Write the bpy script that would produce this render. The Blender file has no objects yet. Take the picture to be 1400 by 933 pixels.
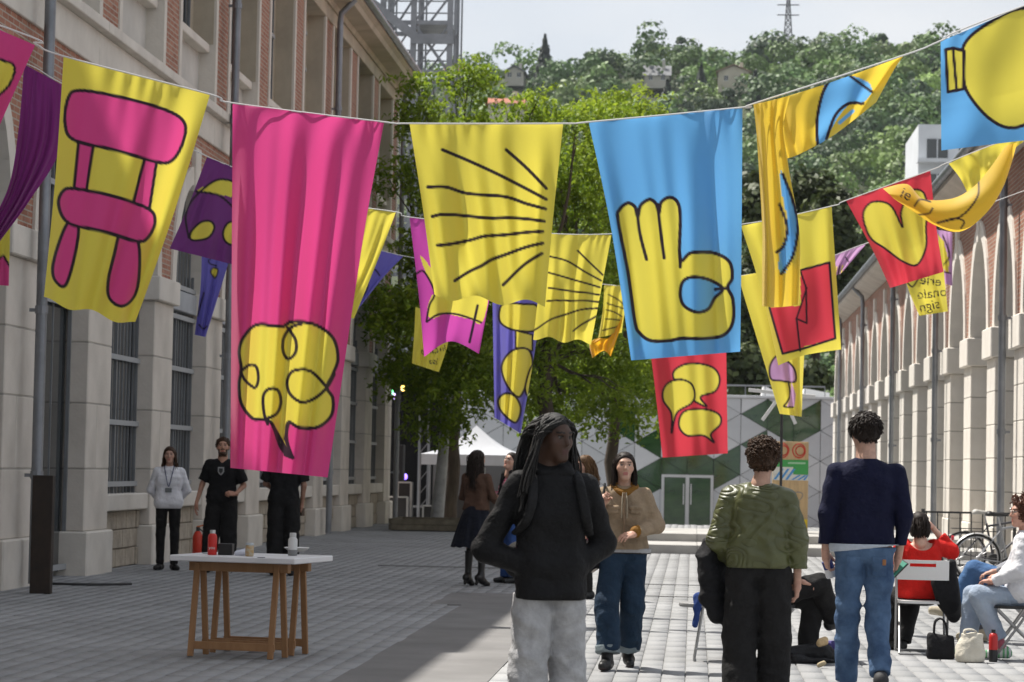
import bpy, bmesh, math, random
import numpy as np
from mathutils import Vector, Matrix
random.seed(7); rng = np.random.default_rng(7)
S = bpy.context.scene
COL = S.collection

# ---------------------------------------------------------------- camera
FPX = 3500.0
CAMZ = 1.5
def cam_axes():
    d = np.array([247.0, -176.5, -FPX]); d /= np.linalg.norm(d)       # world +Y in camera axes
    r = 0.0165
    u = np.array([math.sin(r), math.cos(r), 0.0]); u -= u.dot(d)*d; u /= np.linalg.norm(u)
    x = np.cross(d, u)
    return np.stack([x, d, u], 0)            # rows: camera-space images of world X, Y, Z ; world = A @ cam
A = cam_axes()
cd = bpy.data.cameras.new('camera'); cam = bpy.data.objects.new('camera', cd); COL.objects.link(cam)
Mx = Matrix([list(A[0])+[0], list(A[1])+[0], list(A[2])+[CAMZ], [0, 0, 0, 1]])
cam.matrix_world = Mx
cd.sensor_width = 36; cd.lens = FPX/1400*36; cd.clip_start = 0.5; cd.clip_end = 8000
cd.dof.use_dof = True; cd.dof.focus_distance = 18.5; cd.dof.aperture_fstop = 6.3
S.camera = cam
def P(px, py, Y):                              # picture point at depth Y (metres along the alley)
    w = A @ np.array([px-700.0, 466.5-py, -FPX]); w = w*(Y/w[1]); return np.array([w[0], w[1], w[2]+CAMZ])
def G(px, py, z=0.0):                          # picture point on the ground
    w = A @ np.array([px-700.0, 466.5-py, -FPX]); w = w*((z-CAMZ)/w[2]); return np.array([w[0], w[1], z])

# ---------------------------------------------------------------- sky, sun, exposure
W = bpy.data.worlds.new('World'); S.world = W; W.use_nodes = True
nt = W.node_tree; nt.nodes.clear()
SUN = Vector((-0.41, 0.29, 0.90)).normalized()
out = nt.nodes.new('ShaderNodeOutputWorld'); bg = nt.nodes.new('ShaderNodeBackground')
sky = nt.nodes.new('ShaderNodeTexSky'); sky.sky_type = 'NISHITA'; sky.sun_disc = False
sky.sun_elevation = math.asin(SUN.z); sky.sun_rotation = math.atan2(SUN.x, SUN.y)
sky.dust_density = 2.5; sky.air_density = 1.0
tc = nt.nodes.new('ShaderNodeTexCoord'); mp = nt.nodes.new('ShaderNodeMapping'); mp.inputs['Scale'].default_value = (1, 1, 2.6)
nz = nt.nodes.new('ShaderNodeTexNoise'); nz.inputs['Scale'].default_value = 5.0; nz.inputs['Detail'].default_value = 7; nz.inputs['Roughness'].default_value = 0.55
cr = nt.nodes.new('ShaderNodeValToRGB'); cr.color_ramp.elements[0].position = 0.30; cr.color_ramp.elements[1].position = 0.66
cr.color_ramp.elements[0].color = (0.60, 0.60, 0.60, 1); cr.color_ramp.elements[1].color = (0.97, 0.97, 0.97, 1)
mx = nt.nodes.new('ShaderNodeMix'); mx.data_type = 'RGBA'
nz2 = nt.nodes.new('ShaderNodeTexNoise'); nz2.inputs['Scale'].default_value = 3.0; nz2.inputs['Detail'].default_value = 5
cr2 = nt.nodes.new('ShaderNodeValToRGB'); cr2.color_ramp.elements[0].color = (4.3, 4.55, 4.95, 1); cr2.color_ramp.elements[1].color = (5.7, 5.8, 5.95, 1)
cr2.color_ramp.elements[0].position = 0.35; cr2.color_ramp.elements[1].position = 0.65
L = nt.links.new
L(tc.outputs['Generated'], mp.inputs[0]); L(mp.outputs[0], nz.inputs['Vector']); L(mp.outputs[0], nz2.inputs['Vector'])
L(nz.outputs['Fac'], cr.inputs[0]); L(cr.outputs[0], mx.inputs[0]); L(sky.outputs[0], mx.inputs[6]); L(nz2.outputs['Fac'], cr2.inputs[0]); L(cr2.outputs[0], mx.inputs[7])
L(mx.outputs[2], bg.inputs['Color']); bg.inputs['Strength'].default_value = 0.105; L(bg.outputs[0], out.inputs[0])
sd = bpy.data.lights.new('sun', 'SUN'); sd.energy = 5.0; sd.angle = math.radians(0.6); sd.color = (1.0, 0.955, 0.88)
so = bpy.data.objects.new('sun', sd); COL.objects.link(so)
so.rotation_euler = SUN.to_track_quat('Z', 'Y').to_euler()
S.view_settings.view_transform = 'Standard'; S.view_settings.look = 'None'; S.view_settings.gamma = 1.0
S.view_settings.use_curve_mapping = False; S.view_settings.exposure = 0.55
S.render.engine = 'CYCLES'; S.cycles.max_bounces = 6; S.cycles.diffuse_bounces = 3; S.cycles.glossy_bounces = 3
S.cycles.transmission_bounces = 4; S.cycles.transparent_max_bounces = 6; S.cycles.caustics_reflective = False; S.cycles.caustics_refractive = False
S.cycles.use_denoising = True; S.cycles.sample_clamp_indirect = 6.0

# ---------------------------------------------------------------- materials
MATS = {}
def mat(name, col, rough=0.7, var=0.0, vscale=4.0, bump=0.0, bscale=30.0, spec=0.4, metal=0.0, attr=None, trans=0.0, col2=None, coat=0.0, stretch=(1, 1, 1), rvar=0.0, sheen=0.0, bdist=0.01):
    """Principled surface; col varied by object-space noise (var towards col2 or a darker shade), fine relief by bump."""
    if name in MATS: return MATS[name]
    m = bpy.data.materials.new(name); m.use_nodes = True; n = m.node_tree.nodes; l = m.node_tree.links.new
    b = n['Principled BSDF']; b.inputs['Roughness'].default_value = rough; b.inputs['Metallic'].default_value = metal
    b.inputs['Specular IOR Level'].default_value = spec; b.inputs['Coat Weight'].default_value = coat
    if sheen: b.inputs['Sheen Weight'].default_value = sheen
    c = (*col, 1)
    tcn = n.new('ShaderNodeTexCoord'); mpn = n.new('ShaderNodeMapping'); mpn.inputs['Scale'].default_value = stretch
    l(tcn.outputs['Object'], mpn.inputs[0])
    src = None
    if attr:
        a = n.new('ShaderNodeAttribute'); a.attribute_name = attr; src = a.outputs['Color']
    if var > 0:
        z = n.new('ShaderNodeTexNoise'); z.inputs['Scale'].default_value = vscale; z.inputs['Detail'].default_value = 6; z.inputs['Roughness'].default_value = 0.62
        l(mpn.outputs[0], z.inputs['Vector'])
        rmp = n.new('ShaderNodeValToRGB'); rmp.color_ramp.elements[0].position = 0.32; rmp.color_ramp.elements[1].position = 0.68
        l(z.outputs['Fac'], rmp.inputs[0])
        if col2 is not None and not attr:
            rmp.color_ramp.elements[0].color = (*col2, 1); rmp.color_ramp.elements[1].color = c
            src = rmp.outputs[0]
        else:
            v0 = 1-var; rmp.color_ramp.elements[0].color = (v0, v0, v0, 1); rmp.color_ramp.elements[1].color = (1+var*.35,)*3+(1,)
            mu = n.new('ShaderNodeMix'); mu.data_type = 'RGBA'; mu.blend_type = 'MULTIPLY'; mu.inputs[0].default_value = 1
            if src: l(src, mu.inputs[6])
            else: mu.inputs[6].default_value = c
            l(rmp.outputs[0], mu.inputs[7]); src = mu.outputs[2]
        if rvar:
            mr = n.new('ShaderNodeMapRange'); mr.inputs[3].default_value = rough-rvar; mr.inputs[4].default_value = rough+rvar
            l(z.outputs['Fac'], mr.inputs[0]); l(mr.outputs[0], b.inputs['Roughness'])
    if src: l(src, b.inputs['Base Color'])
    else: b.inputs['Base Color'].default_value = c
    if bump > 0:
        z2 = n.new('ShaderNodeTexNoise'); z2.inputs['Scale'].default_value = bscale; z2.inputs['Detail'].default_value = 5
        l(mpn.outputs[0], z2.inputs['Vector'])
        bp = n.new('ShaderNodeBump'); bp.inputs['Strength'].default_value = bump; bp.inputs['Distance'].default_value = bdist
        l(z2.outputs['Fac'], bp.inputs['Height']); l(bp.outputs[0], b.inputs['Normal'])
    if trans > 0:
        o = n['Material Output']; t = n.new('ShaderNodeBsdfTranslucent'); ms = n.new('ShaderNodeMixShader'); ms.inputs[0].default_value = trans
        if src: l(src, t.inputs['Color'])
        else: t.inputs['Color'].default_value = c
        l(b.outputs[0], ms.inputs[1]); l(t.outputs[0], ms.inputs[2]); l(ms.outputs[0], o.inputs['Surface'])
    MATS[name] = m; return m

def brick_mat(name, axis='y'):
    m = bpy.data.materials.new(name); m.use_nodes = True; n = m.node_tree.nodes; l = m.node_tree.links.new; b = n['Principled BSDF']
    t = n.new('ShaderNodeTexCoord'); sx = n.new('ShaderNodeSeparateXYZ'); cx = n.new('ShaderNodeCombineXYZ')
    l(t.outputs['Object'], sx.inputs[0]); l(sx.outputs['Y' if axis == 'y' else 'X'], cx.inputs[0]); l(sx.outputs['Z'], cx.inputs[1])
    k = n.new('ShaderNodeTexBrick'); k.inputs['Scale'].default_value = 1.0; k.inputs['Brick Width'].default_value = 0.24; k.inputs['Row Height'].default_value = 0.075
    k.inputs['Mortar Size'].default_value = 0.009; k.inputs['Color1'].default_value = (0.30, 0.115, 0.07, 1); k.inputs['Color2'].default_value = (0.42, 0.20, 0.13, 1); k.inputs['Mortar'].default_value = (0.42, 0.37, 0.31, 1)
    k.inputs['Bias'].default_value = -0.1
    l(cx.outputs[0], k.inputs['Vector'])
    z = n.new('ShaderNodeTexNoise'); z.inputs['Scale'].default_value = 1.3; z.inputs['Detail'].default_value = 6; l(t.outputs['Object'], z.inputs['Vector'])
    r = n.new('ShaderNodeValToRGB'); r.color_ramp.elements[0].color = (0.72, 0.72, 0.72, 1); r.color_ramp.elements[1].color = (1.15, 1.12, 1.1, 1); l(z.outputs['Fac'], r.inputs[0])
    mu = n.new('ShaderNodeMix'); mu.data_type = 'RGBA'; mu.blend_type = 'MULTIPLY'; mu.inputs[0].default_value = 1
    l(k.outputs['Color'], mu.inputs[6]); l(r.outputs[0], mu.inputs[7]); l(mu.outputs[2], b.inputs['Base Color']); b.inputs['Roughness'].default_value = 0.85
    bp = n.new('ShaderNodeBump'); bp.inputs['Strength'].default_value = 0.6; bp.inputs['Distance'].default_value = 0.01; bp.invert = True
    l(k.outputs['Fac'], bp.inputs['Height']); l(bp.outputs[0], b.inputs['Normal'])
    MATS[name] = m; return m

# ---------------------------------------------------------------- objects
ORG = {}
def link(o, parent=None, org=(0, 0, 0)):
    """org = where the object's own origin stands in the world"""
    COL.objects.link(o); org = np.array(org, float)
    if parent is not None:
        o.parent = parent; o.location = org-ORG[parent.name]
    else: o.location = org
    ORG[o.name] = org
    return o
def tag(o, label=None, cat=None, group=None, kind=None):
    if label: o['label'] = label
    if cat: o['category'] = cat
    if group: o['group'] = group
    if kind: o['kind'] = kind
    return o
def empty(name, loc, label=None, cat=None, group=None, kind=None):
    o = bpy.data.objects.new(name, None); o.empty_display_size = 0.2; link(o, None, loc); return tag(o, label, cat, group, kind)
def mesh(name, v, f, m=None, smooth=False, cols=None):
    me = bpy.data.meshes.new(name)
    v = np.asarray(v, np.float32).reshape(-1, 3)
    if isinstance(f, np.ndarray):
        nf, k = f.shape
        me.vertices.add(len(v)); me.vertices.foreach_set('co', v.ravel())
        me.loops.add(nf*k); me.loops.foreach_set('vertex_index', f.astype(np.int32).ravel())
        me.polygons.add(nf); me.polygons.foreach_set('loop_start', np.arange(0, nf*k, k, dtype=np.int32))
        me.update(calc_edges=True)
    else:
        me.from_pydata([tuple(map(float, q)) for q in v], [], [tuple(map(int, q)) for q in f]); me.update()
    if m is not None:
        for q in (m if isinstance(m, (list, tuple)) else [m]): me.materials.append(q)
    if smooth: me.polygons.foreach_set('use_smooth', np.ones(len(me.polygons), bool))
    if cols is not None:
        a = me.color_attributes.new('col', 'FLOAT_COLOR', 'POINT')
        c = np.ones((len(v), 4), np.float32); c[:, :3] = cols; a.data.foreach_set('color', c.ravel())
    return me
def ob(name, me, parent=None, org=(0, 0, 0)):
    return link(bpy.data.objects.new(name, me), parent, org)

BOXF = [(0, 3, 2, 1), (4, 5, 6, 7), (0, 1, 5, 4), (1, 2, 6, 5), (2, 3, 7, 6), (3, 0, 4, 7)]
class MB:
    def __init__(s): s.v = []; s.f = []; s.mi = []
    def add(s, v, f, mi=0):
        o = len(s.v); s.v += [tuple(map(float, q)) for q in v]; s.f += [tuple(int(i)+o for i in q) for q in f]; s.mi += [mi]*len(f); return s
    def box(s, x0, x1, y0, y1, z0, z1, mi=0):
        return s.add([(x0, y0, z0), (x1, y0, z0), (x1, y1, z0), (x0, y1, z0), (x0, y0, z1), (x1, y0, z1), (x1, y1, z1), (x0, y1, z1)], BOXF, mi)
    def bar(s, a, b, w, h=None, up=(0, 0, 1), mi=0, w2=None, h2=None):
        """square bar from a to b"""
        a = np.array(a, float); b = np.array(b, float); h = h or w; w2 = w2 or w; h2 = h2 or h
        d = b-a; d = d/(np.linalg.norm(d)+1e-9); u = np.array(up, float)
        if abs(d.dot(u)) > .98: u = np.array([0, 1, 0.])
        x = np.cross(d, u); x /= np.linalg.norm(x); y = np.cross(x, d)
        q = [a-x*w/2-y*h/2, a+x*w/2-y*h/2, a+x*w/2+y*h/2, a-x*w/2+y*h/2, b-x*w2/2-y*h2/2, b+x*w2/2-y*h2/2, b+x*w2/2+y*h2/2, b-x*w2/2+y*h2/2]
        return s.add(q, BOXF, mi)
    def tube(s, path, rad, n=8, mi=0, cap=True, flat=1.0):
        p = [np.array(q, float) for q in path]; m = len(p)
        r = [rad]*m if np.isscalar(rad) else list(rad)
        ref = np.array([0.13, 0.21, 0.97]); V = []; F = []
        for i in range(m):
            d = p[min(i+1, m-1)]-p[max(i-1, 0)]; d = d/(np.linalg.norm(d)+1e-9)
            if i == 0:
                if abs(d.dot(ref)) > .95: ref = np.array([1., 0, 0.1])
                x = np.cross(d, ref)
            else: x = x-d*x.dot(d)
            x = x/(np.linalg.norm(x)+1e-9); y = np.cross(d, x)
            for k in range(n):
                t = 2*math.pi*k/n; V.append(p[i]+x*r[i]*math.cos(t)+y*r[i]*flat*math.sin(t))
        for i in range(m-1):
            for k in range(n): F.append((i*n+k, i*n+(k+1) % n, (i+1)*n+(k+1) % n, (i+1)*n+k))
        if cap: F.append(tuple(range(n-1, -1, -1))); F.append(tuple((m-1)*n+k for k in range(n)))
        return s.add(V, F, mi)
    def lathe(s, c, prof, n=16, mi=0):
        """prof = [(r, z)...] about the vertical through c"""
        V = []; F = []; m = len(prof)
        for r, z in prof:
            for k in range(n): t = 2*math.pi*k/n; V.append((c[0]+r*math.cos(t), c[1]+r*math.sin(t), c[2]+z))
        for i in range(m-1):
            for k in range(n): F.append((i*n+k, i*n+(k+1) % n, (i+1)*n+(k+1) % n, (i+1)*n+k))
        F.append(tuple(range(n-1, -1, -1))); F.append(tuple((m-1)*n+k for k in range(n)))
        return s.add(V, F, mi)
    def prism(s, poly, axis, a, b, mi=0):
        """poly 2-D points extruded along axis from a to b (x: poly=(y,z), y: poly=(x,z), z: poly=(x,y))"""
        mk = {'x': lambda q, t: (t, q[0], q[1]), 'y': lambda q, t: (q[0], t, q[1]), 'z': lambda q, t: (q[0], q[1], t)}[axis]
        n = len(poly); V = [mk(q, a) for q in poly]+[mk(q, b) for q in poly]
        F = [(i, (i+1) % n, n+(i+1) % n, n+i) for i in range(n)]+[tuple(range(n-1, -1, -1)), tuple(range(n, 2*n))]
        return s.add(V, F, mi)
    def build(s, name, m, parent=None, org=(0, 0, 0), smooth=False, bevel=0.0, seg=1):
        org = np.array(org, float); v = np.array(s.v)-org
        me = mesh(name, v, s.f, m, smooth)
        if len(me.materials) > 1: me.polygons.foreach_set('material_index', np.array(s.mi, np.int32))
        bm = bmesh.new(); bm.from_mesh(me); bmesh.ops.recalc_face_normals(bm, faces=bm.faces)
        if bevel: bmesh.ops.bevel(bm, geom=bm.edges[:], offset=bevel, segments=seg, affect='EDGES', clamp_overlap=True)
        bm.to_mesh(me); bm.free()
        if smooth: me.set_sharp_from_angle(angle=math.radians(45))
        return ob(name, me, parent, org)

M = dict(
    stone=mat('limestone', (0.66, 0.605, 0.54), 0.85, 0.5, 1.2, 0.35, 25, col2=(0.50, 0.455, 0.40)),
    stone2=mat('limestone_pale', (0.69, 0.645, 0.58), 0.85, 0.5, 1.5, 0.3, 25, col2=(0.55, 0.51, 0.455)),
    stoneR=mat('limestone_sunlit', (0.80, 0.755, 0.69), 0.85, 0.4, 1.5, 0.3, 25, col2=(0.68, 0.635, 0.57)),  # brighter limestone copy for the right hall, sunlight put into its colour
    mortar=mat('lime_mortar', (0.40, 0.37, 0.33), 0.9, 0.2, 3),
    plaster=mat('render_panel', (0.55, 0.53, 0.49), 0.85, 0.25, 0.8, 0.15, 30),
    beige=mat('beige_stone', (0.47, 0.41, 0.32), 0.85, 0.25, 1.0, 0.2, 30),
    rubble=mat('rubble_stone', (0.46, 0.40, 0.32), 0.9, 0.5, 3.0, 0.8, 14, col2=(0.30, 0.26, 0.21), bdist=0.03),
    panel=mat('grey_lintel', (0.36, 0.375, 0.40), 0.75, 0.2, 2.0),
    frame=mat('steel_window_frame', (0.20, 0.21, 0.22), 0.5, 0.2, 3.0),
    glass=mat('dark_window_glass', (0.035, 0.04, 0.042), 0.06, spec=0.8),
    zinc=mat('zinc_pipe', (0.25, 0.265, 0.29), 0.42, 0.3, 2.0, metal=0.55),
    dark=mat('charcoal_metal', (0.035, 0.035, 0.037), 0.5),
    rust=mat('weathered_steel', (0.045, 0.030, 0.022), 0.7, 0.5, 5.0, col2=(0.022, 0.017, 0.014)),
    tile=mat('terracotta_tile', (0.42, 0.16, 0.09), 0.85, 0.5, 2.0, col2=(0.27, 0.10, 0.06)),
    steel=mat('galvanised_steel', (0.24, 0.25, 0.265), 0.5, 0.25, 1.2, metal=0.35),
    brick=brick_mat('red_brick'),
)
# ================================================================ ground
LX, RX = -7.73, 5.35
gm = mat('ground_base', (0.19, 0.19, 0.185), 0.9, 0.3, 0.6)
ys = [-60, 69.0, 80.0, 400, 3000]; zs = [-0.012, -0.012, -1.1, -1.1, -1.1]
v = []; f = []
for y, z in zip(ys, zs): v += [(-2500, y, z), (2500, y, z)]
for i in range(4): f.append((2*i, 2*i+1, 2*i+3, 2*i+2))
ground = tag(ob('ground', mesh('ground', v, f, gm)), 'grey paved ground of the alley between the two brick buildings', 'ground', kind='structure')

def paver_material():
    m = bpy.data.materials.new('granite_paver'); m.use_nodes = True; n = m.node_tree.nodes; l = m.node_tree.links.new; b = n['Principled BSDF']
    g = n.new('ShaderNodeNewGeometry'); t = n.new('ShaderNodeTexCoord'); at = n.new('ShaderNodeAttribute'); at.attribute_name = 'col'
    z = n.new('ShaderNodeTexNoise'); z.inputs['Scale'].default_value = 0.55; z.inputs['Detail'].default_value = 6; l(g.outputs['Position'], z.inputs['Vector'])
    z2 = n.new('ShaderNodeTexNoise'); z2.inputs['Scale'].default_value = 45; z2.inputs['Detail'].default_value = 4; l(g.outputs['Position'], z2.inputs['Vector'])
    r = n.new('ShaderNodeValToRGB'); r.color_ramp.elements[0].position = .3; r.color_ramp.elements[1].position = .7
    r.color_ramp.elements[0].color = (0.80, 0.80, 0.79, 1); r.color_ramp.elements[1].color = (1.08, 1.08, 1.08, 1); l(z.outputs['Fac'], r.inputs[0])
    r2 = n.new('ShaderNodeValToRGB'); r2.color_ramp.elements[0].position = .3; r2.color_ramp.elements[1].position = .7
    r2.color_ramp.elements[0].color = (0.88, 0.88, 0.88, 1); r2.color_ramp.elements[1].color = (1.06, 1.06, 1.06, 1); l(z2.outputs['Fac'], r2.inputs[0])
    m1 = n.new('ShaderNodeMix'); m1.data_type = 'RGBA'; m1.blend_type = 'MULTIPLY'; m1.inputs[0].default_value = 1; l(at.outputs['Color'], m1.inputs[6]); l(r.outputs[0], m1.inputs[7])
    m2 = n.new('ShaderNodeMix'); m2.data_type = 'RGBA'; m2.blend_type = 'MULTIPLY'; m2.inputs[0].default_value = 1; l(m1.outputs[2], m2.inputs[6]); l(r2.outputs[0], m2.inputs[7])
    # dark worn spots (chewing gum, stains)
    vo = n.new('ShaderNodeTexVoronoi'); vo.inputs['Scale'].default_value = 1.7; l(g.outputs['Position'], vo.inputs['Vector'])
    rr = n.new('ShaderNodeValToRGB'); rr.color_ramp.elements[0].position = .035; rr.color_ramp.elements[1].position = .05
    rr.color_ramp.elements[0].color = (0.55, 0.55, 0.55, 1); rr.color_ramp.elements[1].color = (1, 1, 1, 1); l(vo.outputs['Distance'], rr.inputs[0])
    m3 = n.new('ShaderNodeMix'); m3.data_type = 'RGBA'; m3.blend_type = 'MULTIPLY'; m3.inputs[0].default_value = 1; l(m2.outputs[2], m3.inputs[6]); l(rr.outputs[0], m3.inputs[7])
    l(m3.outputs[2], b.inputs['Base Color']); b.inputs['Roughness'].default_value = 0.8; b.inputs['Specular IOR Level'].default_value = 0.3
    bp = n.new('ShaderNodeBump'); bp.inputs['Strength'].default_value = .3; bp.inputs['Distance'].default_value = .004; l(z2.outputs['Fac'], bp.inputs['Height']); l(bp.outputs[0], b.inputs['Normal'])
    return m
pm = paver_material()
STRIP = (-2.46, -1.40)
def in_strip(x, y):
    if STRIP[0] < x < STRIP[1] and y < 27.6: return True
    if STRIP[0]-.35 < x < STRIP[1] and 27.6 <= y < 30.2: return True
    if -2.0 < x < STRIP[1] and 30.2 <= y < 36: return True
    return False
# pavers run along the alley in staggered rows, 0.17 m wide
pv = []
WD, LN = 0.172, 0.56
x = LX-0.9; row = 0
while x < RX+1.2:
    yoff = rng.random()*LN
    y = 13.2+yoff-LN
    while y < 70:
        ln = LN*(0.85+0.3*rng.random())
        if not in_strip(x+WD/2, y+ln/2) and not (STRIP[1] <= x+WD/2 < STRIP[1]+.2 and y < 36): pv.append((x, x+WD, y, y+ln))
        y += ln
    x += WD; row += 1
for i in range(60):                            # pale border stones beside the smooth strip
    y = 13+i*0.62
    if y < 36: pv.append((STRIP[1], STRIP[1]+.19, y, y+.62))
pv = np.array(pv); gap = 0.0028
tone = 0.29*(0.95+0.10*rng.random(len(pv)))
bord = (np.abs(pv[:, 0]-STRIP[1]) < 1e-6); tone[bord] = 0.37
def paver_verts(a, h):
    x0, x1, y0, y1 = a[:, 0]+gap, a[:, 1]-gap, a[:, 2]+gap, a[:, 3]-gap
    b = 0.004; z1 = h; z0 = np.full_like(h, -0.011)
    top = [(x0+b, y0+b, z1), (x1-b, y0+b, z1), (x1-b, y1-b, z1), (x0+b, y1-b, z1), (x0, y0, z0), (x1, y0, z0), (x1, y1, z0), (x0, y1, z0)]
    return np.stack([np.stack(q, -1) for q in top], 1)     # n,8,3
PF = np.array([(0, 1, 2, 3), (4, 5, 1, 0), (5, 6, 2, 1), (6, 7, 3, 2), (7, 4, 0, 3)])
hh = rng.normal(0, 0.0012, len(pv))
cx = (pv[:, 0]+pv[:, 1])/2; cy = (pv[:, 2]+pv[:, 3])/2
w = np.stack([cx, cy, np.full(len(pv), -CAMZ)], 1) @ A      # camera axes
px = 700-FPX*w[:, 0]/w[:, 2]; py = 466.5+FPX*w[:, 1]/w[:, 2]
vis = (px > 0) & (px < 1400) & (py < 931)
tinted = np.stack([tone*0.99, tone, tone*1.02], 1)
score = np.where(vis, cy, 1e9); near = np.argsort(score)[:300]
is_near = np.zeros(len(pv), bool); is_near[near] = True
for i in near:
    vv = paver_verts(pv[i:i+1], hh[i:i+1])[0]; o3 = np.array([cx[i], cy[i], 0.])
    ob('paver', mesh('paver', vv-o3, PF, pm, cols=np.repeat(tinted[i:i+1], 8, 0)), ground, o3)
rest = ~is_near
vv = paver_verts(pv[rest], hh[rest]); nr = len(vv)
ff = (PF[None]+8*np.arange(nr)[:, None, None]).reshape(-1, 4)
tag(ob('paver_field', mesh('paver_field', vv.reshape(-1, 3), ff, pm, cols=np.repeat(tinted[rest], 8, 0)), ground), kind='stuff')
# smooth strip of dark fine asphalt
am = mat('fine_asphalt', (0.185, 0.18, 0.176), 0.85, 0.22, 1.2, 0.4, 120)
sm = MB()
sm.prism([(STRIP[0], 12), (STRIP[1], 12), (STRIP[1], 36), (-2.0, 36), (-2.0, 30.2), (STRIP[0]-.35, 30.2), (STRIP[0]-.35, 27.6), (STRIP[0], 27.6)], 'z', -0.011, 0.001)
sm.build('asphalt_strip', am, ground)
# drain channel across the alley; the two thin strips are painted rope shadows
for (x0, x1, y, wd) in ((-4.6, -1.9, 37.6, 0.34), (-1.0, 1.3, 30.4, .10), (-.6, 0.2, 33.5, .16)):
    MB().box(x0, x1, y, y+wd, -0.01, 0.0045).build('drain_and_shadow_strip', mat('drain_and_shadow_grey', (0.10, 0.10, 0.10), .7, .3, 8), ground)
# low two-step platform before the far plaza
plm = mat('platform_stone', (0.42, 0.41, 0.39), 0.85, 0.3, 0.8, .3, 30)
plat = tag(empty('stone_steps', (1.6, 46, 0)), 'two low pale stone steps up to the platform before the glass doors', 'steps', kind='structure')
for i, (y0, z0, z1) in enumerate(((46.0, 0.0, 0.155), (48.4, 0.155, 0.30))):
    xx = -2.4
    while xx < RX-.05:
        x1 = min(xx+1.25, RX-.02)
        MB().box(xx+.004, x1-.004, y0, 53.0, z0-.01, z1).build('step_slab', plm, plat, (xx, y0, 0)); xx = x1
# ================================================================ factory buildings
def arch_pts(y0, y1, zs, rise, n=14, grow=0.0):
    c = (y0+y1)/2; a = (y1-y0)/2+grow; b = rise+grow
    return [(c-a*math.cos(math.pi*i/n), zs+b*math.sin(math.pi*i/n)) for i in range(n+1)]
def win_grid(X, s, y0, y1, z0, z1, parent, nbar, zt, arch=None, kind='window'):
    """glass pane, frame and bars set in plane X; s = +1 when the alley lies towards +X. arch = (spring, rise)"""
    g = MB()
    if arch:
        pts = [(y0, z0)]+arch_pts(y0, y1, arch[0], arch[1])+[(y1, z0)]
        g.prism(pts, 'x', X-s*.03, X)
    else: g.box(min(X, X-s*.03), max(X, X-s*.03), y0, y1, z0, z1)
    win = g.build(kind, M['glass'], parent, (X, (y0+y1)/2, z0))
    def top(y):
        if not arch: return z1
        t = (y-(y0+y1)/2)/((y1-y0)/2); return arch[0]+arch[1]*math.sqrt(max(0, 1-t*t))
    b = MB(); Xb = X+s*0.05
    for i in range(nbar+1):
        y = y0+.02+(y1-y0-.04)*i/nbar; wd = .045 if i in (0, nbar, nbar//2) else .022
        b.box(Xb-wd/2, Xb+wd/2, y-wd/2, y+wd/2, z0, top(y)-.01)
    b.build('window_bars', M['frame'], win, (X, y0, z0))
    Xr = X+s*0.085
    for z in zt: block('transom', win, Xr-.02, Xr+.02, y0, y1, z-.035, z+.035, mat('pale_grey_paint', (0.34, 0.35, 0.36), .6), 0)
    return win
MESHC = {}
def block(name, parent, x0, x1, y0, y1, z0, z1, m, bev=0.012):
    k = (round(x1-x0, 3), round(y1-y0, 3), round(z1-z0, 3), m.name)
    org = ((x0+x1)/2, (y0+y1)/2, z0)
    if k not in MESHC:
        o = MB().box(x0, x1, y0, y1, z0, z1).build(name, m, parent, org, bevel=bev); MESHC[k] = o.data; return o
    return ob(name, MESHC[k], parent, org)
def spandrel(name, X, thick, s, y0, y1, zs, z1, rise, m, parent, yo0, yo1):
    """wall between y0..y1 from zs to z1 with an arched opening yo0..yo1"""
    a = arch_pts(yo0, yo1, zs, rise)
    xa, xb = X, X-s*thick; v = []; f = []
    n = len(a)
    for xx in (xa, xb):
        v += [(xx, p[0], p[1]) for p in a]+[(xx, p[0], z1) for p in a]+[(xx, y0, zs), (xx, y0, z1), (xx, y1, zs), (xx, y1, z1)]
    N = 2*n+4
    for q in (0, N):
        for i in range(n-1): f.append((q+i, q+i+1, q+n+i+1, q+n+i))
        f.append((q+2*n, q+0, q+n, q+2*n+1)); f.append((q+n-1, q+2*n+2, q+2*n+3, q+2*n-1))
    for i in range(n-1): f.append((i, i+1, N+i+1, N+i))
    mb = MB(); mb.add(v, f)
    return mb.build(name, m, parent, (X, (y0+y1)/2, zs))
def ring(X, s, yo0, yo1, zs, rise, w, proud, parent, depth, m):
    a = arch_pts(yo0, yo1, zs, rise, grow=-.012); b = arch_pts(yo0, yo1, zs, rise, grow=w); n = len(a)
    v = []; f = []
    for xx in (X+s*proud, X-s*depth): v += [(xx, p[0], p[1]) for p in a]+[(xx, p[0], p[1]) for p in b]
    N = 2*n
    for i in range(n-1):
        f += [(i, i+1, n+i+1, n+i), (N+i, N+n+i, N+n+i+1, N+i+1), (i, N+i, N+i+1, i+1), (n+i, n+i+1, N+n+i+1, N+n+i)]
    f += [(0, n, N+n, N), (n-1, N+n-1, N+2*n-1, 2*n-1)]
    return MB().add(v, f).build('arch_ring', m, parent, (X, (yo0+yo1)/2, zs))
def downpipe(X, s, y, z0, z1, parent):
    p = MB().tube([(X+s*.14, y, z0), (X+s*.14, y, z1-.5), (X+s*.16, y, z1-.3), (X+s*.45, y, z1)], .065, 10).build('downpipe', M['zinc'], parent, (X, y, z0), smooth=True)
    z = z0+1.2
    while z < z1-.6:
        MB().lathe((X+s*.14, y, z), [(.078, 0), (.078, .09)], 10).box(min(X, X+s*.14), max(X, X+s*.14), y-.02, y+.02, z+.02, z+.06).build('pipe_bracket', M['zinc'], p, (X, y, z)); z += 1.9

BAY = 3.97
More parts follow.
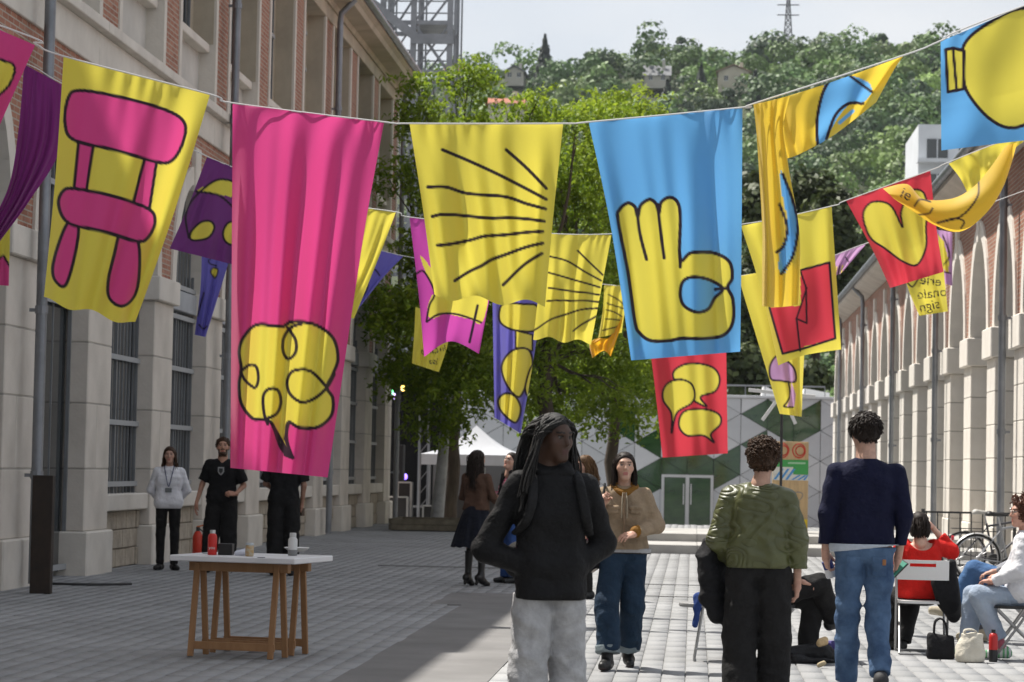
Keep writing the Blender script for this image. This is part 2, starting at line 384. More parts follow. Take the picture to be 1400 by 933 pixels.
# ---- left building
bl = tag(empty('factory_building', (LX-6, 45, 0)), 'long shaded brick and stone factory with barred arched windows on the left', 'building')
cs = [36.87+BAY*k for k in range(-3, 8)]; PW = 1.30; s = 1
REC = 0.30
for k, c in enumerate(cs):
    y0, y1 = c-PW/2, c+PW/2
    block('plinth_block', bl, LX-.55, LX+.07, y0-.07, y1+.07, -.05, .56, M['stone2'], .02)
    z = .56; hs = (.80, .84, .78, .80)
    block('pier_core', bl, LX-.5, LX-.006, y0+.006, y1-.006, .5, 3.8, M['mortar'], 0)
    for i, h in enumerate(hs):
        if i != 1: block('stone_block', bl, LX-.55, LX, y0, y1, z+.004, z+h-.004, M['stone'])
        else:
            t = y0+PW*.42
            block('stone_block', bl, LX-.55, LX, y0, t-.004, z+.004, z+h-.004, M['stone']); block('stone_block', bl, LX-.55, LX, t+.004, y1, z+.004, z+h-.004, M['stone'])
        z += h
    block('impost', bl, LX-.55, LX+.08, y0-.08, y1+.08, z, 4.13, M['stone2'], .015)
    # upper floor pier: brick between pale stone edges
    block('brick_pier', bl, LX-.5, LX, y0+.16, y1-.16, 7.12, 10.72, M['brick'], .004)
    for ya, yb in ((y0, y0+.16), (y1-.16, y1)): block('quoin_strip', bl, LX-.5, LX+.025, ya, yb, 7.12, 10.72, M['stone2'], .006)
    if k % 3 == 1: downpipe(LX+.08, 1, c+.05, 0.05, 11.2, bl)
for k in range(len(cs)-1):
    a, b = cs[k]+PW/2, cs[k+1]-PW/2; c0, c1 = cs[k], cs[k+1]; mid = (a+b)/2
    spandrel('brick_spandrel', LX-.01, .5, 1, c0, c1, 4.13, 6.52, 1.62, M['brick'], bl, a, b)
    ring(LX-.01, 1, a, b, 4.13, 1.62, .27, .035, bl, .45, M['stone2'])
    MB().prism([(mid-.16, 5.62), (mid+.16, 5.62), (mid+.22, 6.3), (mid-.22, 6.3)], 'x', LX-.3, LX+.06).build('keystone', M['stone2'], bl, (LX, mid, 5.6), bevel=.012)
    Xw = LX-REC
    block('jamb_wall', bl, Xw-.5, Xw-.06, c0, c1, 0, 6.5, M['panel'], 0)
    if k == 1:                                   # tall glazed doorway in the first bay
        win_grid(Xw, 1, a, b, 0.05, 3.55, bl, 3, (.12, 3.45), kind='glazed_door')
    else:
        # stone infill below the sill, in courses
        for r in range(3):
            yy = a+.002; off = .33 if r % 2 else 0.0
            while yy < b-.05:
                y2 = min(yy+(.62 if not (off and yy < a+.01) else .33), b-.002)
                block('infill_stone', bl, Xw-.04, Xw+.16-.02*((r+int(yy*7)) % 2), yy+.005, y2-.005, .26*r+.004, .26*r+.256, M['rubble'], .012); yy = y2
        block('window_sill', bl, Xw-.05, Xw+.27, a+.001, b-.001, .79, 1.02, M['stone2'], .015)
        win_grid(Xw, 1, a, b, 1.02, 3.78, bl, 12, (1.15, 2.0, 2.9, 3.7))
    block('lintel_panel', bl, Xw-.05, Xw+.13, a+.001, b-.001, 3.60 if k == 1 else 3.79, 4.10, M['panel'], .01)
    win_grid(Xw, 1, a, b, 4.10, 5.7, bl, 10, (4.16, 4.9), arch=(4.13, 1.60))
    # upper storey
    block('apron_panel', bl, Xw-.2, Xw+.05, a, b, 7.12, 8.0, M['plaster'], 0)
    block('upper_sill', bl, Xw-.2, Xw+.22, a+.001, b-.001, 8.0, 8.14, M['stone2'], .012)
    block('upper_jamb', bl, Xw-.3, Xw-.2, a-.3, b+.3, 8.0, 10.75, M['beige'], 0)
    win_grid(Xw-.12, 1, a+.28, b-.28, 8.14, 10.70, bl, 8, (8.2, 9.55, 10.3))
    for ya, yb in ((a, a+.28), (b-.28, b)): block('window_jamb', bl, Xw-.2, Xw-.06, ya, yb, 8.14, 10.72, M['beige'], 0)
    block('reveal', bl, LX-.48, LX-.02, b-.012, b+.001, 8.14, 10.72, M['beige'], 0)
YA, YB = cs[0]-PW/2, cs[-1]+PW/2
def course(name, z0, z1, proj, m, parent, seg=2*BAY):
    y = YA
    while y < YB-.1:
        y2 = min(y+seg, YB); block(name, parent, LX-.5, LX+proj, y+.003, y2-.003, z0, z1, m, .01); y = y2
course('string_course', 6.52, 6.98, .03, M['stone2'], bl); course('ledge', 6.98, 7.12, .15, M['stone2'], bl)
course('frieze', 10.72, 11.0, .035, M['beige'], bl)
y = YA
while y < YB+.4:
    y2 = min(y+2*BAY, YB+.42)
    MB().prism([(LX-.5, 11.0), (LX+.08, 11.0), (LX+.12, 11.10), (LX+.46, 11.14), (LX+.50, 11.24), (LX+.58, 11.30), (LX+.58, 11.36), (LX-.5, 11.36)], 'y', y+.003, y2-.003).build('cornice', M['beige'], bl, (LX, y, 11))
    y = y2
MB().tube([(LX+.62, YA, 11.42), (LX+.62, YB+.45, 11.42)], .085, 10).build('gutter', M['zinc'], bl, (LX, YA, 11.4), smooth=True)
rfm = M['tile']
roof = MB().prism([(LX+.56, 11.38), (LX+.56, 11.50), (LX-6, 14.2), (LX-12.5, 11.50), (LX-12.5, 11.38), (LX-6, 14.05)], 'y', YA, YB+.40).build('roof', rfm, bl, (LX-6, 45, 11.4))
yy = YA
tmesh = None
while yy < YB+.38:                               # rolls of roman tile along the slope
    if tmesh is None:
        tmesh = MB().tube([(LX+.60, yy, 11.52), (LX-6, yy, 14.22)], .07, 6).build('tile_row', rfm, roof, (LX, yy, 11.4)).data; y00 = yy
    else: ob('tile_row', tmesh, roof, (LX, yy, 11.4))
    yy += .28
block('end_wall', bl, LX-11.9, LX-.5, YB-.4, YB-.02, -.1, 11.3, M['brick'], 0)
block('near_wing', bl, LX-12, LX-.02, -8, YA, -.1, 11.36, M['stone'], 0)
MB().prism([(LX+.56, 11.38), (LX+.56, 11.50), (LX-6, 14.2), (LX-12.5, 11.50)], 'y', -8, YA-.002).build('near_roof', rfm, bl, (LX-6, 8, 11.4))
block('back_wall', bl, LX-12, LX-11.6, YA, YB, -.1, 11.3, M['brick'], 0)
block('front_end_wall', bl, LX-11.9, LX-.5, YA+.02, YA+.4, -.1, 11.3, M['brick'], 0)
# ---- right building
br = tag(empty('factory_hall', (RX+6, 65, 0)), 'low brick hall with a row of sunlit pale stone piers and arches', 'building')
ZB = -1.15
rc = [42.8+BAY*k for k in range(-2, 15)]; PWR = 1.25; RECR = .45
for k, c in enumerate(rc):
    y0, y1 = c-PWR/2, c+PWR/2
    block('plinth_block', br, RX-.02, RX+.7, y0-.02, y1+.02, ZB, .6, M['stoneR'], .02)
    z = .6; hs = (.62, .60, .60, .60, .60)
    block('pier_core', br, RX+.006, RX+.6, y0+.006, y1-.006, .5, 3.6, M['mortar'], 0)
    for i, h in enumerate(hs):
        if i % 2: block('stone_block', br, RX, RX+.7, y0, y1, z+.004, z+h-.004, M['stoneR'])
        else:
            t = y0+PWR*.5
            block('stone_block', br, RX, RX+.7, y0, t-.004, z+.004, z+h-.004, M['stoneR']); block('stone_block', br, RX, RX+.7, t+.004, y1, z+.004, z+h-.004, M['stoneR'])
        z += h
    block('impost', br, RX-.09, RX+.7, y0-.09, y1+.09, z, 4.17, M['stoneR'], .02)
    if k % 3 == 2: downpipe(RX-.09, -1, c+.35, -.9, 7.2, br)
for k in range(len(rc)-1):
    a, b = rc[k]+PWR/2, rc[k+1]-PWR/2; c0, c1 = rc[k], rc[k+1]; mid = (a+b)/2
    spandrel('brick_spandrel', RX+.01, .65, -1, c0, c1, 4.17, 6.95, 1.85, M['brick'], br, a, b)
    ring(RX+.01, -1, a, b, 4.17, 1.85, .30, .035, br, .62, M['stoneR'])
    MB().prism([(mid-.14, 5.9), (mid+.14, 5.9), (mid+.2, 6.7), (mid-.2, 6.7)], 'x', RX-.06, RX+.3).build('keystone', M['stoneR'], br, (RX, mid, 5.9), bevel=.012)
    Xw = RX+RECR
    block('jamb_wall', br, Xw+.06, Xw+.5, c0, c1, ZB, 6.9, M['panel'], 0)
    block('window_sill', br, Xw-.16, Xw+.05, a+.001, b-.001, .79, 1.02, M['stoneR'], .015)
    block('infill_wall', br, Xw-.12, Xw+.05, a+.001, b-.001, ZB, .79, M['rubble'], 0)
    win_grid(Xw, -1, a, b, 1.02, 4.1, br, 10, (1.15, 2.0, 2.9, 3.7))
    win_grid(Xw, -1, a, b, 4.12, 6.0, br, 10, (4.9,), arch=(4.17, 1.83))
YA2, YB2 = rc[0]-PWR/2, rc[-1]+PWR/2
y = YA2
while y < YB2-.1:
    y2 = min(y+2*BAY, YB2)
    MB().prism([(RX-.03, 6.95), (RX+.6, 6.95), (RX+.6, 7.3), (RX-.5, 7.3), (RX-.5, 7.18), (RX-.40, 7.12)], 'y', y+.003, y2-.003).build('cornice', M['stone'], br, (RX, y, 7)); y = y2
MB().tube([(RX-.56, YA2, 7.33), (RX-.56, YB2+.4, 7.33)], .085, 10).build('gutter', M['zinc'], br, (RX, YA2, 7.3), smooth=True)
MB().prism([(RX-.52, 7.31), (RX+6, 9.6), (RX+12.5, 7.31), (RX+12.5, 7.42), (RX+6, 9.75), (RX-.52, 7.45)], 'y', YA2, YB2+.4).build('roof', M['tile'], br, (RX+6, 65, 7.3))
block('end_wall', br, RX+.6, RX+11.9, YB2-.4, YB2-.02, ZB, 7.3, M['brick'], 0)
block('front_end_wall', br, RX+.6, RX+11.9, YA2+.02, YA2+.4, ZB, 7.3, M['brick'], 0)
block('back_wall', br, RX+11.6, RX+12, YA2, YB2, ZB, 7.3, M['brick'], 0)

# ================================================================ far pavilion clad in triangular panels
ET = 112.0; EZ0, EZ1 = -1.1, 4.68
pav = tag(empty('panelled_pavilion', (-3, ET+6, EZ0)), 'pale pavilion clad in grey triangles with dark green glass triangles', 'building')
cladA = mat('aluminium_cladding', (0.52, 0.54, 0.56), 0.45, 0.12, 0.5, metal=0.25); cladB = mat('aluminium_cladding_light', (0.60, 0.615, 0.63), 0.45, 0.12, 0.5, metal=0.2)
gg = mat('green_glass', (0.010, 0.045, 0.016), 0.05, 0.6, 1.3, spec=0.9, col2=(0.03, 0.085, 0.025), stretch=(1, 1, 4))
block('core_wall', pav, -16.2, 9.2, ET+.06, ET+10, EZ0, EZ1-.02, mat('joint_grey', (0.10, 0.105, 0.11), .8), 0)
block('parapet', pav, -16.3, 9.3, ET-.10, ET+10.1, EZ1, EZ1+.12, cladB, .01)
cwid = 1.152; vlen = cwid*2/math.sqrt(3)
xg = P(780+62*.2643, 560, ET)[0]; zg = P(780+62*.2643, 500+235*.2643, ET)[2]
dark_px = [(240, 250), (292, 320), (420, 400), (440, 345), (425, 540), (395, 600), (510, 520), (640, 500), (690, 530), (790, 520), (800, 590), (960, 240), (985, 200), (970, 400), (930, 410), (1090, 330), (1085, 290), (1130, 350), (1240, 250), (1260, 220), (1190, 340), (760, 800), (120, 60), (700, 560)]
dark_w = [P(780+a*.2643, 500+b*.2643, ET)[[0, 2]] for a, b in dark_px]
DOOR = (P(780+468*.2643, 700, ET)[0], P(780+737*.2643, 700, ET)[0], P(900, 500+562*.2643, ET)[2])
def clip_poly(poly, f):
    o = []
    for i in range(len(poly)):
        p, q = poly[i-1], poly[i]; a, b = f(p), f(q)
        if (a >= 0) != (b >= 0): t = a/(a-b); o.append((p[0]+(q[0]-p[0])*t, p[1]+(q[1]-p[1])*t))
        if b >= 0: o.append(q)
    return o
def area(p): return abs(sum(p[i-1][0]*p[i][1]-p[i][0]*p[i-1][1] for i in range(len(p))))/2
def inset(poly, d):
    c = np.mean(poly, 0); return [tuple(np.array(q)+(c-np.array(q))/np.linalg.norm(c-np.array(q))*d) for q in poly]
i0 = int((-16.2-xg)/cwid)-1
for i in range(i0, i0+24):
    xa, xb = xg+i*cwid, xg+(i+1)*cwid
    for j in range(-6, 9):
        for up in (0, 1):
            o = (i % 2)*vlen/2
            if up == 0: tri = [(xa, zg+j*vlen+o), (xa, zg+(j+1)*vlen+o), (xb, zg+(j+.5)*vlen+o)]
            else: tri = [(xb, zg+(j+.5)*vlen+o), (xb, zg+(j+1.5)*vlen+o), (xa, zg+(j+1)*vlen+o)]
            if max(q[1] for q in tri) < EZ0 or min(q[1] for q in tri) > EZ1: continue
            cen = np.mean(tri, 0); isd = any(abs(cen[0]-q[0]) < .42 and abs(cen[1]-q[1]) < .42 for q in dark_w)
            p = clip_poly(tri, lambda q: q[1]-EZ0); p = clip_poly(p, lambda q: EZ1-q[1]) if len(p) > 2 else p
            parts = [p]
            if len(p) > 2 and not (max(q[0] for q in p) < DOOR[0] or min(q[0] for q in p) > DOOR[1] or min(q[1] for q in p) > DOOR[2]):
                parts = [clip_poly(p, lambda q: DOOR[0]-q[0]), clip_poly(p, lambda q: q[0]-DOOR[1])]
                t = clip_poly(p, lambda q: q[0]-DOOR[0]); t = clip_poly(t, lambda q: DOOR[1]-q[0]) if len(t) > 2 else []
                parts.append(clip_poly(t, lambda q: q[1]-DOOR[2]) if len(t) > 2 else [])
            for p in parts:
                if len(p) < 3 or area(p) < .02 or min(q[0] for q in p) < -16.2 or max(q[0] for q in p) > 9.2: continue
                p = inset(p, .022)
                MB().prism(p, 'y', ET-.03+random.uniform(-.012, .012)+(.02 if isd else 0), ET+.055).build('glass_panel' if isd else 'cladding_panel', gg if isd else (cladA if (i+j+up) % 3 else cladB), pav, (cen[0], ET, cen[1]))
dr = MB(); x0, x1, zt = DOOR
fr = mat('silver_door_frame', (0.55, 0.56, 0.57), .4, metal=.4)
dr.box(x0, x0+.12, ET-.09, ET, EZ0, zt); dr.box(x1-.12, x1, ET-.09, ET, EZ0, zt); dr.box(x0+.12, x1-.12, ET-.09, ET, zt-.12, zt); xm = (x0+x1)/2; dr.box(xm-.08, xm+.08, ET-.09, ET, EZ0, zt-.12)
dfr = dr.build('door_frame', fr, pav, (xm, ET, EZ0))
for a, b in ((x0+.12, xm-.08), (xm+.08, x1-.12)):
    d = MB().box(a, b, ET-.05, ET-.01, EZ0, zt-.12).build('door', gg, pav, (a, ET, EZ0))
    hx = b-.08 if a < xm-.2 and b < xm else a+.08
    MB().bar((hx, ET-.14, 0.0), (hx, ET-.14, .9), .05).build('handle', fr, d, (hx, ET, 0))
wh = mat('white_metal_sheet', (0.78, 0.78, 0.77), .5)
for (a, b, h) in ((985, 1055, 60), (1195, 1337, 50), (350, 405, 40), (115, 150, 30)):
    p0 = P(780+a*.2643, 500+185*.2643, ET+2); p1 = P(780+b*.2643, 500+185*.2643, ET+2); hz = h*.2643*ET/FPX
    MB().prism([(p0[0], EZ1+.1), (p1[0], EZ1+.1), (p1[0], EZ1+.1+hz*.55), (p0[0]+.1, EZ1+.1+hz)], 'y', ET+1.5, ET+4).build('roof_light', wh, pav, (p0[0], ET+2, EZ1))
hr = MB(); pz = P(1000, 527, ET+1)[2]; xa = P(992, 527, ET+1)[0]; xb = P(1128, 527, ET+1)[0]
hr.bar((xa, ET+1, pz), (xb, ET+1, pz), .07)
for t in np.linspace(0, 1, 6): xx = xa+(xb-xa)*t; hr.bar((xx, ET+1, EZ1+.1), (xx, ET+1, pz), .035)
hr.build('roof_rail', M['steel'], pav, (xa, ET+1, EZ1))
# ================================================================ foliage
def leaves(C, N, U, L, W):
    """leaf quads: centres C, normals N, long axes U, lengths L, widths W -> verts, faces"""
    U = U-N*np.sum(U*N, 1, keepdims=True); U /= np.linalg.norm(U, axis=1, keepdims=True)+1e-9
    B = np.cross(N, U); a = U*(L/2)[:, None]; b = B*(W/2)[:, None]
    bend = N*(L*.12)[:, None]
    v = np.stack([C-a-bend, C+b, C+a-bend, C-b], 1).reshape(-1, 3)
    f = np.arange(len(C)*4).reshape(-1, 4)
    return v, f
def unit(n):
    v = rng.normal(size=(n, 3)); return v/np.linalg.norm(v, axis=1, keepdims=True)
def leaf_mat(name, trans=.35, rough=.55, var=.35, vs=1.0): return mat(name, (0.1, 0.15, 0.04), rough, var, vs, attr='col', trans=trans, spec=.3)
LM = leaf_mat('spring_leaf', .48); LM2 = leaf_mat('dark_leaf', .2, vs=.35); HM = leaf_mat('hill_leaf', .15, vs=.03, var=.45)
bark = mat('bark', (0.10, 0.075, 0.055), .9, .5, 6, .8, 18, col2=(0.05, 0.038, 0.03), stretch=(1, 1, .3), bdist=.03)
def limb(a, b, sag, n=6):
    a = np.array(a, float); b = np.array(b, float); t = np.linspace(0, 1, n)[:, None]
    p = a+(b-a)*t; p[:, 2] += sag*np.sin(np.pi*t[:, 0]); p[1:-1] += rng.normal(0, np.linalg.norm(b-a)*.035, (n-2, 3)); return p
def feathery_tree(base, fork, tops, blobs, nleaf, size, colA, colB, label, trad=.14, name='locust_tree', lm=None, droop=.75):
    """base = trunk foot, fork = height of the first fork, blobs = list of (centre, radii) of leaf clumps"""
    t = tag(empty(name, base), label, 'tree', 'trees at the end of the alley')
    b = np.array(base, float); w = MB(); n = 8
    trunk = limb(b, b+np.array([fork[0], fork[1], fork[2]]), 0, 8); trunk[1:-1] = trunk[1:-1]*.25+.75*(b+np.linspace(0, 1, 8)[1:-1, None]*np.array(fork))
    w.tube(trunk, list(np.linspace(trad*1.25, trad*.85, 8)), 10)
    w.build('trunk', bark, t, base, smooth=True)
    br_ = MB(); fk = trunk[-1]
    for k, (c, r) in enumerate(blobs):
        c = np.array(c); src = fk if k % 3 else trunk[5]
        mid = fk+(c-fk)*.45+rng.normal(0, .25, 3)+np.array([0, 0, .3])
        p = np.concatenate([limb(src, mid, .15, 5)[:-1], limb(mid, c+np.array([0, 0, -r[2]*.2]), .12, 5)])
        br_.tube(p, list(np.linspace(trad*.42, .012, len(p))), 6)
        for q in range(4):
            e = c+unit(1)[0]*np.array(r)*.8; m0 = p[random.randrange(4, len(p)-1)]
            br_.tube(limb(m0, e, .1, 5), list(np.linspace(.022, .006, 5)), 5)
    br_.build('branches', bark, t, base, smooth=True)
    Cs = []; tone = []
    vol = np.array([r[0]*r[1]*r[2] for _, r in blobs])**.67; cnt = (nleaf*vol/vol.sum()).astype(int)
    for (c, r), m in zip(blobs, cnt):
        nspr = max(6, m//16); d = unit(nspr)*(rng.random((nspr, 1))**.45)*np.array(r)
        org = np.array(c)+d; tn = rng.normal(0, .16, nspr)+.25*d[:, 2]/r[2]  # leaves lighten towards each clump's top, sunlit tone put into the colour
        i = rng.integers(0, nspr, m); s_ = rng.random(m)
        dirn = d/np.linalg.norm(d, axis=1, keepdims=True)*.6+rng.normal(0, .35, (nspr, 3)); dirn[:, 2] -= droop; dirn /= np.linalg.norm(dirn, axis=1, keepdims=True)
        ln = size*(3+3*rng.random(nspr))
        Cs.append(org[i]+dirn[i]*(s_*ln[i])[:, None]+rng.normal(0, size*.35, (m, 3))); tone.append(tn[i])
    C = np.concatenate(Cs); tone = np.concatenate(tone); m = len(C)
    N = unit(m); N[:, 2] = np.abs(N[:, 2])*.8+.25; N /= np.linalg.norm(N, axis=1, keepdims=True)
    U = unit(m); U[:, 2] -= droop
    v, f = leaves(C, N, U, size*(.7+.6*rng.random(m)), size*(.32+.2*rng.random(m)))
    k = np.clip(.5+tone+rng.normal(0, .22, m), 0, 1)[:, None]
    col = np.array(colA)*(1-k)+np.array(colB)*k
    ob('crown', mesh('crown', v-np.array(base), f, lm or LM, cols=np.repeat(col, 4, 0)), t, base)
    return t
def blob_px(lst, Y, dy=1.6):
    o = []
    for (px_, py_, rx, rz) in lst:
        yy = Y+random.uniform(-dy, dy); c = P(px_, py_, yy); k = yy/FPX
        o.append((c, (rx*k, max(rx*k*.9, .5), rz*k)))
    return o
lime, lime2 = (0.17, 0.27, 0.022), (0.36, 0.47, 0.045)
T1 = G(614, 716); T1[2] = 0
feathery_tree(T1, (.1, .1, 3.6), 0, blob_px([(572, 150, 28, 18), (642, 98, 32, 20), (575, 105, 20, 13), (540, 228, 26, 13), (630, 165, 44, 24), (600, 205, 30, 20), (620, 265, 48, 40), (598, 335, 50, 44), (535, 400, 34, 36), (575, 425, 60, 42), (640, 400, 60, 50), (625, 470, 55, 40), (565, 500, 45, 34), (660, 330, 50, 45), (655, 515, 45, 30), (600, 560, 36, 24)], 59), 26000, .16, (0.13, 0.22, 0.018), (0.34, 0.45, 0.04), 'leafy locust tree in the low planter beside the left factory, leftmost trunk', .17)
T2 = np.array([P(746, 600, 62)[0], 62.0, 0.0])
feathery_tree(T2, (-.05, 0, 3.9), 0, blob_px([(730, 142, 36, 22), (792, 158, 36, 22), (692, 170, 40, 22), (770, 215, 55, 38), (720, 250, 55, 42), (800, 270, 50, 42), (700, 330, 55, 45), (770, 350, 60, 48), (815, 400, 50, 44), (720, 430, 58, 45), (790, 470, 62, 42), (840, 500, 50, 36), (700, 500, 50, 36), (760, 545, 60, 30), (835, 545, 44, 26)], 62), 26000, .16, (0.14, 0.23, 0.018), (0.36, 0.47, 0.04), 'bright green locust tree rising behind the ray patterned banners', .2)
T3 = np.array([P(838, 600, 66)[0], 66.0, 0.0])
feathery_tree(T3, (0, 0, 3.8), 0, blob_px([(846, 134, 30, 18), (818, 150, 26, 16), (884, 150, 32, 20), (850, 200, 52, 40), (905, 215, 40, 40), (860, 280, 58, 45), (900, 330, 45, 45), (850, 380, 50, 44), (890, 430, 48, 42), (870, 500, 50, 30), (905, 540, 26, 22)], 66), 20000, .16, lime, lime2, 'yellow green locust tree with its crown beside the blue hand banner', .15)
# low timber planter round the leftmost trunk
pl = tag(empty('tree_planter', (T1[0], T1[1]-.3, 0)), 'low dark timber planter box at the foot of the leftmost locust tree', 'planter')
pm_ = mat('planter_timber', (0.16, 0.14, 0.10), .85, .4, 5)
x0, x1 = P(537, 722, 58)[0], P(672, 722, 58)[0]; yb = 57.6
for i in range(2):
    MB().box(x0, x1, yb, yb+.06, .02+.13*i, .14+.13*i).build('plank', pm_, pl, (x0, yb, 0)); MB().box(x0, x1, yb+2.4, yb+2.46, .02+.13*i, .14+.13*i).build('plank', pm_, pl, (x0, yb, 0))
    for xx in (x0, x1): MB().box(xx-.06, xx, yb+.065, yb+2.395, .02+.13*i, .14+.13*i).build('plank', pm_, pl, (xx, yb, 0))
MB().box(x0+.005, x1-.07, yb+.07, yb+2.39, .01, .22).build('soil', mat('soil', (0.05, 0.04, 0.03), .95, .3, 8), pl, (x0, yb, 0))

# ---- olive trees standing behind the pavilion, right of the blue banner
def round_tree(base, blobs, nleaf, size, colA, colB, label, group, name='broadleaf_tree', lm=None, trad=.3):
    t = tag(empty(name, base), label, 'tree', group); b = np.array(base, float)
    zmin = min(c[2] for c, r in blobs)
    w = MB(); tr = limb(b, np.array([b[0], b[1], zmin+.5]), 0, 6); w.tube(tr, list(np.linspace(trad*1.3, trad*.7, 6)), 8)
    for c, r in blobs: w.tube(limb(tr[-2], c, .3, 5), list(np.linspace(trad*.4, .04, 5)), 5)
    w.build('trunk', bark, t, base, smooth=True)
    vol = np.array([r[0]*r[2] for _, r in blobs]); cnt = (nleaf*vol/vol.sum()).astype(int); Cs = []; Ns = []; Ts = []
    for (c, r), m in zip(blobs, cnt):
        ns = max(10, m//26); sd_ = unit(ns); sd_[:, 2] *= .9; rad = .72+.3*rng.random((ns, 1)); sub = np.array(c)+sd_*rad*np.array(r)
        i = rng.integers(0, ns, m); off = rng.normal(0, 1, (m, 3))*np.array(r)*.17
        Cs.append(sub[i]+off); Ns.append(sd_[i]*.8+unit(m)*.6+np.array([0, 0, .35])); Ts.append(rng.normal(0, .16, ns)[i])
    C = np.concatenate(Cs); N = np.concatenate(Ns); N /= np.linalg.norm(N, axis=1, keepdims=True); T = np.concatenate(Ts); m = len(C)
    v, f = leaves(C, N, unit(m), size*(.7+.6*rng.random(m)), size*(.5+.4*rng.random(m)))
    k = np.clip(.45+T+rng.normal(0, .2, m), 0, 1)[:, None]
    ob('crown', mesh('crown', v-b, f, lm or LM2, cols=np.repeat(np.array(colA)*(1-k)+np.array(colB)*k, 4, 0)), t, base)
    return t
ol, ol2 = (0.035, 0.055, 0.018), (0.10, 0.125, 0.035)
for lst, Y, lab in (
    ([(1045, 300, 40, 45), (1030, 250, 26, 20), (1070, 265, 30, 22), (1065, 360, 45, 50), (1030, 400, 40, 50), (1080, 440, 45, 45), (1040, 480, 40, 40)], 134, 'dark olive tree behind the pavilion roof, left of the red and yellow banner'),
    ([(1110, 262, 34, 30), (1140, 290, 34, 34), (1100, 330, 45, 45), (1150, 350, 40, 44), (1110, 410, 45, 45), (1150, 430, 34, 40)], 138, 'dark olive tree behind the right factory hall eave'),
    ([(960, 470, 50, 40), (1000, 500, 45, 34), (930, 520, 50, 30), (1040, 530, 45, 24), (1090, 520, 42, 30), (985, 540, 60, 20)], 128, 'shadowy bushy tree directly behind the pavilion parapet'),
    ([(700, 480, 60, 50), (760, 500, 60, 44), (820, 520, 50, 30), (650, 520, 50, 30)], 130, 'shadowy tree behind the pavilion seen between the locust trunks')):
    bb = blob_px(lst, Y, 3); bx = np.mean([c[0] for c, r in bb]); round_tree((bx, Y, -1.1), bb, 9000, .42, ol, ol2, lab, 'trees behind the pavilion')

# ================================================================ wooded hill
def ridge_px(x):                                 # skyline in the picture
    return np.interp(x, [-300, 200, 560, 620, 680, 745, 800, 900, 960, 1040, 1130, 1200, 1320, 1500, 1900], [150, 110, 92, 80, 72, 78, 70, 50, 58, 50, 44, 42, 44, 50, 70])
HY0, HY1 = 300.0, 680.0
def hill_z(X, Y):
    pxx = 947+X*FPX/Y
    zr = (643-ridge_px(pxx)-34)*HY1/FPX+1.5
    t = np.clip((Y-HY0)/(HY1-HY0), 0, 1.15)
    bump = 4*np.sin(X*.021+Y*.013)+3*np.sin(X*.047-Y*.02)
    return -3+(zr+3)*np.where(t <= 1, (np.clip(t, 0, 1)**.75)*np.clip(Y/HY1, 0, 1), 1-(t-1)*.8)+bump*t*(1-np.clip(t, 0, 1))*2
gx = np.linspace(-330, 330, 80); gy = np.linspace(HY0-10, HY1+50, 60)
XX, YY = np.meshgrid(gx, gy); XX = XX*(YY/500)
V = np.stack([XX, YY, hill_z(XX, YY)], -1).reshape(-1, 3); n0, n1 = XX.shape
ii = np.arange(n0*n1).reshape(n0, n1)
F = np.stack([ii[:-1, :-1], ii[:-1, 1:], ii[1:, 1:], ii[1:, :-1]], -1).reshape(-1, 4)
hill = tag(ob('hill', mesh('hill', V, F, mat('hill_soil', (0.05, 0.065, 0.025), .95, .4, .05), smooth=True)), 'steep hill closing the view behind the alley', 'hill', kind='structure')
def hill_depth(px_, py_, Y0):
    for Y in np.arange(HY0+20, HY1, 4.0):
        q = P(px_, py_, Y)
        if hill_z(q[0], Y) >= q[2]-1.0: return float(Y)
    return Y0
HOUSES = [(a, b, hill_depth(a, b+c, 600)+2) for a, b, c in ((703, 98, 12), (898, 97, 16), (1003, 104, 20), (620, 98, 18))]
pts = []; tries = 0
cand = []
for Y in np.arange(HY0+20, HY1+14, 8.0):
    xs_ = np.arange(-0.13*Y, 0.16*Y, 7.0)
    for X in xs_: cand.append((X+random.uniform(-3, 3), Y+random.uniform(-4, 4)))
for X, Y in cand:
    pxx = 947+X*FPX/Y; z = hill_z(X, Y); pyy = 643-(z+5-1.5)*FPX/Y
    if pxx < 590 or pxx > 1420: continue
    if any(abs(pxx-h[0]) < 27 and -22 < pyy-h[1] < 50 and Y < h[2] for h in HOUSES) and random.random() < .96: continue
    if Y < 470 and random.random() < .25: continue
    pts.append((X, Y, z))
Cs = []; Ns = []; Co = []; Sz = []
base_cols = 2.1*np.array([(0.034, 0.068, 0.016), (0.056, 0.100, 0.020), (0.084, 0.130, 0.028), (0.024, 0.045, 0.018), (0.066, 0.094, 0.030)])
wts = np.array([.3, .3, .17, .13, .10])
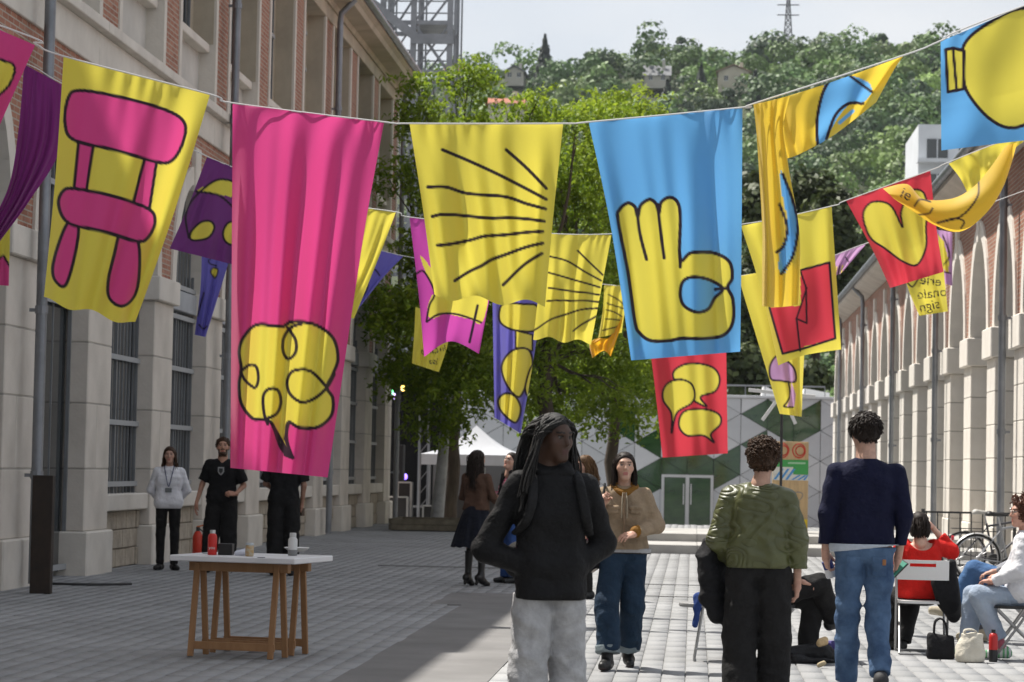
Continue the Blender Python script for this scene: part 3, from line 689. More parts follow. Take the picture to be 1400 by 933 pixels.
for X, Y, z in pts:
    near_ = (Y < 520); m = 350
    r = random.uniform(3.4, 6.6); h = r*random.uniform(.9, 1.45); conif = random.random() < .07
    c0 = np.array([X, Y, z+h*.40])
    nb = 4; bc = c0+np.clip(rng.normal(0, .42, (nb, 3)), -.7, .7)*np.array([r, r, h*.7]); brd = r*(.45+.35*rng.random(nb))
    if conif: bc = c0+np.stack([rng.normal(0, .3, nb), rng.normal(0, .3, nb), np.linspace(-h*.6, h*.8, nb)], 1); brd = np.linspace(r*.6, r*.25, nb)
    i = rng.integers(0, nb, m); d = unit(m); d[:, 2] = np.abs(d[:, 2])*1.05-.18*rng.random(m); d[:, 1] -= .25
    Cs.append(bc[i]+d*(brd[i]*(.85+.25*rng.random(m)))[:, None]*np.array([1, 1, 1.0])); Ns.append(d*.9+unit(m)*.55)
    bcx = base_cols[3 if conif else rng.choice(5, p=wts)]*(.8+.45*random.random())
    Co.append(bcx*(0.75+.5*rng.random((m, 1)))); Sz.append(np.full(m, r*.19)*(.6+.8*rng.random(m)))
C = np.concatenate(Cs); N = np.concatenate(Ns); N /= np.linalg.norm(N, axis=1, keepdims=True); Co = np.concatenate(Co); Sz = np.concatenate(Sz)
v, f = leaves(C, N, unit(len(C)), Sz, Sz*.8)
tag(ob('hillside_wood', mesh('hillside_wood', v, f, HM, cols=np.repeat(Co, 4, 0))), 'dense mixed green wood covering the hill behind the alley', 'wood', kind='stuff')
# tall dark conifer on the skyline
def conifer(px_, ytop, ybot, Y, rpx, label):
    Y = hill_depth(px_, ybot, Y)-4
    top = P(px_, ytop, Y); bot = P(px_, ybot, Y); h = top[2]-bot[2]; R = rpx*Y/FPX
    t = tag(empty('conifer_tree', bot-np.array([0, 0, 3.])), label, 'tree', 'conifers on the hill'); b = bot-np.array([0, 0, 3.])
    MB().tube([b, bot, top], [.5, .4, .05], 6).build('trunk', bark, t, b)
    m = 2600; u = rng.random(m)**.8; a = rng.random(m)*2*math.pi; tier = .75+.25*np.cos(u*34)
    rr = R*(1-u)**.8*tier*(.75+.35*rng.random(m))
    Cc = np.stack([bot[0]+rr*np.cos(a), bot[1]+rr*np.sin(a), bot[2]+u*h+rng.normal(0, .25, m)], 1)
    Nn = np.stack([np.cos(a), np.sin(a), np.full(m, .7)], 1)+unit(m)*.4; Nn /= np.linalg.norm(Nn, axis=1, keepdims=True)
    U = np.stack([np.cos(a), np.sin(a), np.full(m, -.35)], 1)
    v, f = leaves(Cc, Nn, U, np.full(m, 1.3), np.full(m, .7))
    ob('crown', mesh('crown', v-b, f, HM, cols=np.array((0.022, 0.042, 0.028))*(.7+.6*rng.random((m, 1))).repeat(4, 0)), t, b)
conifer(744, 50, 116, 590, 17, 'tall dark pointed conifer standing out on the hill skyline')
conifer(958, 92, 140, 585, 15, 'dark conifer between the grey roofed and the cream hill houses')
conifer(912, 112, 150, 575, 13, 'dark slender conifer under the grey roofed hill house')
conifer(1032, 100, 148, 585, 14, 'dark conifer right of the cream hill house')
# houses
def house(px_, py_, Y, wpx, hpx, roofm, wallm, label, ang=0.0, roofh=.42, dep=9.0):
    if Y > 450: Y = hill_depth(px_, py_+hpx*.7, Y)-8
    c = P(px_, py_+hpx/2, Y); k = Y/FPX; w_ = wpx*k; h_ = hpx*k; b = np.array([c[0], Y, c[2]-2]); t = tag(empty('hill_house', b), label, 'house', 'houses on the wooded hill')
    x0, x1 = b[0]-w_/2, b[0]+w_/2; z0, z1 = b[2], c[2]+h_*(1-roofh)
    y0, y1 = Y, Y+dep
    MB().box(x0, x1, y0, y1, z0, z1).build('wall', wallm, t, b)
    if ang == 0:       # ridge along x: roof slope faces the alley
        MB().prism([(y0-.5, z1-.25), ((y0+y1)/2, c[2]+h_), (y1+.5, z1-.25)], 'x', x0-.5, x1+.5).build('roof', roofm, t, b)
    else:              # gable faces the alley
        MB().prism([(x0, z1), (x1, z1), ((x0+x1)/2, c[2]+h_-.4)], 'y', y0, y1).build('gable', wallm, t, b)
        for a_, b_ in ((x0-.6, (x0+x1)/2), (x1+.6, (x0+x1)/2)): MB().bar((a_, (y0+y1)/2, z1-.2), (b_, (y0+y1)/2, c[2]+h_-.05), dep+1.2, .3).build('roof', roofm, t, b)
    nw = max(2, int(w_/2.6))
    for i in range(nw):
        xx = x0+w_*(i+.5)/nw; zc = (c[2]+z1)/2
        wn = MB().box(xx-.5, xx+.5, y0-.05, y0+.05, zc-.65, zc+.6).build('window', M['glass'], t, (xx, y0, zc)); MB().prism([(xx-.62, zc-.75), (xx+.62, zc-.75), (xx+.62, zc-.62), (xx+.03, zc-.62), (xx+.03, zc+.6), (xx-.03, zc+.6), (xx-.03, zc-.62), (xx-.62, zc-.62)], 'y', y0-.09, y0-.055).build('window_frame', mat('white_paint', (.7, .7, .68), .6), wn, (xx, y0, zc))
    MB().box(b[0]+w_*.2, b[0]+w_*.2+.8, y0+2.5, y0+3.3, z1, c[2]+h_+.9).build('chimney', wallm, t, b)
cream = mat('cream_render', (0.55, 0.50, 0.40), .85, .2, .4); slate = mat('slate_roof', (0.17, 0.175, 0.185), .7, .3, .6); cream2 = mat('pale_render', (0.50, 0.47, 0.42), .85, .2, .4)
house(703, 98, 580, 26, 18, slate, cream2, 'small gabled house half hidden left of the tall conifer', 1, .5)
house(898, 98, 575, 34, 24, slate, cream2, 'house with a steep grey slate roof on the hill', 0, .68)
house(1003, 102, 570, 42, 28, mat('brown_roof', (.25, .17, .12), .8), cream, 'cream gabled house on the hill under the pylon', 1, .35)
house(690, 140, 420, 46, 22, M['tile'], cream, 'low house with a terracotta tile roof above the locust trees', 0, .5)
house(620, 98, 575, 24, 26, M['tile'], cream2, 'small tiled house seen through the steel tower', 0, .5)
# pylon on the ridge
py_b = P(1077, 62, 690); pyl = tag(empty('power_pylon', py_b-np.array([0, 0, 6])), 'dark lattice power pylon on the hill ridge', 'pylon')
lat = MB(); k = 690/FPX; b0 = py_b-np.array([0, 0, 6]); hgt = 100*k
def leg_pt(sx, sy, t): w_ = (8.0*(1-t)+1.6*t)*k; return b0+np.array([sx*w_, sy*w_, hgt*t])
for sx in (-1, 1):
    for sy in (-1, 1): MB().bar(leg_pt(sx, sy, 0), leg_pt(sx, sy, 1), .22).build('leg', M['dark'], pyl, b0)
tt = [0, .14, .27, .39, .5, .6, .69, .77, .84, .9, .96]
for a_, b_ in zip(tt[:-1], tt[1:]):
    for sy in (-1, 1): lat.bar(leg_pt(-1, sy, a_), leg_pt(1, sy, b_), .13); lat.bar(leg_pt(1, sy, a_), leg_pt(-1, sy, b_), .13); lat.bar(leg_pt(-1, sy, b_), leg_pt(1, sy, b_), .13)
lat.build('lattice', M['dark'], pyl, b0)
for t_ in (.72, .86): a_ = leg_pt(0, 0, t_); MB().bar(a_-np.array([15*k, 0, 0]), a_+np.array([15*k, 0, 0]), .25).build('crossarm', M['dark'], pyl, b0)
# white apartment block at the right edge of the hill
ab = P(1290, 255, 210); abx0 = P(1257, 200, 210)[0]; apt = tag(empty('apartment_block', (abx0+6, 214, -1.1)), 'white apartment block with dark windows peeping over the right hall roof', 'building')
wm = mat('white_render', (.62, .64, .66), .8, .1, .5); z1 = P(1262, 168, 210)[2]
MB().box(abx0, abx0+14, 211, 224, -1.1, z1).build('wall', wm, apt, (abx0, 211, -1.1))
zz = z1-1.2
while zz > 6:
    MB().box(abx0-.15, abx0+14.1, 209.6, 211-.002, zz-2.05, zz-1.75).build('balcony', wm, apt, (abx0, 210, zz))
    for i in range(5):
        xx = abx0+.7+i*2.6; w0 = MB().box(xx, xx+1.7, 210.93, 211.03, zz-1.6, zz).build('window', M['glass'], apt, (xx, 211, zz)); MB().box(xx+.8, xx+.88, 210.88, 210.93, zz-1.6, zz).build('window_frame', wm, w0, (xx, 211, zz))
    zz -= 2.9
# ================================================================ steel tower
tw = tag(empty('steel_tower', (P(565, 300, 122)[0], 122, -1.1)), 'tall grey steel lattice stair tower behind the left factory roof', 'tower')
xs3 = [P(q, 200, 120)[0] for q in (520, 562, 612)]; TT = 25.0
tp0 = (xs3[1], 122, -1.1)
for yy in (120.0, 123.2):
    for xx in xs3:
        MB().box(xx-.13, xx+.13, yy-.13, yy+.13, -1.1, TT).build('post', M['steel'], tw, tp0)
        MB().box(xx+.21, xx+.29, yy-.04, yy+.04, -1.1, TT).build('stair_rod', M['steel'], tw, tp0)
levels = np.arange(1.2, TT, 2.35)
for q, z in enumerate(levels):
    for yy in (120.0, 123.2):
        MB().box(xs3[0], xs3[2], yy-.07, yy+.07, z, z+.20).build('beam', M['steel'], tw, tp0)
        MB().box(xs3[0], xs3[2], yy-.03, yy+.03, z+1.1, z+1.16).build('handrail', M['steel'], tw, tp0)
        for a_, b_ in ((0, 1), (1, 2)):
            i, j = (a_, b_) if q % 2 else (b_, a_)
            MB().bar((xs3[i], yy, z+.1), (xs3[j], yy, z+2.45), .10).build('brace', M['steel'], tw, tp0)
            if q % 2 == 0: MB().bar((xs3[j], yy+.1, z+.1), (xs3[i], yy+.1, z+2.45), .08).build('brace', M['steel'], tw, tp0)
    for xx in xs3: MB().box(xx-.06, xx+.06, 120.14, 123.06, z, z+.18).build('beam', M['steel'], tw, tp0)
    if q % 2: MB().box(xs3[1]+.14, xs3[2]-.14, 120.15, 123.05, z+.03, z+.09).build('deck', M['steel'], tw, tp0)
zb = P(590, 54, 120)[2]
MB().box(xs3[1]-.1, xs3[2]+.2, 119.75, 119.86, zb-.25, zb+.22).build('girder', M['steel'], tw, tp0)
MB().bar((xs3[0]-1.2, 119.8, zb+2.2), (xs3[1]+.1, 119.8, zb+.1), .12, .42).build('girder', M['steel'], tw, tp0)
# ================================================================ banners on lines across the alley
PINK, YEL, BLU, RED, VIO, MAG = (.74, .075, .28), (.82, .71, .10), (.15, .45, .84), (.74, .06, .09), (.19, .17, .60), (.66, .085, .46)
INK, MAU, ORA, PUR = (.028, .018, .028), (.62, .36, .62), (.86, .48, .025), (.26, .035, .23)
def spl(pts, closed=False, n=10):
    p = np.array(pts, float); m = len(p); o = []
    for i in range(m if closed else m-1):
        g = lambda k: p[k % m] if closed else p[min(max(k, 0), m-1)]
        a, b, c, d = g(i-1), g(i), g(i+1), g(i+2)
        for t in np.linspace(0, 1, n, endpoint=False):
            o.append(.5*(2*b+(c-a)*t+(2*a-5*b+4*c-d)*t*t+(3*b-a-3*c+d)*t**3))
    if not closed: o.append(p[-1])
    return np.array(o)
def inside(Q, poly):
    x, y = Q[:, 0], Q[:, 1]; r = np.zeros(len(Q), bool); n = len(poly)
    for i in range(n):
        (x1, y1), (x2, y2) = poly[i-1], poly[i]
        if y1 == y2: continue
        k = ((y1 > y) != (y2 > y)) & (x < (x2-x1)*(y-y1)/(y2-y1)+x1); r ^= k
    return r
def dist(Q, line):
    d = np.full(len(Q), 1e9)
    for a, b in zip(line[:-1], line[1:]):
        ab = b-a; t = np.clip(((Q-a)@ab)/(ab@ab+1e-9), 0, 1); e = Q-(a+t[:, None]*ab); d = np.minimum(d, np.sqrt((e*e).sum(1)))
    return d
def paint(Q, base, ops):
    c = np.tile(np.array(base, float), (len(Q), 1))
    for op in ops:
        if op[0] == 'fill':
            c[inside(Q, op[1])] = op[2]
        elif op[0] == 'line':
            k = np.clip((op[2]/2-dist(Q, np.array(op[1], float)))/.9+.5, 0, 1)[:, None]; c = c*(1-k)+np.array(op[3] if len(op) > 3 else INK)*k
        elif op[0] == 'tri':
            for t in op[1]: c[inside(Q, t)] = op[2]
    return c
def blob(pts, col, w, closed=True, n=10):
    s = spl(pts, True, n); return [('fill', s, col), ('line', np.vstack([s, s[:1]]), w)]
def cloth_mat():
    m = mat('banner_cloth', (.5, .5, .5), .55, attr='col', trans=.50, spec=.25, sheen=.3, bump=.05, bscale=60)
    return m
CM = cloth_mat()
def patch(rows, Y, step, base, ops, folds=.06, seed=0, nf=3.0, depth=None, wave=0.0, topfree=.12, drift=.25):
    """rows = control rows (top to bottom), each a list of picture points left to right, all the same length"""
    r = np.random.default_rng(seed); R = np.array(rows, float); nr, nc = R.shape[:2]
    wpx = max(np.linalg.norm(np.diff(R, axis=1), axis=2).sum(1)); hpx = max(np.linalg.norm(np.diff(R, axis=0), axis=2).sum(0))
    nu, nv = max(6, int(wpx/step)), max(6, int(hpx/step)); u = np.linspace(0, 1, nu); v = np.linspace(0, 1, nv)
    def interp(Pn, t):                         # Pn: (k, ..., 2) Catmull-Rom along the first axis
        k = len(Pn)
        if k == 2: return Pn[0]*(1-t)[:, None, None]+Pn[1]*t[:, None, None]
        x = t*(k-1); i = np.clip(x.astype(int), 0, k-2); f = (x-i)[:, None, None]
        g = lambda j: Pn[np.clip(j, 0, k-1)]
        a, b, c, d = g(i-1), g(i), g(i+1), g(i+2)
        return .5*(2*b+(c-a)*f+(2*a-5*b+4*c-d)*f*f+(3*b-a-3*c+d)*f**3)
    cols = interp(R, v)                        # nv, nc, 2
    grid = interp(cols.transpose(1, 0, 2), u).transpose(1, 0, 2)      # nv, nu, 2
    UU, VV = np.meshgrid(u, v)
    Q = grid.reshape(-1, 2).copy()
    env = (topfree+(1-topfree)*np.clip(VV*1.6, 0, 1)**.8)
    D = np.zeros_like(UU)
    for k in range(4):
        f = nf*(.45+.55*k)*(.8+.4*r.random()); ph = r.random()*6.28; dr = (r.random()-.5)*2*drift*(k+1)
        D += np.sin(2*math.pi*(f*UU+dr*VV)+ph+.6*np.sin(2*math.pi*f*UU*.5+ph))*(1/(1+k*.8))
    D *= folds*env*.85
    D += folds*.35*np.sin(2*math.pi*(1.2*VV+.6*UU)+r.random()*6)*VV
    D += folds*.13*np.exp(-((VV)/.14)**2)*np.sin(2*math.pi*nf*(2.1*UU+.5*np.sin(5*UU+r.random()*6)))      # small tension puckers at the hem
    if depth is not None: D += depth(UU, VV)
    if wave: grid = grid+np.stack([0*UU, wave*VV**4*np.sin(2*math.pi*nf*.9*UU+r.random()*6)], -1)
    gq = grid.reshape(-1, 2); d_ = D.ravel()
    cam_ = np.stack([gq[:, 0]-700, 466.5-gq[:, 1], np.full(len(gq), -FPX)], 1) @ A.T
    pos = cam_*((Y+d_)/cam_[:, 1])[:, None]; pos[:, 2] += CAMZ
    ii = np.arange(nu*nv).reshape(nv, nu); F = np.stack([ii[:-1, :-1], ii[1:, :-1], ii[1:, 1:], ii[:-1, 1:]], -1).reshape(-1, 4)
    return pos, F, paint(Q, base, ops)
def banner(name, label, patches, group='printed banners hanging over the alley'):
    V = []; F = []; Cc = []; o = 0
    for p, f, c in patches: V.append(p); F.append(f+o); Cc.append(c); o += len(p)
    V = np.concatenate(V); F = np.concatenate(F); Cc = np.concatenate(Cc); org = V[len(V)//2*0]
    b = ob(name, mesh(name, V-org, F, CM, True, Cc), None, org); tag(b, label, 'banner', group); return b
def quad(TL, TR, BR, BL, mids=None):
    if mids is None: return [[TL, TR], [BL, BR]]
    return [[TL, TR]]+mids+[[BL, BR]]
def text_tris(txt, cx, cy, size, ang=0.0, mirror=False):
    cu = bpy.data.curves.new('t', 'FONT'); cu.body = txt; cu.size = 1; cu.align_x = 'CENTER'; cu.resolution_u = 3
    o = bpy.data.objects.new('t', cu); COL.objects.link(o); bpy.context.view_layer.update()
    me = o.to_mesh(); me.calc_loop_triangles(); vs = np.array([q.co[:2] for q in me.vertices]); tr = [t.vertices[:] for t in me.loop_triangles]
    o.to_mesh_clear(); bpy.data.objects.remove(o); bpy.data.curves.remove(cu)
    if mirror: vs[:, 0] *= -1
    vs[:, 1] *= -1; ca, sa = math.cos(ang), math.sin(ang)
    vs = vs*size; vs = np.stack([vs[:, 0]*ca-vs[:, 1]*sa+cx, vs[:, 0]*sa+vs[:, 1]*ca+cy], 1)
    return [('tri', [vs[list(t)] for t in tr], INK)]
Y1, Y2, Y3 = 15.0, 25.0, 36.0
# --- first line
ops = blob([(-60, 60), (-5, 80), (20, 92), (5, 125), (-50, 150)], YEL, 3.6, n=4)
banner('banner', 'pink banner cut off by the left picture edge, with a yellow shape', [patch(quad((-100, -2), (48, 62), (-45, 272), (-130, 200)), Y1-.4, 2.0, PINK, ops, .05, 1)])
st = []
st += blob([(96, 215), (108, 213), (85, 310), (108, 380), (92, 390), (75, 370), (80, 330)], PINK, 4.2) if False else []
def poly(pts, col, w):
    p = np.array(pts, float); return [('fill', p, col), ('line', np.vstack([p, p[:1]]), w)]
st += blob([(93, 305), (107, 307), (103, 345), (90, 388), (76, 386), (72, 368), (80, 335)], PINK, 4.4)
st += blob([(165, 320), (187, 327), (191, 360), (186, 400), (170, 416), (150, 408), (148, 385), (156, 350)], PINK, 4.4)
st += poly([(108, 190), (128, 196), (118, 262), (101, 258)], PINK, 4.2) + poly([(198, 216), (214, 222), (204, 288), (182, 278)], PINK, 4.2)
st += blob([(108, 124), (160, 132), (225, 150), (252, 168), (250, 195), (236, 219), (215, 222), (160, 206), (102, 192), (89, 170), (93, 135)], PINK, 4.6)
st += blob([(100, 258), (140, 265), (200, 284), (212, 302), (202, 325), (185, 329), (130, 314), (92, 304), (80, 280), (86, 262)], PINK, 4.6)
banner('banner', 'yellow banner with a pink stool, hanging leftmost but one on the nearest line', [patch(quad((87, 78), (287, 130), (185, 444), (60, 410), [[(76, 240), (240, 285)]]), Y1+.1, 1.5, YEL, st, .07, 3, 2.2, drift=.15, wave=4)])
bp_ = []
body = spl([(384, 447), (400, 440), (430, 444), (455, 462), (462, 490), (455, 512), (447, 530), (455, 545), (453, 568), (435, 584), (410, 585), (394, 578), (392, 600), (397, 624), (384, 612), (372, 580), (360, 574), (345, 572), (330, 552), (327, 525), (330, 505), (327, 480), (334, 460), (352, 444)], True)
bp_ += [('fill', body, YEL), ('line', np.vstack([body, body[:1]]), 4.6)]
bp_ += [('line', spl([(393, 448), (404, 465), (404, 482), (394, 491), (387, 480), (388, 462), (398, 448), (412, 443)]), 4.4), ('line', spl([(329, 508), (342, 499), (351, 503), (353, 520), (348, 530), (335, 520), (329, 508)]), 4.2),
        ('line', spl([(447, 530), (425, 508), (402, 507), (393, 520), (396, 538), (412, 550), (430, 545), (447, 530), (457, 512)]), 4.4),
        ('line', spl([(352, 573), (362, 573), (378, 566), (384, 550), (380, 534), (368, 532), (360, 542), (361, 565), (366, 580)]), 4.4), ('line', [(372, 580), (390, 612), (400, 626)], 4.6), ('line', [(394, 580), (390, 600), (400, 626)], 4.6)]
bp_ += [('line', [(384, 608), (400, 626), (390, 622)], 5)]
banner('banner', 'tall pink banner with a yellow brain shaped speech bubble', [patch(quad((318, 142), (525, 168), (448, 653), (315, 640), [[(317, 320), (496, 330)]]), Y1, 1.45, PINK, bp_, .10, 21, 2.1, drift=.08)])
rays = [[(605, 205), (645, 222), (690, 243), (747, 273)], [(692, 205), (720, 230), (747, 258)], [(585, 256), (610, 256), (640, 265), (690, 269), (720, 279), (746, 286)], [(591, 296), (610, 293), (660, 298), (700, 298), (744, 303)],
        [(598, 335), (640, 330), (665, 323), (700, 320), (742, 317)], [(622, 382), (655, 367), (680, 351), (742, 333)], [(688, 387), (715, 365), (741, 347)]]
banner('banner', 'large yellow banner with black rays on the nearest line', [patch(quad((560, 170), (770, 170), (745, 417), (594, 405), [[(578, 285), (757, 290)]]), Y1+.05, 1.5, YEL, [('line', spl(q), 4.6) for q in rays], .075, 9, 2.4, wave=5)])
hd = []
hand = spl([(845, 302), (847, 287), (858, 278), (868, 283), (872, 296), (876, 281), (888, 273), (897, 279), (901, 291), (904, 277), (916, 270), (927, 278), (930, 300), (930, 355), (945, 346), (975, 346), (997, 358), (1001, 380), (995, 393), (1002, 410), (1002, 440), (990, 458), (965, 463), (932, 463), (915, 466), (890, 466), (875, 456), (868, 440), (858, 370)], True)
hd += [('fill', hand, YEL), ('line', np.vstack([hand, hand[:1]]), 4.8)]
drop = spl([(988, 395), (970, 383), (948, 379), (934, 385), (930, 402), (935, 418), (952, 427), (968, 423), (977, 408)], True)
hd += [('fill', drop, BLU), ('line', np.vstack([drop, drop[:1]]), 4.6), ('line', [(978, 396), (995, 394)], 4.4), ('line', spl([(871, 288), (875, 320), (884, 355)]), 4.6), ('line', spl([(899, 280), (903, 315), (908, 353)]), 4.6), ('line', [(930, 350), (930, 365)], 4.6)]
banner('banner', 'large blue banner with a yellow hand making an okay sign', [patch(quad((805, 168), (1015, 148), (1012, 481), (863, 493), [[(835, 310), (1014, 310)]]), Y1, 1.45, BLU, hd, .085, 12, 2.0, drift=.06)])
arcs = [('fill', spl([(1130, 112), (1160, 104), (1185, 112), (1192, 125), (1180, 140), (1165, 140), (1148, 158), (1135, 180), (1122, 200), (1115, 190), (1118, 155)], True), BLU),
        ('line', spl([(1135, 108), (1124, 130), (1117, 165), (1118, 200)]), 4.2), ('line', spl([(1180, 142), (1160, 142), (1142, 158), (1130, 190)]), 4.2), ('line', [(1162, 104), (1192, 126)], 3.8), ('line', [(1166, 152), (1148, 168)], 5, BLU)]
fl = [[(1031, 144), (1082, 130), (1150, 108), (1235, 77)], [(1060, 175), (1085, 172), (1150, 148), (1222, 96)], [(1076, 217), (1095, 210), (1140, 185), (1198, 140)]]
arc2 = [('fill', spl([(1067, 232), (1080, 262), (1090, 300), (1088, 335), (1075, 370), (1066, 374), (1066, 345), (1078, 310), (1070, 270)], True), BLU), ('line', spl([(1070, 238), (1084, 275), (1091, 310), (1084, 350), (1068, 375)]), 4), ('line', spl([(1066, 280), (1076, 310), (1072, 335), (1062, 345)]), 4)]
sl = [[(1030, 143), (1052, 138), (1080, 131)], [(1034, 180), (1052, 175), (1072, 170)], [(1038, 240), (1056, 235), (1078, 228)], [(1042, 310), (1060, 312), (1092, 308)], [(1042, 360), (1064, 362), (1094, 364)], [(1042, 419), (1064, 420), (1092, 417)]]
banner('banner', 'twisted yellow banner with a blue arc, knotted round the nearest line', [patch(sl, Y1-.05, 1.6, tuple(np.array(YEL)*.55+np.array(ORA)*.45), arc2, .07, 4, 1.4, drift=.05), patch(fl, Y1+.06, 1.6, tuple(np.array(YEL)*.55+np.array(ORA)*.45), arcs, .05, 6, 2.5)])
bul = spl([(1318, 62), (1345, 36), (1395, 12), (1440, 20), (1455, 70), (1440, 130), (1410, 165), (1380, 175), (1350, 160), (1322, 125), (1317, 95)], True)
bu = [('fill', bul, YEL), ('line', np.vstack([bul, bul[:1]]), 4.6)] + poly([(1293, 68), (1304, 66), (1318, 70), (1317, 122), (1296, 126)], YEL, 4.4) + [('line', [(1303, 67), (1308, 124)], 4)]
banner('banner', 'blue banner with a big yellow light bulb in the upper right corner', [patch(quad((1286, 57), (1500, -35), (1500, 180), (1287, 206)), Y1, 1.8, BLU, bu, .05, 17, 1.6)])
# --- second line
banner('banner', 'plain deep magenta banner blown sideways behind the yellow stool banner', [patch([[(33, 88), (90, 119)], [(25, 180), (82, 205)], [(10, 260), (40, 275)], [(-30, 335), (0, 330)]], Y2, 2.2, PUR, [], .12, 5, 2.0)])
banner('banner', 'small yellow and pink banner end beside the grey downpipe at the left edge', [patch(quad((-30, 285), (14, 305), (12, 391), (-30, 388)), Y2+1.5, 2.2, YEL, [('fill', np.array([(-25, 365), (5, 350), (20, 375), (20, 400), (-35, 400)]), PINK), ('line', [(-25, 367), (5, 350), (20, 376)], 3)], .05, 7)])
fc = [('fill', spl([(270, 262), (285, 252), (298, 246), (325, 252), (345, 280), (318, 270), (295, 266)], True), YEL), ('line', spl([(258, 325), (254, 295), (266, 270), (298, 246), (330, 252)]), 3.0), ('line', spl([(268, 262), (300, 268), (325, 290)]), 3.0)]
fc += blob([(262, 316), (275, 304), (288, 303), (293, 312), (285, 325), (268, 329), (260, 326)], YEL, 3) + blob([(305, 318), (312, 305), (325, 305), (330, 325), (318, 335), (308, 330)], YEL, 3)
banner('banner', 'purple banner with a yellow winking face left of the tall pink banner', [patch([[(283, 215), (380, 252)], [(256, 285), (350, 320)], [(232, 340), (335, 366)]], Y2, 1.2, (.20, .045, .23), fc, .08, 14, 1.8)])
banner('banner', 'pale yellow banner edge showing right of the tall pink banner', [patch(quad((440, 277), (541, 291), (484, 436), (420, 420), [[(440, 350), (518, 352)]]), Y2, 2.2, YEL, [], .07, 15)])
mg = [('fill', spl([(575, 350), (592, 370), (600, 378), (640, 378), (668, 385), (660, 440), (640, 436), (610, 430), (590, 436), (584, 425), (590, 405), (597, 398), (585, 380)], True, 6), YEL), ('line', spl([(570, 374), (580, 372), (594, 400), (587, 418), (583, 440)]), 2.8), ('line', spl([(584, 440), (600, 430), (625, 430), (658, 441)]), 2.8), ('line', [(653, 418), (642, 468)], 3.6)]
banner('banner', 'magenta banner with a yellow band under the large ray banner', [patch([[(560, 298), (640, 306), (690, 312)], [(572, 400), (625, 396), (672, 395)], [(580, 488), (616, 467), (655, 484)]], Y2, 1.25, MAG, mg, .07, 18, 1.6)])
vp = blob([(683, 425), (690, 415), (715, 416), (735, 420), (735, 450), (705, 452), (685, 442)], YEL, 2.8) + poly([(705, 452), (728, 458), (728, 480), (705, 476)], YEL, 2.4) + blob([(686, 500), (700, 480), (722, 478), (728, 500), (718, 530), (708, 543), (692, 525)], YEL, 2.8) + blob([(682, 545), (692, 538), (705, 543), (712, 560), (705, 578), (690, 568), (682, 556)], YEL, 2.8) + blob([(728, 500), (718, 530), (725, 545), (736, 530)], YEL, 2.6)
banner('banner', 'violet banner with yellow spoon shapes hanging before the middle locust trunk', [patch([[(672, 330), (742, 322)], [(674, 450), (736, 445)], [(676, 571), (712, 593)]], Y2+2, 1.25, VIO, vp, .08, 19, 1.7)])
r2 = [[(747, 350), (775, 357), (800, 372), (822, 384)], [(790, 343), (805, 358), (824, 376)], [(750, 373), (775, 380), (820, 393)], [(750, 394), (780, 398), (819, 403)], [(748, 412), (780, 411), (819, 413)], [(730, 450), (760, 435), (785, 426), (818, 421)], [(784, 453), (800, 442), (818, 430)]]
banner('banner', 'smaller pale yellow ray banner on the second line, left of the blue hand banner', [patch([[(748, 320), (836, 322)], [(738, 390), (822, 396)], [(729, 462), (808, 469)]], Y2, 1.25, YEL, [('line', spl(q), 2.6) for q in r2], .06, 22, 2.2, wave=3)])
rd = poly([(1053, 412), (1096, 372), (1103, 442), (1088, 436), (1093, 392)], RED, 2.5)[:0]
rd = [('fill', np.array([(1052, 421), (1095, 418), (1094, 370), (1134, 358), (1143, 462), (1100, 474), (1070, 484)]), RED), ('line', [(1052, 421), (1070, 484), (1098, 477), (1142, 463), (1134, 359), (1094, 370)], 3.2), ('line', [(1094, 370), (1102, 393), (1103, 442), (1089, 436), (1094, 480)], 2.6), ('line', [(1103, 394), (1089, 436)], 2.4)]
banner('banner', 'yellow banner with a red torn block hanging before the olive trees', [patch([[(1013, 309), (1075, 297), (1137, 283)], [(1040, 395), (1090, 392), (1143, 372)], [(1064, 500), (1100, 486), (1150, 478)]], Y2, 1.3, YEL, rd, .10, 25, 1.5, drift=.1)])
ht = spl([(1180, 296), (1188, 279), (1205, 276), (1220, 284), (1234, 311), (1232, 290), (1245, 262), (1262, 263), (1268, 285), (1266, 310), (1266, 338), (1254, 362), (1235, 358), (1210, 340), (1190, 325)], True)
banner('banner', 'red banner with a yellow heart near the right hall', [patch([[(1157, 275), (1272, 234)], [(1192, 340), (1280, 310)], [(1217, 394), (1290, 372)]], Y2, 1.6, RED, [('fill', ht, YEL), ('line', np.vstack([ht, ht[:1]]), 2.8)], .07, 28, 1.7)])
mid = tuple(np.array(YEL)*.4+np.array(ORA)*.6)
sc1 = [[(1207, 258), (1240, 252), (1262, 272), (1300, 272), (1328, 258), (1352, 232), (1375, 199)], [(1215, 265), (1245, 272), (1270, 290), (1305, 293), (1340, 276), (1365, 245), (1383, 197)], [(1222, 272), (1250, 290), (1278, 308), (1312, 317), (1345, 295), (1372, 255), (1391, 195)]]
so_ = [('line', spl([(1338, 249), (1336, 270), (1315, 295), (1282, 305)]), 2.6), ('line', spl([(1282, 305), (1305, 299), (1318, 303), (1314, 312)]), 2.4), ('line', spl([(1250, 282), (1258, 273), (1272, 276)]), 2.4), ('line', spl([(1255, 294), (1270, 292), (1275, 285)]), 2.4)] + text_tris('ie', 1236, 272, 22, .45)
sc2 = [[(1297, 224), (1330, 209), (1365, 196), (1400, 184)], [(1312, 243), (1340, 228), (1370, 212), (1398, 195)], [(1322, 263), (1345, 245), (1368, 222), (1385, 200)]]
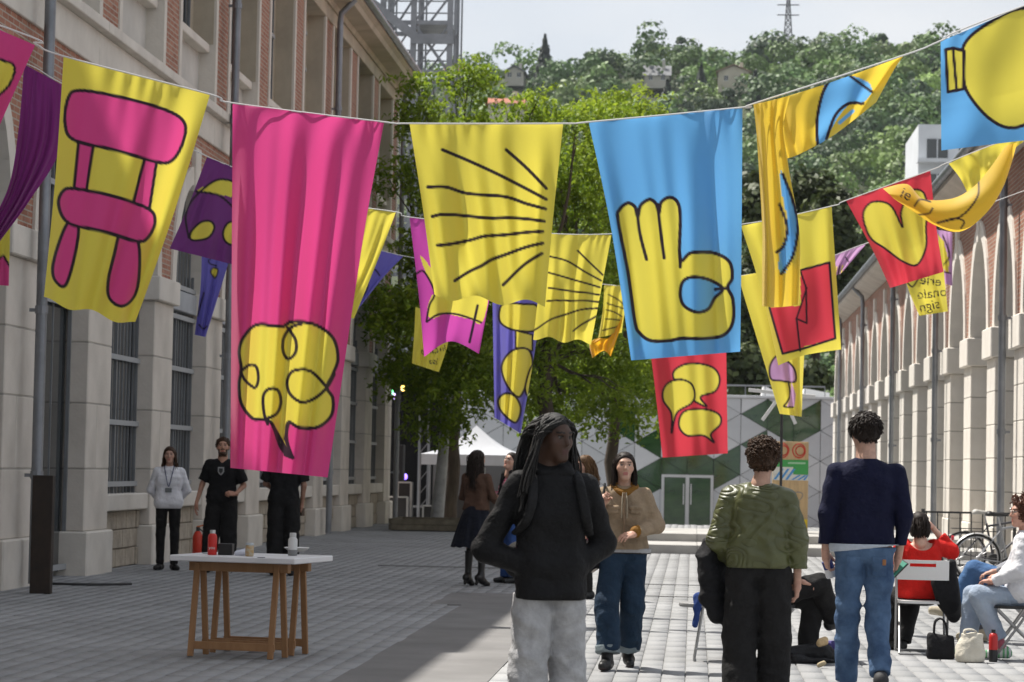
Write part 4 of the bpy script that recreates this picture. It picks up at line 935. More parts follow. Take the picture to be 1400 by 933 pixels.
banner('banner', 'golden yellow scarf like banner looped up over the heart banner', [patch(sc2, Y2+.3, 1.8, YEL, [], .05, 31, 3), patch(sc1, Y2-.12, 1.6, mid, so_, .06, 33, .6, depth=lambda u, v: -.10*np.sin(v*math.pi))])
# --- third line
tx = text_tris('erie', 1272, 390, 19, .12, True) + text_tris('onale', 1275, 407, 19, -.12, True) + text_tris('sign', 1272, 424, 19, -.22, True) + [('line', spl([(1240, 386), (1248, 392), (1257, 378)]), 2.2)]
banner('banner', 'yellow banner with mirrored black lettering under the heart banner', [patch([[(1232, 345), (1288, 340)], [(1240, 390), (1292, 388)], [(1257, 432), (1296, 426)]], Y2+4, 1.3, YEL, tx, .06, 35, 1.2)])
banner('banner', 'mauve and yellow banner strip glimpsed right of the heart banner', [patch([[(1270, 312), (1302, 318)], [(1278, 350), (1302, 352)], [(1282, 385), (1302, 391)]], Y3-4, 1.6, MAU, [('fill', np.array([(1282, 320), (1290, 330), (1298, 360), (1296, 375), (1284, 360)]), YEL), ('line', spl([(1289, 322), (1298, 350), (1286, 368), (1299, 374)]), 2)], .06, 36)])
banner('banner', 'narrow blue violet banner hanging below the purple face banner', [patch([[(276, 336), (316, 348)], [(274, 395), (300, 400)], [(266, 458), (281, 461)]], Y3, 1.8, VIO, [('line', spl([(296, 346), (285, 358), (296, 364)]), 2), ('line', spl([(279, 400), (270, 432)]), 2), ('line', spl([(272, 444), (278, 450), (283, 446)]), 2)]+blob([(288, 372), (293, 366), (298, 370), (294, 380)], YEL, 2), .06, 38)])
banner('banner', 'small blue violet pennant corner right of the tall pink banner', [patch([[(472, 330), (551, 351)], [(472, 370), (522, 382)], [(472, 440), (489, 424)]], Y3, 1.8, VIO, [('line', spl([(508, 366), (514, 370), (519, 377)]), 2.2), ('line', spl([(503, 380), (502, 395), (493, 410)]), 2.2)], .06, 39)])
tx2 = text_tris('ni', 606, 480, 13, -.2, False) + text_tris('cine', 588, 484, 15, -.12, True) + text_tris('isa', 592, 498, 12, .1, True)
banner('banner', 'small yellow banner with mirrored lettering under the magenta banner', [patch([[(568, 420), (618, 436)], [(566, 460), (612, 472)], [(563, 497), (600, 509)]], Y3-2, 1.3, YEL, tx2, .05, 40)])
r3 = [[(829, 424), (840, 427), (850, 433)], [(830, 415), (852, 422)], [(832, 403), (845, 410), (854, 418)], [(828, 436), (848, 438)], [(824, 452), (848, 446)]]
banner('banner', 'smallest ray banner on the third line, with a twisted orange foot', [patch([[(826, 390), (862, 391)], [(824, 425), (854, 428)], [(818, 462), (850, 455)]], Y3, 1.4, YEL, [('line', spl(q), 1.8) for q in r3], .05, 41), patch([[(818, 462), (835, 460), (852, 430)], [(806, 470), (825, 470), (848, 450)], [(810, 490), (825, 480), (835, 488)]], Y3-.05, 1.6, ORA, [], .06, 42)])
sb = []
sb += blob([(920, 512), (932, 500), (952, 497), (975, 503), (984, 518), (978, 535), (958, 543), (966, 556), (948, 548), (930, 535)], YEL, 2.8)
sb += blob([(915, 523), (930, 519), (945, 525), (950, 540), (945, 552), (927, 563), (921, 578), (918, 592), (918, 566), (907, 548), (907, 533)], YEL, 2.8)
sb += blob([(930, 570), (940, 561), (965, 560), (983, 567), (985, 580), (972, 594), (976, 605), (962, 596), (940, 596), (929, 585)], YEL, 2.8)
banner('banner', 'red banner with three yellow speech bubbles under the blue hand banner', [patch([[(872, 385), (993, 381)], [(890, 488), (993, 482)], [(906, 626), (995, 620)]], Y3-3, 1.4, RED, sb, .09, 44, 1.5, drift=.05)])
gb = blob([(1053, 500), (1062, 487), (1074, 492), (1086, 505), (1087, 522), (1068, 521), (1054, 518)], MAU, 2.6) + [('line', spl([(1078, 522), (1080, 540), (1076, 550), (1072, 556), (1084, 557)]), 2.4), ('fill', np.array([(1082, 522), (1088, 540), (1086, 556), (1076, 556), (1080, 545)]), MAU)]
banner('banner', 'yellow banner with a mauve goblet, hanging lowest among the right yellow banners', [patch([[(1009, 378), (1110, 360)], [(1040, 480), (1100, 478)], [(1066, 566), (1096, 570)]], Y3-2, 1.5, YEL, gb, .09, 46, 1.4)])
banner('banner', 'small mauve pennant with black and yellow fringe near the right hall eave', [patch([[(1138, 350), (1184, 334)], [(1138, 362), (1162, 360)], [(1136, 380), (1150, 374)]], Y3, 1.4, MAU, [('line', [(1156, 352), (1160, 358)], 2)] + [('line', [(1140+4*i, 366-i), (1137+4*i, 384-i)], 1.6, (YEL if i % 2 else INK)) for i in range(4)], .05, 47)])
# --- the lines themselves
cordm = mat('white_cord', (.75, .74, .72), .7)
def line(pts, Y, label):
    p = [P(a, b, Y) for a, b in pts]
    first = np.array([LX+.02, Y, p[0][2]+(p[0][0]-LX)*.32]); last = np.array([RX-.02, Y, p[-1][2]+(RX-p[-1][0])*.38])
    c = spl([first]+p+[last], False, 8); c[:, 1] = Y
    o = MB().tube(c, .0055, 6).build('banner_line', cordm, None, first, smooth=True); tag(o, label, 'rope', 'ropes stretched across the alley')
line([(-20, 28), (48, 60), (87, 77), (287, 129), (318, 141), (525, 167), (560, 169), (770, 169), (805, 167), (1015, 147), (1030, 142), (1235, 76), (1286, 56), (1400, 8)], Y1, 'white rope carrying the large nearest banners')
line([(33, 86), (90, 117), (283, 214), (380, 250), (440, 275), (541, 290), (560, 297), (690, 311), (748, 319), (836, 320), (1013, 307), (1137, 282), (1157, 274), (1272, 233), (1297, 222), (1400, 182)], Y2, 'white rope carrying the second row of banners and the red heart')
line([(276, 326), (472, 334), (551, 350), (680, 372), (826, 389), (862, 390), (993, 380), (1110, 359), (1184, 333), (1270, 308)], Y3, 'white rope carrying the farthest row of banners')
# ================================================================ people: smooth blended solids meshed with surface nets
def _sn(D, o, h):
    """surface nets of a scalar grid D (negative inside), origin o, spacing h"""
    ins = D < 0; nx, ny, nz = D.shape
    acc = np.zeros((nx-1, ny-1, nz-1, 3)); cnt = np.zeros((nx-1, ny-1, nz-1))
    corner = [(i, j, k) for i in (0, 1) for j in (0, 1) for k in (0, 1)]
    sl = lambda c: D[c[0]:nx-1+c[0], c[1]:ny-1+c[1], c[2]:nz-1+c[2]]
    for a in corner:
        for ax in range(3):
            if a[ax]: continue
            b = list(a); b[ax] = 1; da, db = sl(a), sl(b); m = (da < 0) != (db < 0)
            t = np.where(m, da/np.where(m, da-db, 1), 0)
            for q in range(3): acc[..., q] += np.where(m, a[q]+(t if q == ax else 0), 0)
            cnt += m
    act = cnt > 0; idx = -np.ones(act.shape, int); idx[act] = np.arange(act.sum())
    ijk = np.argwhere(act); V = (ijk+acc[act]/cnt[act][:, None])*h+o
    F = []
    for ax in range(3):
        s0 = [slice(None)]*3; s1 = [slice(None)]*3; s0[ax] = slice(0, -1); s1[ax] = slice(1, None)
        m = ins[tuple(s0)] != ins[tuple(s1)]; e = np.argwhere(m); o1, o2 = (ax+1) % 3, (ax+2) % 3
        e = e[(e[:, o1] > 0) & (e[:, o2] > 0) & (e[:, o1] < act.shape[o1]) & (e[:, o2] < act.shape[o2])]
        if not len(e): continue
        flip = ins[tuple(s0)][tuple(e.T)]
        def at(d1, d2):
            q = e.copy(); q[:, o1] -= d1; q[:, o2] -= d2; return idx[tuple(q.T)]
        f = np.stack([at(0, 0), at(1, 0), at(1, 1), at(0, 1)], 1); f[~flip] = f[~flip][:, ::-1]; F.append(f)
    F = np.concatenate(F); F = F[(F >= 0).all(1)]
    return V, F[:, ::-1]
def V3(*a): return np.array(a, float)
def smin(a, b, k):
    h = np.maximum(k-np.abs(a-b), 0)/k; return np.minimum(a, b)-h*h*k*.25
def prim_d(p, pr):
    if pr[0] == 'c':
        a, b, ra, rb = V3(*pr[1]), V3(*pr[2]), pr[3], pr[4]; ab = b-a; L2 = ab@ab+1e-9
        t = np.clip(((p-a)@ab)/L2, 0, 1); d = np.linalg.norm(p-(a+t[..., None]*ab), axis=-1)-(ra+(rb-ra)*t)
        if len(pr) > 5 and pr[5]: n = ab/math.sqrt(L2); d = np.maximum(d, (p-b)@n)
        return d
    if pr[0] == 'e':
        r = V3(*pr[2]); q = p-V3(*pr[1])
        if len(pr) > 3 and pr[3] is not None: q = q@pr[3]
        k0 = np.linalg.norm(q/r, axis=-1); k1 = np.linalg.norm(q/(r*r), axis=-1)+1e-9; return k0*(k0-1)/k1
class Sines:
    def __init__(s, seed, scale, n=9, aniso=(1, 1, 1)):
        r = np.random.default_rng(seed); w = r.normal(size=(n, 3)); w /= np.linalg.norm(w, axis=1, keepdims=True)
        s.w = w*scale*(.6+1.0*r.random((n, 1)))*np.array(aniso); s.p = r.random(n)*6.28
    def __call__(s, p): return sum(np.sin(p@w+q) for w, q in zip(s.w, s.p))/len(s.p)*2.0
def solid(prims, vox=.012, k=.04, noise=None, cuts=(), subs=(), ks=.01, post=None):
    lo = np.full(3, 1e9); hi = -lo
    for pr in prims:
        if pr[0] == 'c': R = max(pr[3], pr[4]); q = [V3(*pr[1]), V3(*pr[2])]
        else: R = max(pr[2]); q = [V3(*pr[1])]
        for c in q: lo = np.minimum(lo, c-R); hi = np.maximum(hi, c+R)
    for c, n in cuts:                             # clip the grid by axis-aligned cuts
        n_ = V3(*n); ax = np.argmax(np.abs(n_))
        if abs(n_[ax]) > .95:
            if n_[ax] > 0: hi[ax] = min(hi[ax], c[ax]+.06)
            else: lo[ax] = max(lo[ax], c[ax]-.06)
    lo -= vox*2.5+.02; hi += vox*2.5+.02
    n = np.maximum(((hi-lo)/vox).astype(int)+1, 4)
    g = np.stack(np.meshgrid(*[lo[i]+vox*np.arange(n[i]) for i in range(3)], indexing='ij'), -1)
    D = None
    for pr in prims:
        d = prim_d(g, pr); kk = pr[6] if len(pr) > 6 else k
        D = d if D is None else smin(D, d, kk)
    if noise is not None: D = D+noise(g)
    for sp in subs: D = -smin(-D, prim_d(g, sp), ks)
    for c, nn in cuts: D = np.maximum(D, (g-V3(*c))@V3(*nn))
    if post is not None: D = post(g, D)
    return _sn(D, lo, vox)
def join(parts):
    V = []; F = []; C = []; o = 0
    for p in parts:
        V.append(p[0]); F.append(p[1]+o); o += len(p[0])
        if len(p) > 2: C.append(p[2])
    return (np.concatenate(V), np.concatenate(F))+((np.concatenate(C),) if C else ())
def tubes(paths, r0, r1, n=5):
    """many tapered strands: paths (m, k, 3)"""
    Pp = np.asarray(paths, float); m, k, _ = Pp.shape; T = np.gradient(Pp, axis=1); T /= np.linalg.norm(T, axis=2, keepdims=True)+1e-9
    ref = np.array([.31, .9, .3]); X = np.cross(T, ref); X /= np.linalg.norm(X, axis=2, keepdims=True)+1e-9; Yv = np.cross(T, X)
    t = np.linspace(0, 1, k); rad = (np.asarray(r0).reshape(-1, 1)*(1-t)+np.asarray(r1).reshape(-1, 1)*t)*np.ones((m, k))
    ang = 2*np.pi*np.arange(n)/n
    V = Pp[:, :, None]+rad[:, :, None, None]*(X[:, :, None]*np.cos(ang)[:, None]+Yv[:, :, None]*np.sin(ang)[:, None])
    i = np.arange(m*k*n).reshape(m, k, n); a = i[:, :-1]; b = i[:, 1:]
    F = np.stack([a, np.roll(a, -1, 2), np.roll(b, -1, 2), b], -1).reshape(-1, 4)
    cap = i[:, -1, :4].reshape(-1, 4) if n >= 4 else np.zeros((0, 4), int)
    return V.reshape(-1, 3), np.concatenate([F, cap])
def rotz(a): c, s_ = math.cos(a), math.sin(a); return np.array([[c, -s_, 0], [s_, c, 0], [0, 0, 1]])
def rotx(a): c, s_ = math.cos(a), math.sin(a); return np.array([[1, 0, 0], [0, c, -s_], [0, s_, c]])
def roty(a): c, s_ = math.cos(a), math.sin(a); return np.array([[c, 0, s_], [0, 1, 0], [-s_, 0, c]])
# ---- head (faces +Y, centre at origin, 0.23 m tall)
def head_mesh(skin, lips, brow, vox=.0045, beard=None, iris=(.02, .015, .01), mouth_open=False, fem=True):
    jw = .054 if fem else .060
    pr = [('e', (0, -.012, .030), (.075, .094, .083)), ('e', (0, .020, -.038), (jw, .070, .078)), ('c', (-.012, .066, -.094), (.012, .066, -.094), .020, .020, 0, .03),
          ('c', (-.030, .073, .030), (.030, .073, .030), .013, .013, 0, .025), ('c', (-.042, .050, -.018), (.042, .050, -.018), .026, .026, 0, .03),
          ('c', (0, .083, .020), (0, .100, -.020), .007, .0125, 0, .014), ('e', (-.011, .090, -.024), (.008, .010, .007), None, 0, 0, .008) if False else ('c', (-.011, .088, -.026), (.011, .088, -.026), .0075, .0075, 0, .008),
          ('c', (-.017, .081, -.055), (.017, .081, -.055), .0075, .0075, 0, .010), ('c', (-.014, .079, -.067), (.014, .079, -.067), .0080, .0080, 0, .008),
          ('c', (-.074, -.012, .010), (-.078, -.018, -.022), .013, .009, 0, .006), ('c', (.074, -.012, .010), (.078, -.018, -.022), .013, .009, 0, .006),
          ('c', (0, -.022, -.06), (0, -.040, -.19), .050 if fem else .058, .056 if fem else .066, 0, .03)]
    subs = [('e', (-.031, .094, .010), (.015, .016, .010)), ('e', (.031, .094, .010), (.015, .016, .010))]
    if mouth_open: subs.append(('e', (0, .092, -.061), (.010, .02, .006)))
    V, F = solid(pr, vox, .022, subs=subs, ks=.012)
    # eyeballs
    ev = []
    for sx in (-1, 1):
        th, ph = np.meshgrid(np.linspace(0, np.pi, 11), np.linspace(0, 2*np.pi, 16, endpoint=False), indexing='ij')
        q = np.stack([np.sin(th)*np.cos(ph), np.cos(th), np.sin(th)*np.sin(ph)], -1).reshape(-1, 3)*.0125+V3(sx*.031, .0705, .0095)
        i = np.arange(11*16).reshape(11, 16); f = np.stack([i[:-1], np.roll(i[:-1], -1, 1), np.roll(i[1:], -1, 1), i[1:]], -1).reshape(-1, 4)
        r = np.hypot(q[:, 0]-sx*.031, q[:, 2]-.0095); c = np.where((r < .0068)[:, None] & (q[:, 1:2] > .07), np.array(iris), np.array((.34, .31, .29))*(.15+1.4*min(1, skin[0]*1.6))); c[q[:, 2] > .0145] = np.array(skin)*.55; c[q[:, 2] < .004] = np.array(skin)*.8
        ev.append((q, f, c))
    C = np.tile(np.array(skin, float), (len(V), 1)); x, y, z = V.T; fr = y > .045
    def mix(m, col): m = np.clip(m, 0, 1)[:, None]; return C*(1-m)+np.array(col)*m
    C = mix(np.exp(-((np.abs(x)-.042)/.018)**2-((z+.022)/.02)**2)*.35*fr, np.array(skin)*np.array((1.15, .8, .75)))
    lm = (np.abs(x) < .021-.25*np.abs(z+.061)) & (z > -.075) & (z < -.049) & (y > .070); C[lm] = lips
    bm_ = (np.abs(np.abs(x)-.031) < .019) & (np.abs(z-(.031+.004*(1-((np.abs(x)-.031)/.019)**2))) < .0042) & fr; C[bm_] = brow
    lash = (np.abs(np.abs(x)-.031) < .0150) & (np.abs(z-.0165) < .0030) & (y > .06); C[lash] = np.array(brow)*.6
    if beard is not None:
        bd = (y > .0) & (z > -.130) & ((z < -.074) | ((np.abs(x) > .040) & (z < -.040)) | ((np.abs(x) > .062) & (z < -.005) & (y < .03)) | ((z < -.040) & (z > -.050) & (np.abs(x) < .026))) & ~lm; C[bd] = beard
    return join([(V, F, C)]+ev)
# ---- hand: wrist at origin, fingers along +X, palm normal -Z, thumb side = +Y*side
def hand_mesh(curl=.35, side=1, spread=.02, vox=.0042, grip=None):
    y = lambda q: q*side
    pr = [('c', (-.03, 0, 0), (.03, 0, 0), .024, .027), ('c', (.03, y(.022), 0), (.085, y(.028), 0), .017, .0135), ('c', (.03, y(.006), 0), (.09, y(.009), .001), .018, .0135),
          ('c', (.03, y(-.010), 0), (.086, y(-.011), 0), .018, .0130), ('c', (.03, y(-.024), 0), (.078, y(-.029), -.002), .016, .0120)]
    fing = [(.085, .028, .075, .0088, 1.0), (.090, .009, .083, .0090, 1.0), (.086, -.011, .077, .0086, 1.05), (.078, -.029, .060, .0078, 1.1)]
    for i, (x0, y0, ln, r, cm) in enumerate(fing):
        p = V3(x0, y(y0), 0); a = curl*.7*cm; yaw = spread*(1.5-i)*side
        for s_, fr in enumerate((.46, .30, .24)):
            d = V3(math.cos(a)*math.cos(yaw), math.sin(yaw), -math.sin(a)); q = p+d*ln*fr
            pr.append(('c', tuple(p), tuple(q), r*(1-.07*s_), r*(.95-.09*s_), 0, .005)); p = q; a += curl*1.25*cm
    t0 = V3(.012, y(.024), -.006); t1 = V3(.045, y(.050), -.016-.02*curl); t2 = V3(.078-.01*curl, y(.052-.022*curl), -.022-.035*curl); t3 = V3(.098-.022*curl, y(.046-.04*curl), -.026-.045*curl)
    pr += [('c', tuple(t0), tuple(t1), .0165, .0125), ('c', tuple(t1), tuple(t2), .0118, .0100, 0, .006), ('c', tuple(t2), tuple(t3), .0100, .0080, 0, .006)]
    return solid(pr, vox, .012)
def frame_to(d, up):
    """rotation taking +X to d and +Z to (roughly) up"""
    d = V3(*d)/np.linalg.norm(d); u = V3(*up); u = u-d*(u@d); u /= np.linalg.norm(u)+1e-9
    return np.stack([d, np.cross(u, d), u], 1)
SKINM = lambda: mat('skin', (.5, .3, .2), .5, .18, 30, .12, 260, spec=.35, attr='col', bdist=.002)
DEF = dict(shR=(.165, -.005, 1.40), shL=(-.165, -.005, 1.40), elR=(.225, -.02, 1.14), elL=(-.225, -.02, 1.14), wrR=(.235, .05, .895), wrL=(-.235, .05, .895),
           hipR=(.088, 0, .93), hipL=(-.088, 0, .93), knR=(.10, .015, .50), knL=(-.10, .015, .50), anR=(.105, -.01, .085), anL=(-.105, -.01, .085),
           chest=(0, .0, 1.30), waist=(0, .0, 1.10), pelvis=(0, 0, .95), neck=(0, -.02, 1.47), head=(0, .02, 1.635), footR=(.12, 1, 0), footL=(-.12, 1, 0))
class Person:
    def __init__(s, label, base, H, face, J=None, hyaw=0, hpitch=0, skin=(.50, .30, .21), vox=.013, hroll=0.0, cat='person'):
        s.J = {k: V3(*v) for k, v in DEF.items()}
        if J: s.J.update({k: V3(*v) for k, v in J.items()})
        s.s = H/1.75; s.R = rotz(math.radians(face)); s.base = V3(*base); s.root = tag(empty('person', base), label, cat); s.skin = skin; s.vox = vox
        s.HR = rotz(math.radians(hyaw)) @ rotx(math.radians(hpitch)) @ roty(math.radians(hroll)); s.bodyparts = []; s.seed = int(abs(base[0])*1000+base[1]*77) % 9999
    def W(s, v): return (np.asarray(v)*s.s) @ s.R.T + s.base
    def H(s, v): return np.asarray(v) @ s.HR.T + s.J['head']
    def put(s, name, VF, m, smooth=True, parent=None, cols=None):
        V, F = VF[0], VF[1]; c = VF[2] if len(VF) > 2 else cols
        if c is not None and np.ndim(c) == 1: c = np.tile(np.array(c, float), (len(V), 1))
        return ob(name, mesh(name, s.W(V)-s.base, F, m, smooth, c), parent or s.root, s.base)
    def head(s, lips=None, brow=(.03, .02, .015), **kw):
        lips = lips or tuple(np.array(s.skin)*np.array((.85, .55, .55)))
        V, F, C = head_mesh(s.skin, lips, brow, **kw); s.bodyparts.append((s.H(V), F, C))
    def hand(s, side, d, palm, curl=.35, spread=.02, vox=.0045, off=.012):
        w = s.J['wr'+side]; V, F = hand_mesh(curl, 1 if side == 'R' else -1, spread, vox)
        Fm = frame_to(d, -V3(*palm)); V = V @ Fm.T + w + V3(*d)/np.linalg.norm(d)*off
        if np.linalg.det(Fm) < 0: F = F[:, ::-1]
        s.bodyparts.append((V, F, np.tile(np.array(s.skin)*np.array((1.02, .95, .95)), (len(V), 1))))
    def body(s, legs=True, arms=True, slim=1.0):
        j = s.J; q = lambda v, dx: tuple(v+V3(dx, 0, 0))
        pr = [('c', q(j['chest'], -.06), q(j['chest'], .06), .085, .085), ('c', q(j['waist'], -.05), q(j['waist'], .05), .085, .085), ('c', tuple(j['hipR']), tuple(j['hipL']), .075, .075), ('c', tuple(j['shR']*.9+j['neck']*.1), tuple(j['shL']*.9+j['neck']*.1), .033, .033), ('c', tuple(j['chest']), tuple(j['neck']), .06, .045), ('c', tuple(j['neck']), tuple(j['head']-V3(0, .02, .06)), .05, .048)]
        for d in 'RL':
            pr += [('c', tuple(j['sh'+d]), tuple(j['el'+d]), .036, .034), ('c', tuple(j['el'+d]), tuple(j['wr'+d]), .038, .026, 0, .02)]
            pr += [('c', tuple(j['hip'+d]), tuple(j['kn'+d]), .058, .036), ('c', tuple(j['kn'+d]), tuple(j['an'+d]), .036, .028)]
        V, F = solid(pr, .018, .05); s.bodyparts.append((V, F, np.tile(np.array(s.skin, float), (len(V), 1))))
    def finish(s): return s.put('body', join(s.bodyparts), SKINM())
    def wr_noise(s, amp, scale=26, seed=0, aniso=(1, 1, 1.6)):
        a = Sines(s.seed+seed, scale*.55, 8, aniso); b = Sines(s.seed+seed+50, scale*2.0, 9, aniso); r = np.random.default_rng(s.seed+seed+9)
        W_ = r.normal(size=(5, 3)); W_[:, 2] *= 1.5; W_ /= np.linalg.norm(W_, axis=1, keepdims=True); W_ *= (scale*(1.1+1.6*r.random((5, 1)))); ph = r.random(5)*6.28
        m0 = [Sines(s.seed+seed+70+i, scale*.35, 6) for i in range(5)]
        def f(g):
            A_ = a(g); o = amp*(.7*A_+.30*b(g))
            for i in range(5):
                k = np.clip(m0[i](g)*1.2+.15, 0, 1)          # folds come and go over the cloth
                o = o+amp*1.15*k*(np.abs(np.sin(g@W_[i]*.5+ph[i]+1.3*A_))-.6)
            return o
        return f
    def top(s, name, m, e=.012, hem=.93, sleeve=1.0, amp=.004, neck=1.50, bulge=0.0, hemr=None, vox=None, cuff=.0, collar=0.0, cols=None, scale=26, waistr=.0, hemtilt=0.0, extra=(), armr=0.0, post=None, necksub=None):
        j = s.J; q = lambda v, dx, dz=0: tuple(v+V3(dx, 0, dz)); hp = (j['hipR']+j['hipL'])/2
        tz = (j['chest']+j['neck'])/2
        st = [(hp+V3(0, 0, .04), .072, (hemr or .112)-.006+e), (j['waist'], .066, .090+e+waistr), (j['chest'], .078, .092+e), ((j['chest']*.35+j['neck']*.65)+V3(0, 0, -.02), .070, .066+e)]
        pr = []
        for (c0, w0, r0), (c1, w1, r1) in zip(st[:-1], st[1:]):
            for t in (0, .34, .67): c = c0+(c1-c0)*t; wk = w0+(w1-w0)*t; rk = r0+(r1-r0)*t; pr.append(('c', q(c, -wk), q(c, wk), rk, rk, 0, .02))
        pr += [
              ('c', tuple(j['neck']+V3(.02, 0, -.055)), tuple(j['shR']), .050+e*.7, .040+e*.8, 0, .03), ('c', tuple(j['neck']+V3(-.02, 0, -.055)), tuple(j['shL']), .050+e*.7, .040+e*.8, 0, .03), ('c', tuple(tz+V3(-.06, 0, .0)), tuple(tz+V3(.06, 0, .0)), .072+e, .072+e, 0, .03), ('c', tuple(j['neck']-V3(0, 0, .05)), tuple(j['neck']+V3(0, 0, .005+collar)), .056+e*.6, .052+e*.6, 1, .025)]
        if bulge: pr += [('c', q(j['chest'], -.065, -.04), q(j['chest'], .065, -.04), .092+e+bulge, .092+e+bulge)]
        for d in 'RL':
            sh, el, wr = j['sh'+d], j['el'+d], j['wr'+d]
            if sleeve <= .5: pr += [('c', tuple(sh), tuple(sh+(el-sh)*sleeve*2), .048+e*.8+armr, .048+e*.8+armr, 1, .02)]
            else:
                f = (sleeve-.5)*2; pr += [('c', tuple(sh), tuple(el), .046+e*.75+armr, .040+e*.75+armr, 0, .02), ('c', tuple(el), tuple(el+(wr-el)*f), .040+e*.75+armr, .029+e*.55+armr*.8+cuff, 1, .018)]
        pr += list(extra)
        V, F = solid(pr, vox or s.vox, .03, noise=s.wr_noise(amp, scale, 1), cuts=[((0, 0, hem), (0, hemtilt, -1))] if hem is not None else [], post=post, subs=necksub or ())
        return s.put(name, (V, F), m, cols=cols(V) if callable(cols) else cols)
    def trousers(s, m, e=.010, thigh=0, knee=0, ankle=.0, waist=1.0, amp=.005, end=1.0, cols=None, vox=None, scale=24, name='trousers', seat=.0):
        j = s.J; pr = [('c', tuple(j['hipR']+V3(-.01, 0, .02)), tuple(j['hipL']+V3(.01, 0, .02)), .105+e+seat, .105+e+seat), ('c', tuple((j['hipR']+j['pelvis'])/2+V3(0, 0, .06)), tuple((j['hipL']+j['pelvis'])/2+V3(0, 0, .06)), .10+e, .10+e)]
        for d in 'RL':
            h, k, a = j['hip'+d], j['kn'+d], j['an'+d]
            pr += [('c', tuple(h-V3(0, 0, .02)), tuple(k), .078+e+thigh, .056+e+knee, 0, .010), ('c', tuple(k), tuple(k+(a-k)*end), .056+e+knee, .043+e+ankle, 1, .012)]
        s._tr = (pr, amp, scale)
        V, F = solid(pr, vox or s.vox, .025, noise=s.wr_noise(amp, scale, 2), cuts=[((0, 0, waist), (0, 0, 1))] if waist else [])
        return s.put(name, (V, F), m, cols=cols(V) if callable(cols) else cols)
    def trouser_patch(s, name, m, x0, x1, z0, z1, grow=.006, back=True, parent=None):
        pr, amp, scale = s._tr; pr = [tuple(q[:3])+(q[3]+grow, q[4]+grow)+tuple(q[5:]) for q in pr]; sy = 1 if back else -1
        V, F = solid(pr, .007, .025, noise=s.wr_noise(amp, scale, 2), cuts=[((x0, 0, 0), (-1, 0, 0)), ((x1, 0, 0), (1, 0, 0)), ((0, 0, z0), (0, 0, -1)), ((0, 0, z1), (0, 0, 1)), ((0, -.03*sy, 0), (0, sy, 0))]); return s.put(name, (V, F), m, parent=parent)
    def shoes(s, m, ln=.20, sole=None, heel=0.0, tall=0.0, r=.042, sides='RL', pitch=None, name='shoe', cols=None):
        j = s.J
        for d in sides:
            a = j['an'+d]; f = j['foot'+d].copy(); f /= np.linalg.norm(f); up = V3(0, 0, 1)-f*f[2]; up /= np.linalg.norm(up)
            hl = a-f*.045-up*(.085-r); toe = a+f*(ln-.05)-up*(.085-r*.85)
            pr = [('c', tuple(hl), tuple((hl+toe)/2+up*.006), r, r*1.05), ('c', tuple((hl+toe)/2), tuple(toe), r*1.05, r*.82), ('c', tuple(hl+up*.02), tuple(a+up*.02), r*.95, r*.95)]
            if tall: k_ = j['kn'+d]; pr.append(('c', tuple(a), tuple(a+(k_-a)*tall), .040, .056, 1))
            sb = a-up*.085
            V, F = solid(pr, .009, .03, cuts=[(tuple(sb), tuple(-up))]); o = s.put(name, (V, F), m, cols=cols)
            if sole is not None:
                V, F = solid([('c', tuple(hl-up*.0), tuple(toe), r*1.06, r*.9)], .008, .02, cuts=[(tuple(sb-up*.004), tuple(-up)), (tuple(sb+up*.024), tuple(up))]); s.put('sole', (V, F), sole, parent=o)
            if heel:
                V, F = solid([('c', tuple(hl+up*.0), tuple(hl-up*(.045+heel)), .030, .016, 1)], .008, .01); s.put('heel', (V, F), m, parent=o)
    # ---- hair
    def hair_cap(s, m, grow=.012, line=.045, back=-.10, noise=.004, scale=60, name='hair', sideburn=0.0, top=0.0, cols=None, ears=False):
        pr = [('e', (0, -.014, .032), (.076+grow, .096+grow, .084+grow+top)), ('e', (0, -.045, -.03), (.066+grow, .062+grow, .07+grow))]
        sn = Sines(s.seed+9, scale, 12)
        def post(g, D):
            y, z = g[..., 1], g[..., 2]
            x = g[..., 0]; ln_ = line+.012-6.0*np.minimum(x*x, .0064)         # arched hairline, thinning out towards its edge
            face = np.maximum(.6*(y-.050)-(z-ln_)*.8-.012, ((y-.030)-(z-ln_+.03)*2.0)*.45)
            D = D+(grow+.001)*np.clip((face+.026)/.026, 0, 1)**2; D = np.maximum(D, face)
            if ears: D = np.maximum(D, np.minimum(y+.045, .012-z))
            return np.maximum(D, back-z)
        V, F = solid(pr, .006, .03, noise=lambda g: noise*sn(g), post=post); return s.put(name, (s.H(V), F), m, cols=cols)
    def strands(s, m, paths, r0, r1, name='hair_strands', n=5, parent=None):
        return s.put(name, tubes(paths, r0, r1, n), m, parent=parent)
    def scalp(s, n, zmin=-.02, ymax=.055, seed=3):
        r = np.random.default_rng(s.seed+seed); o = []
        while len(o) < n:
            d = r.normal(size=3); d /= np.linalg.norm(d); q = V3(0, -.014, .032)+d*V3(.080, .099, .088)
            if q[2] > zmin+.55*max(0, q[1]+.02) and (q[1] < ymax or q[2] > .085): o.append(q)
        return np.array(o)
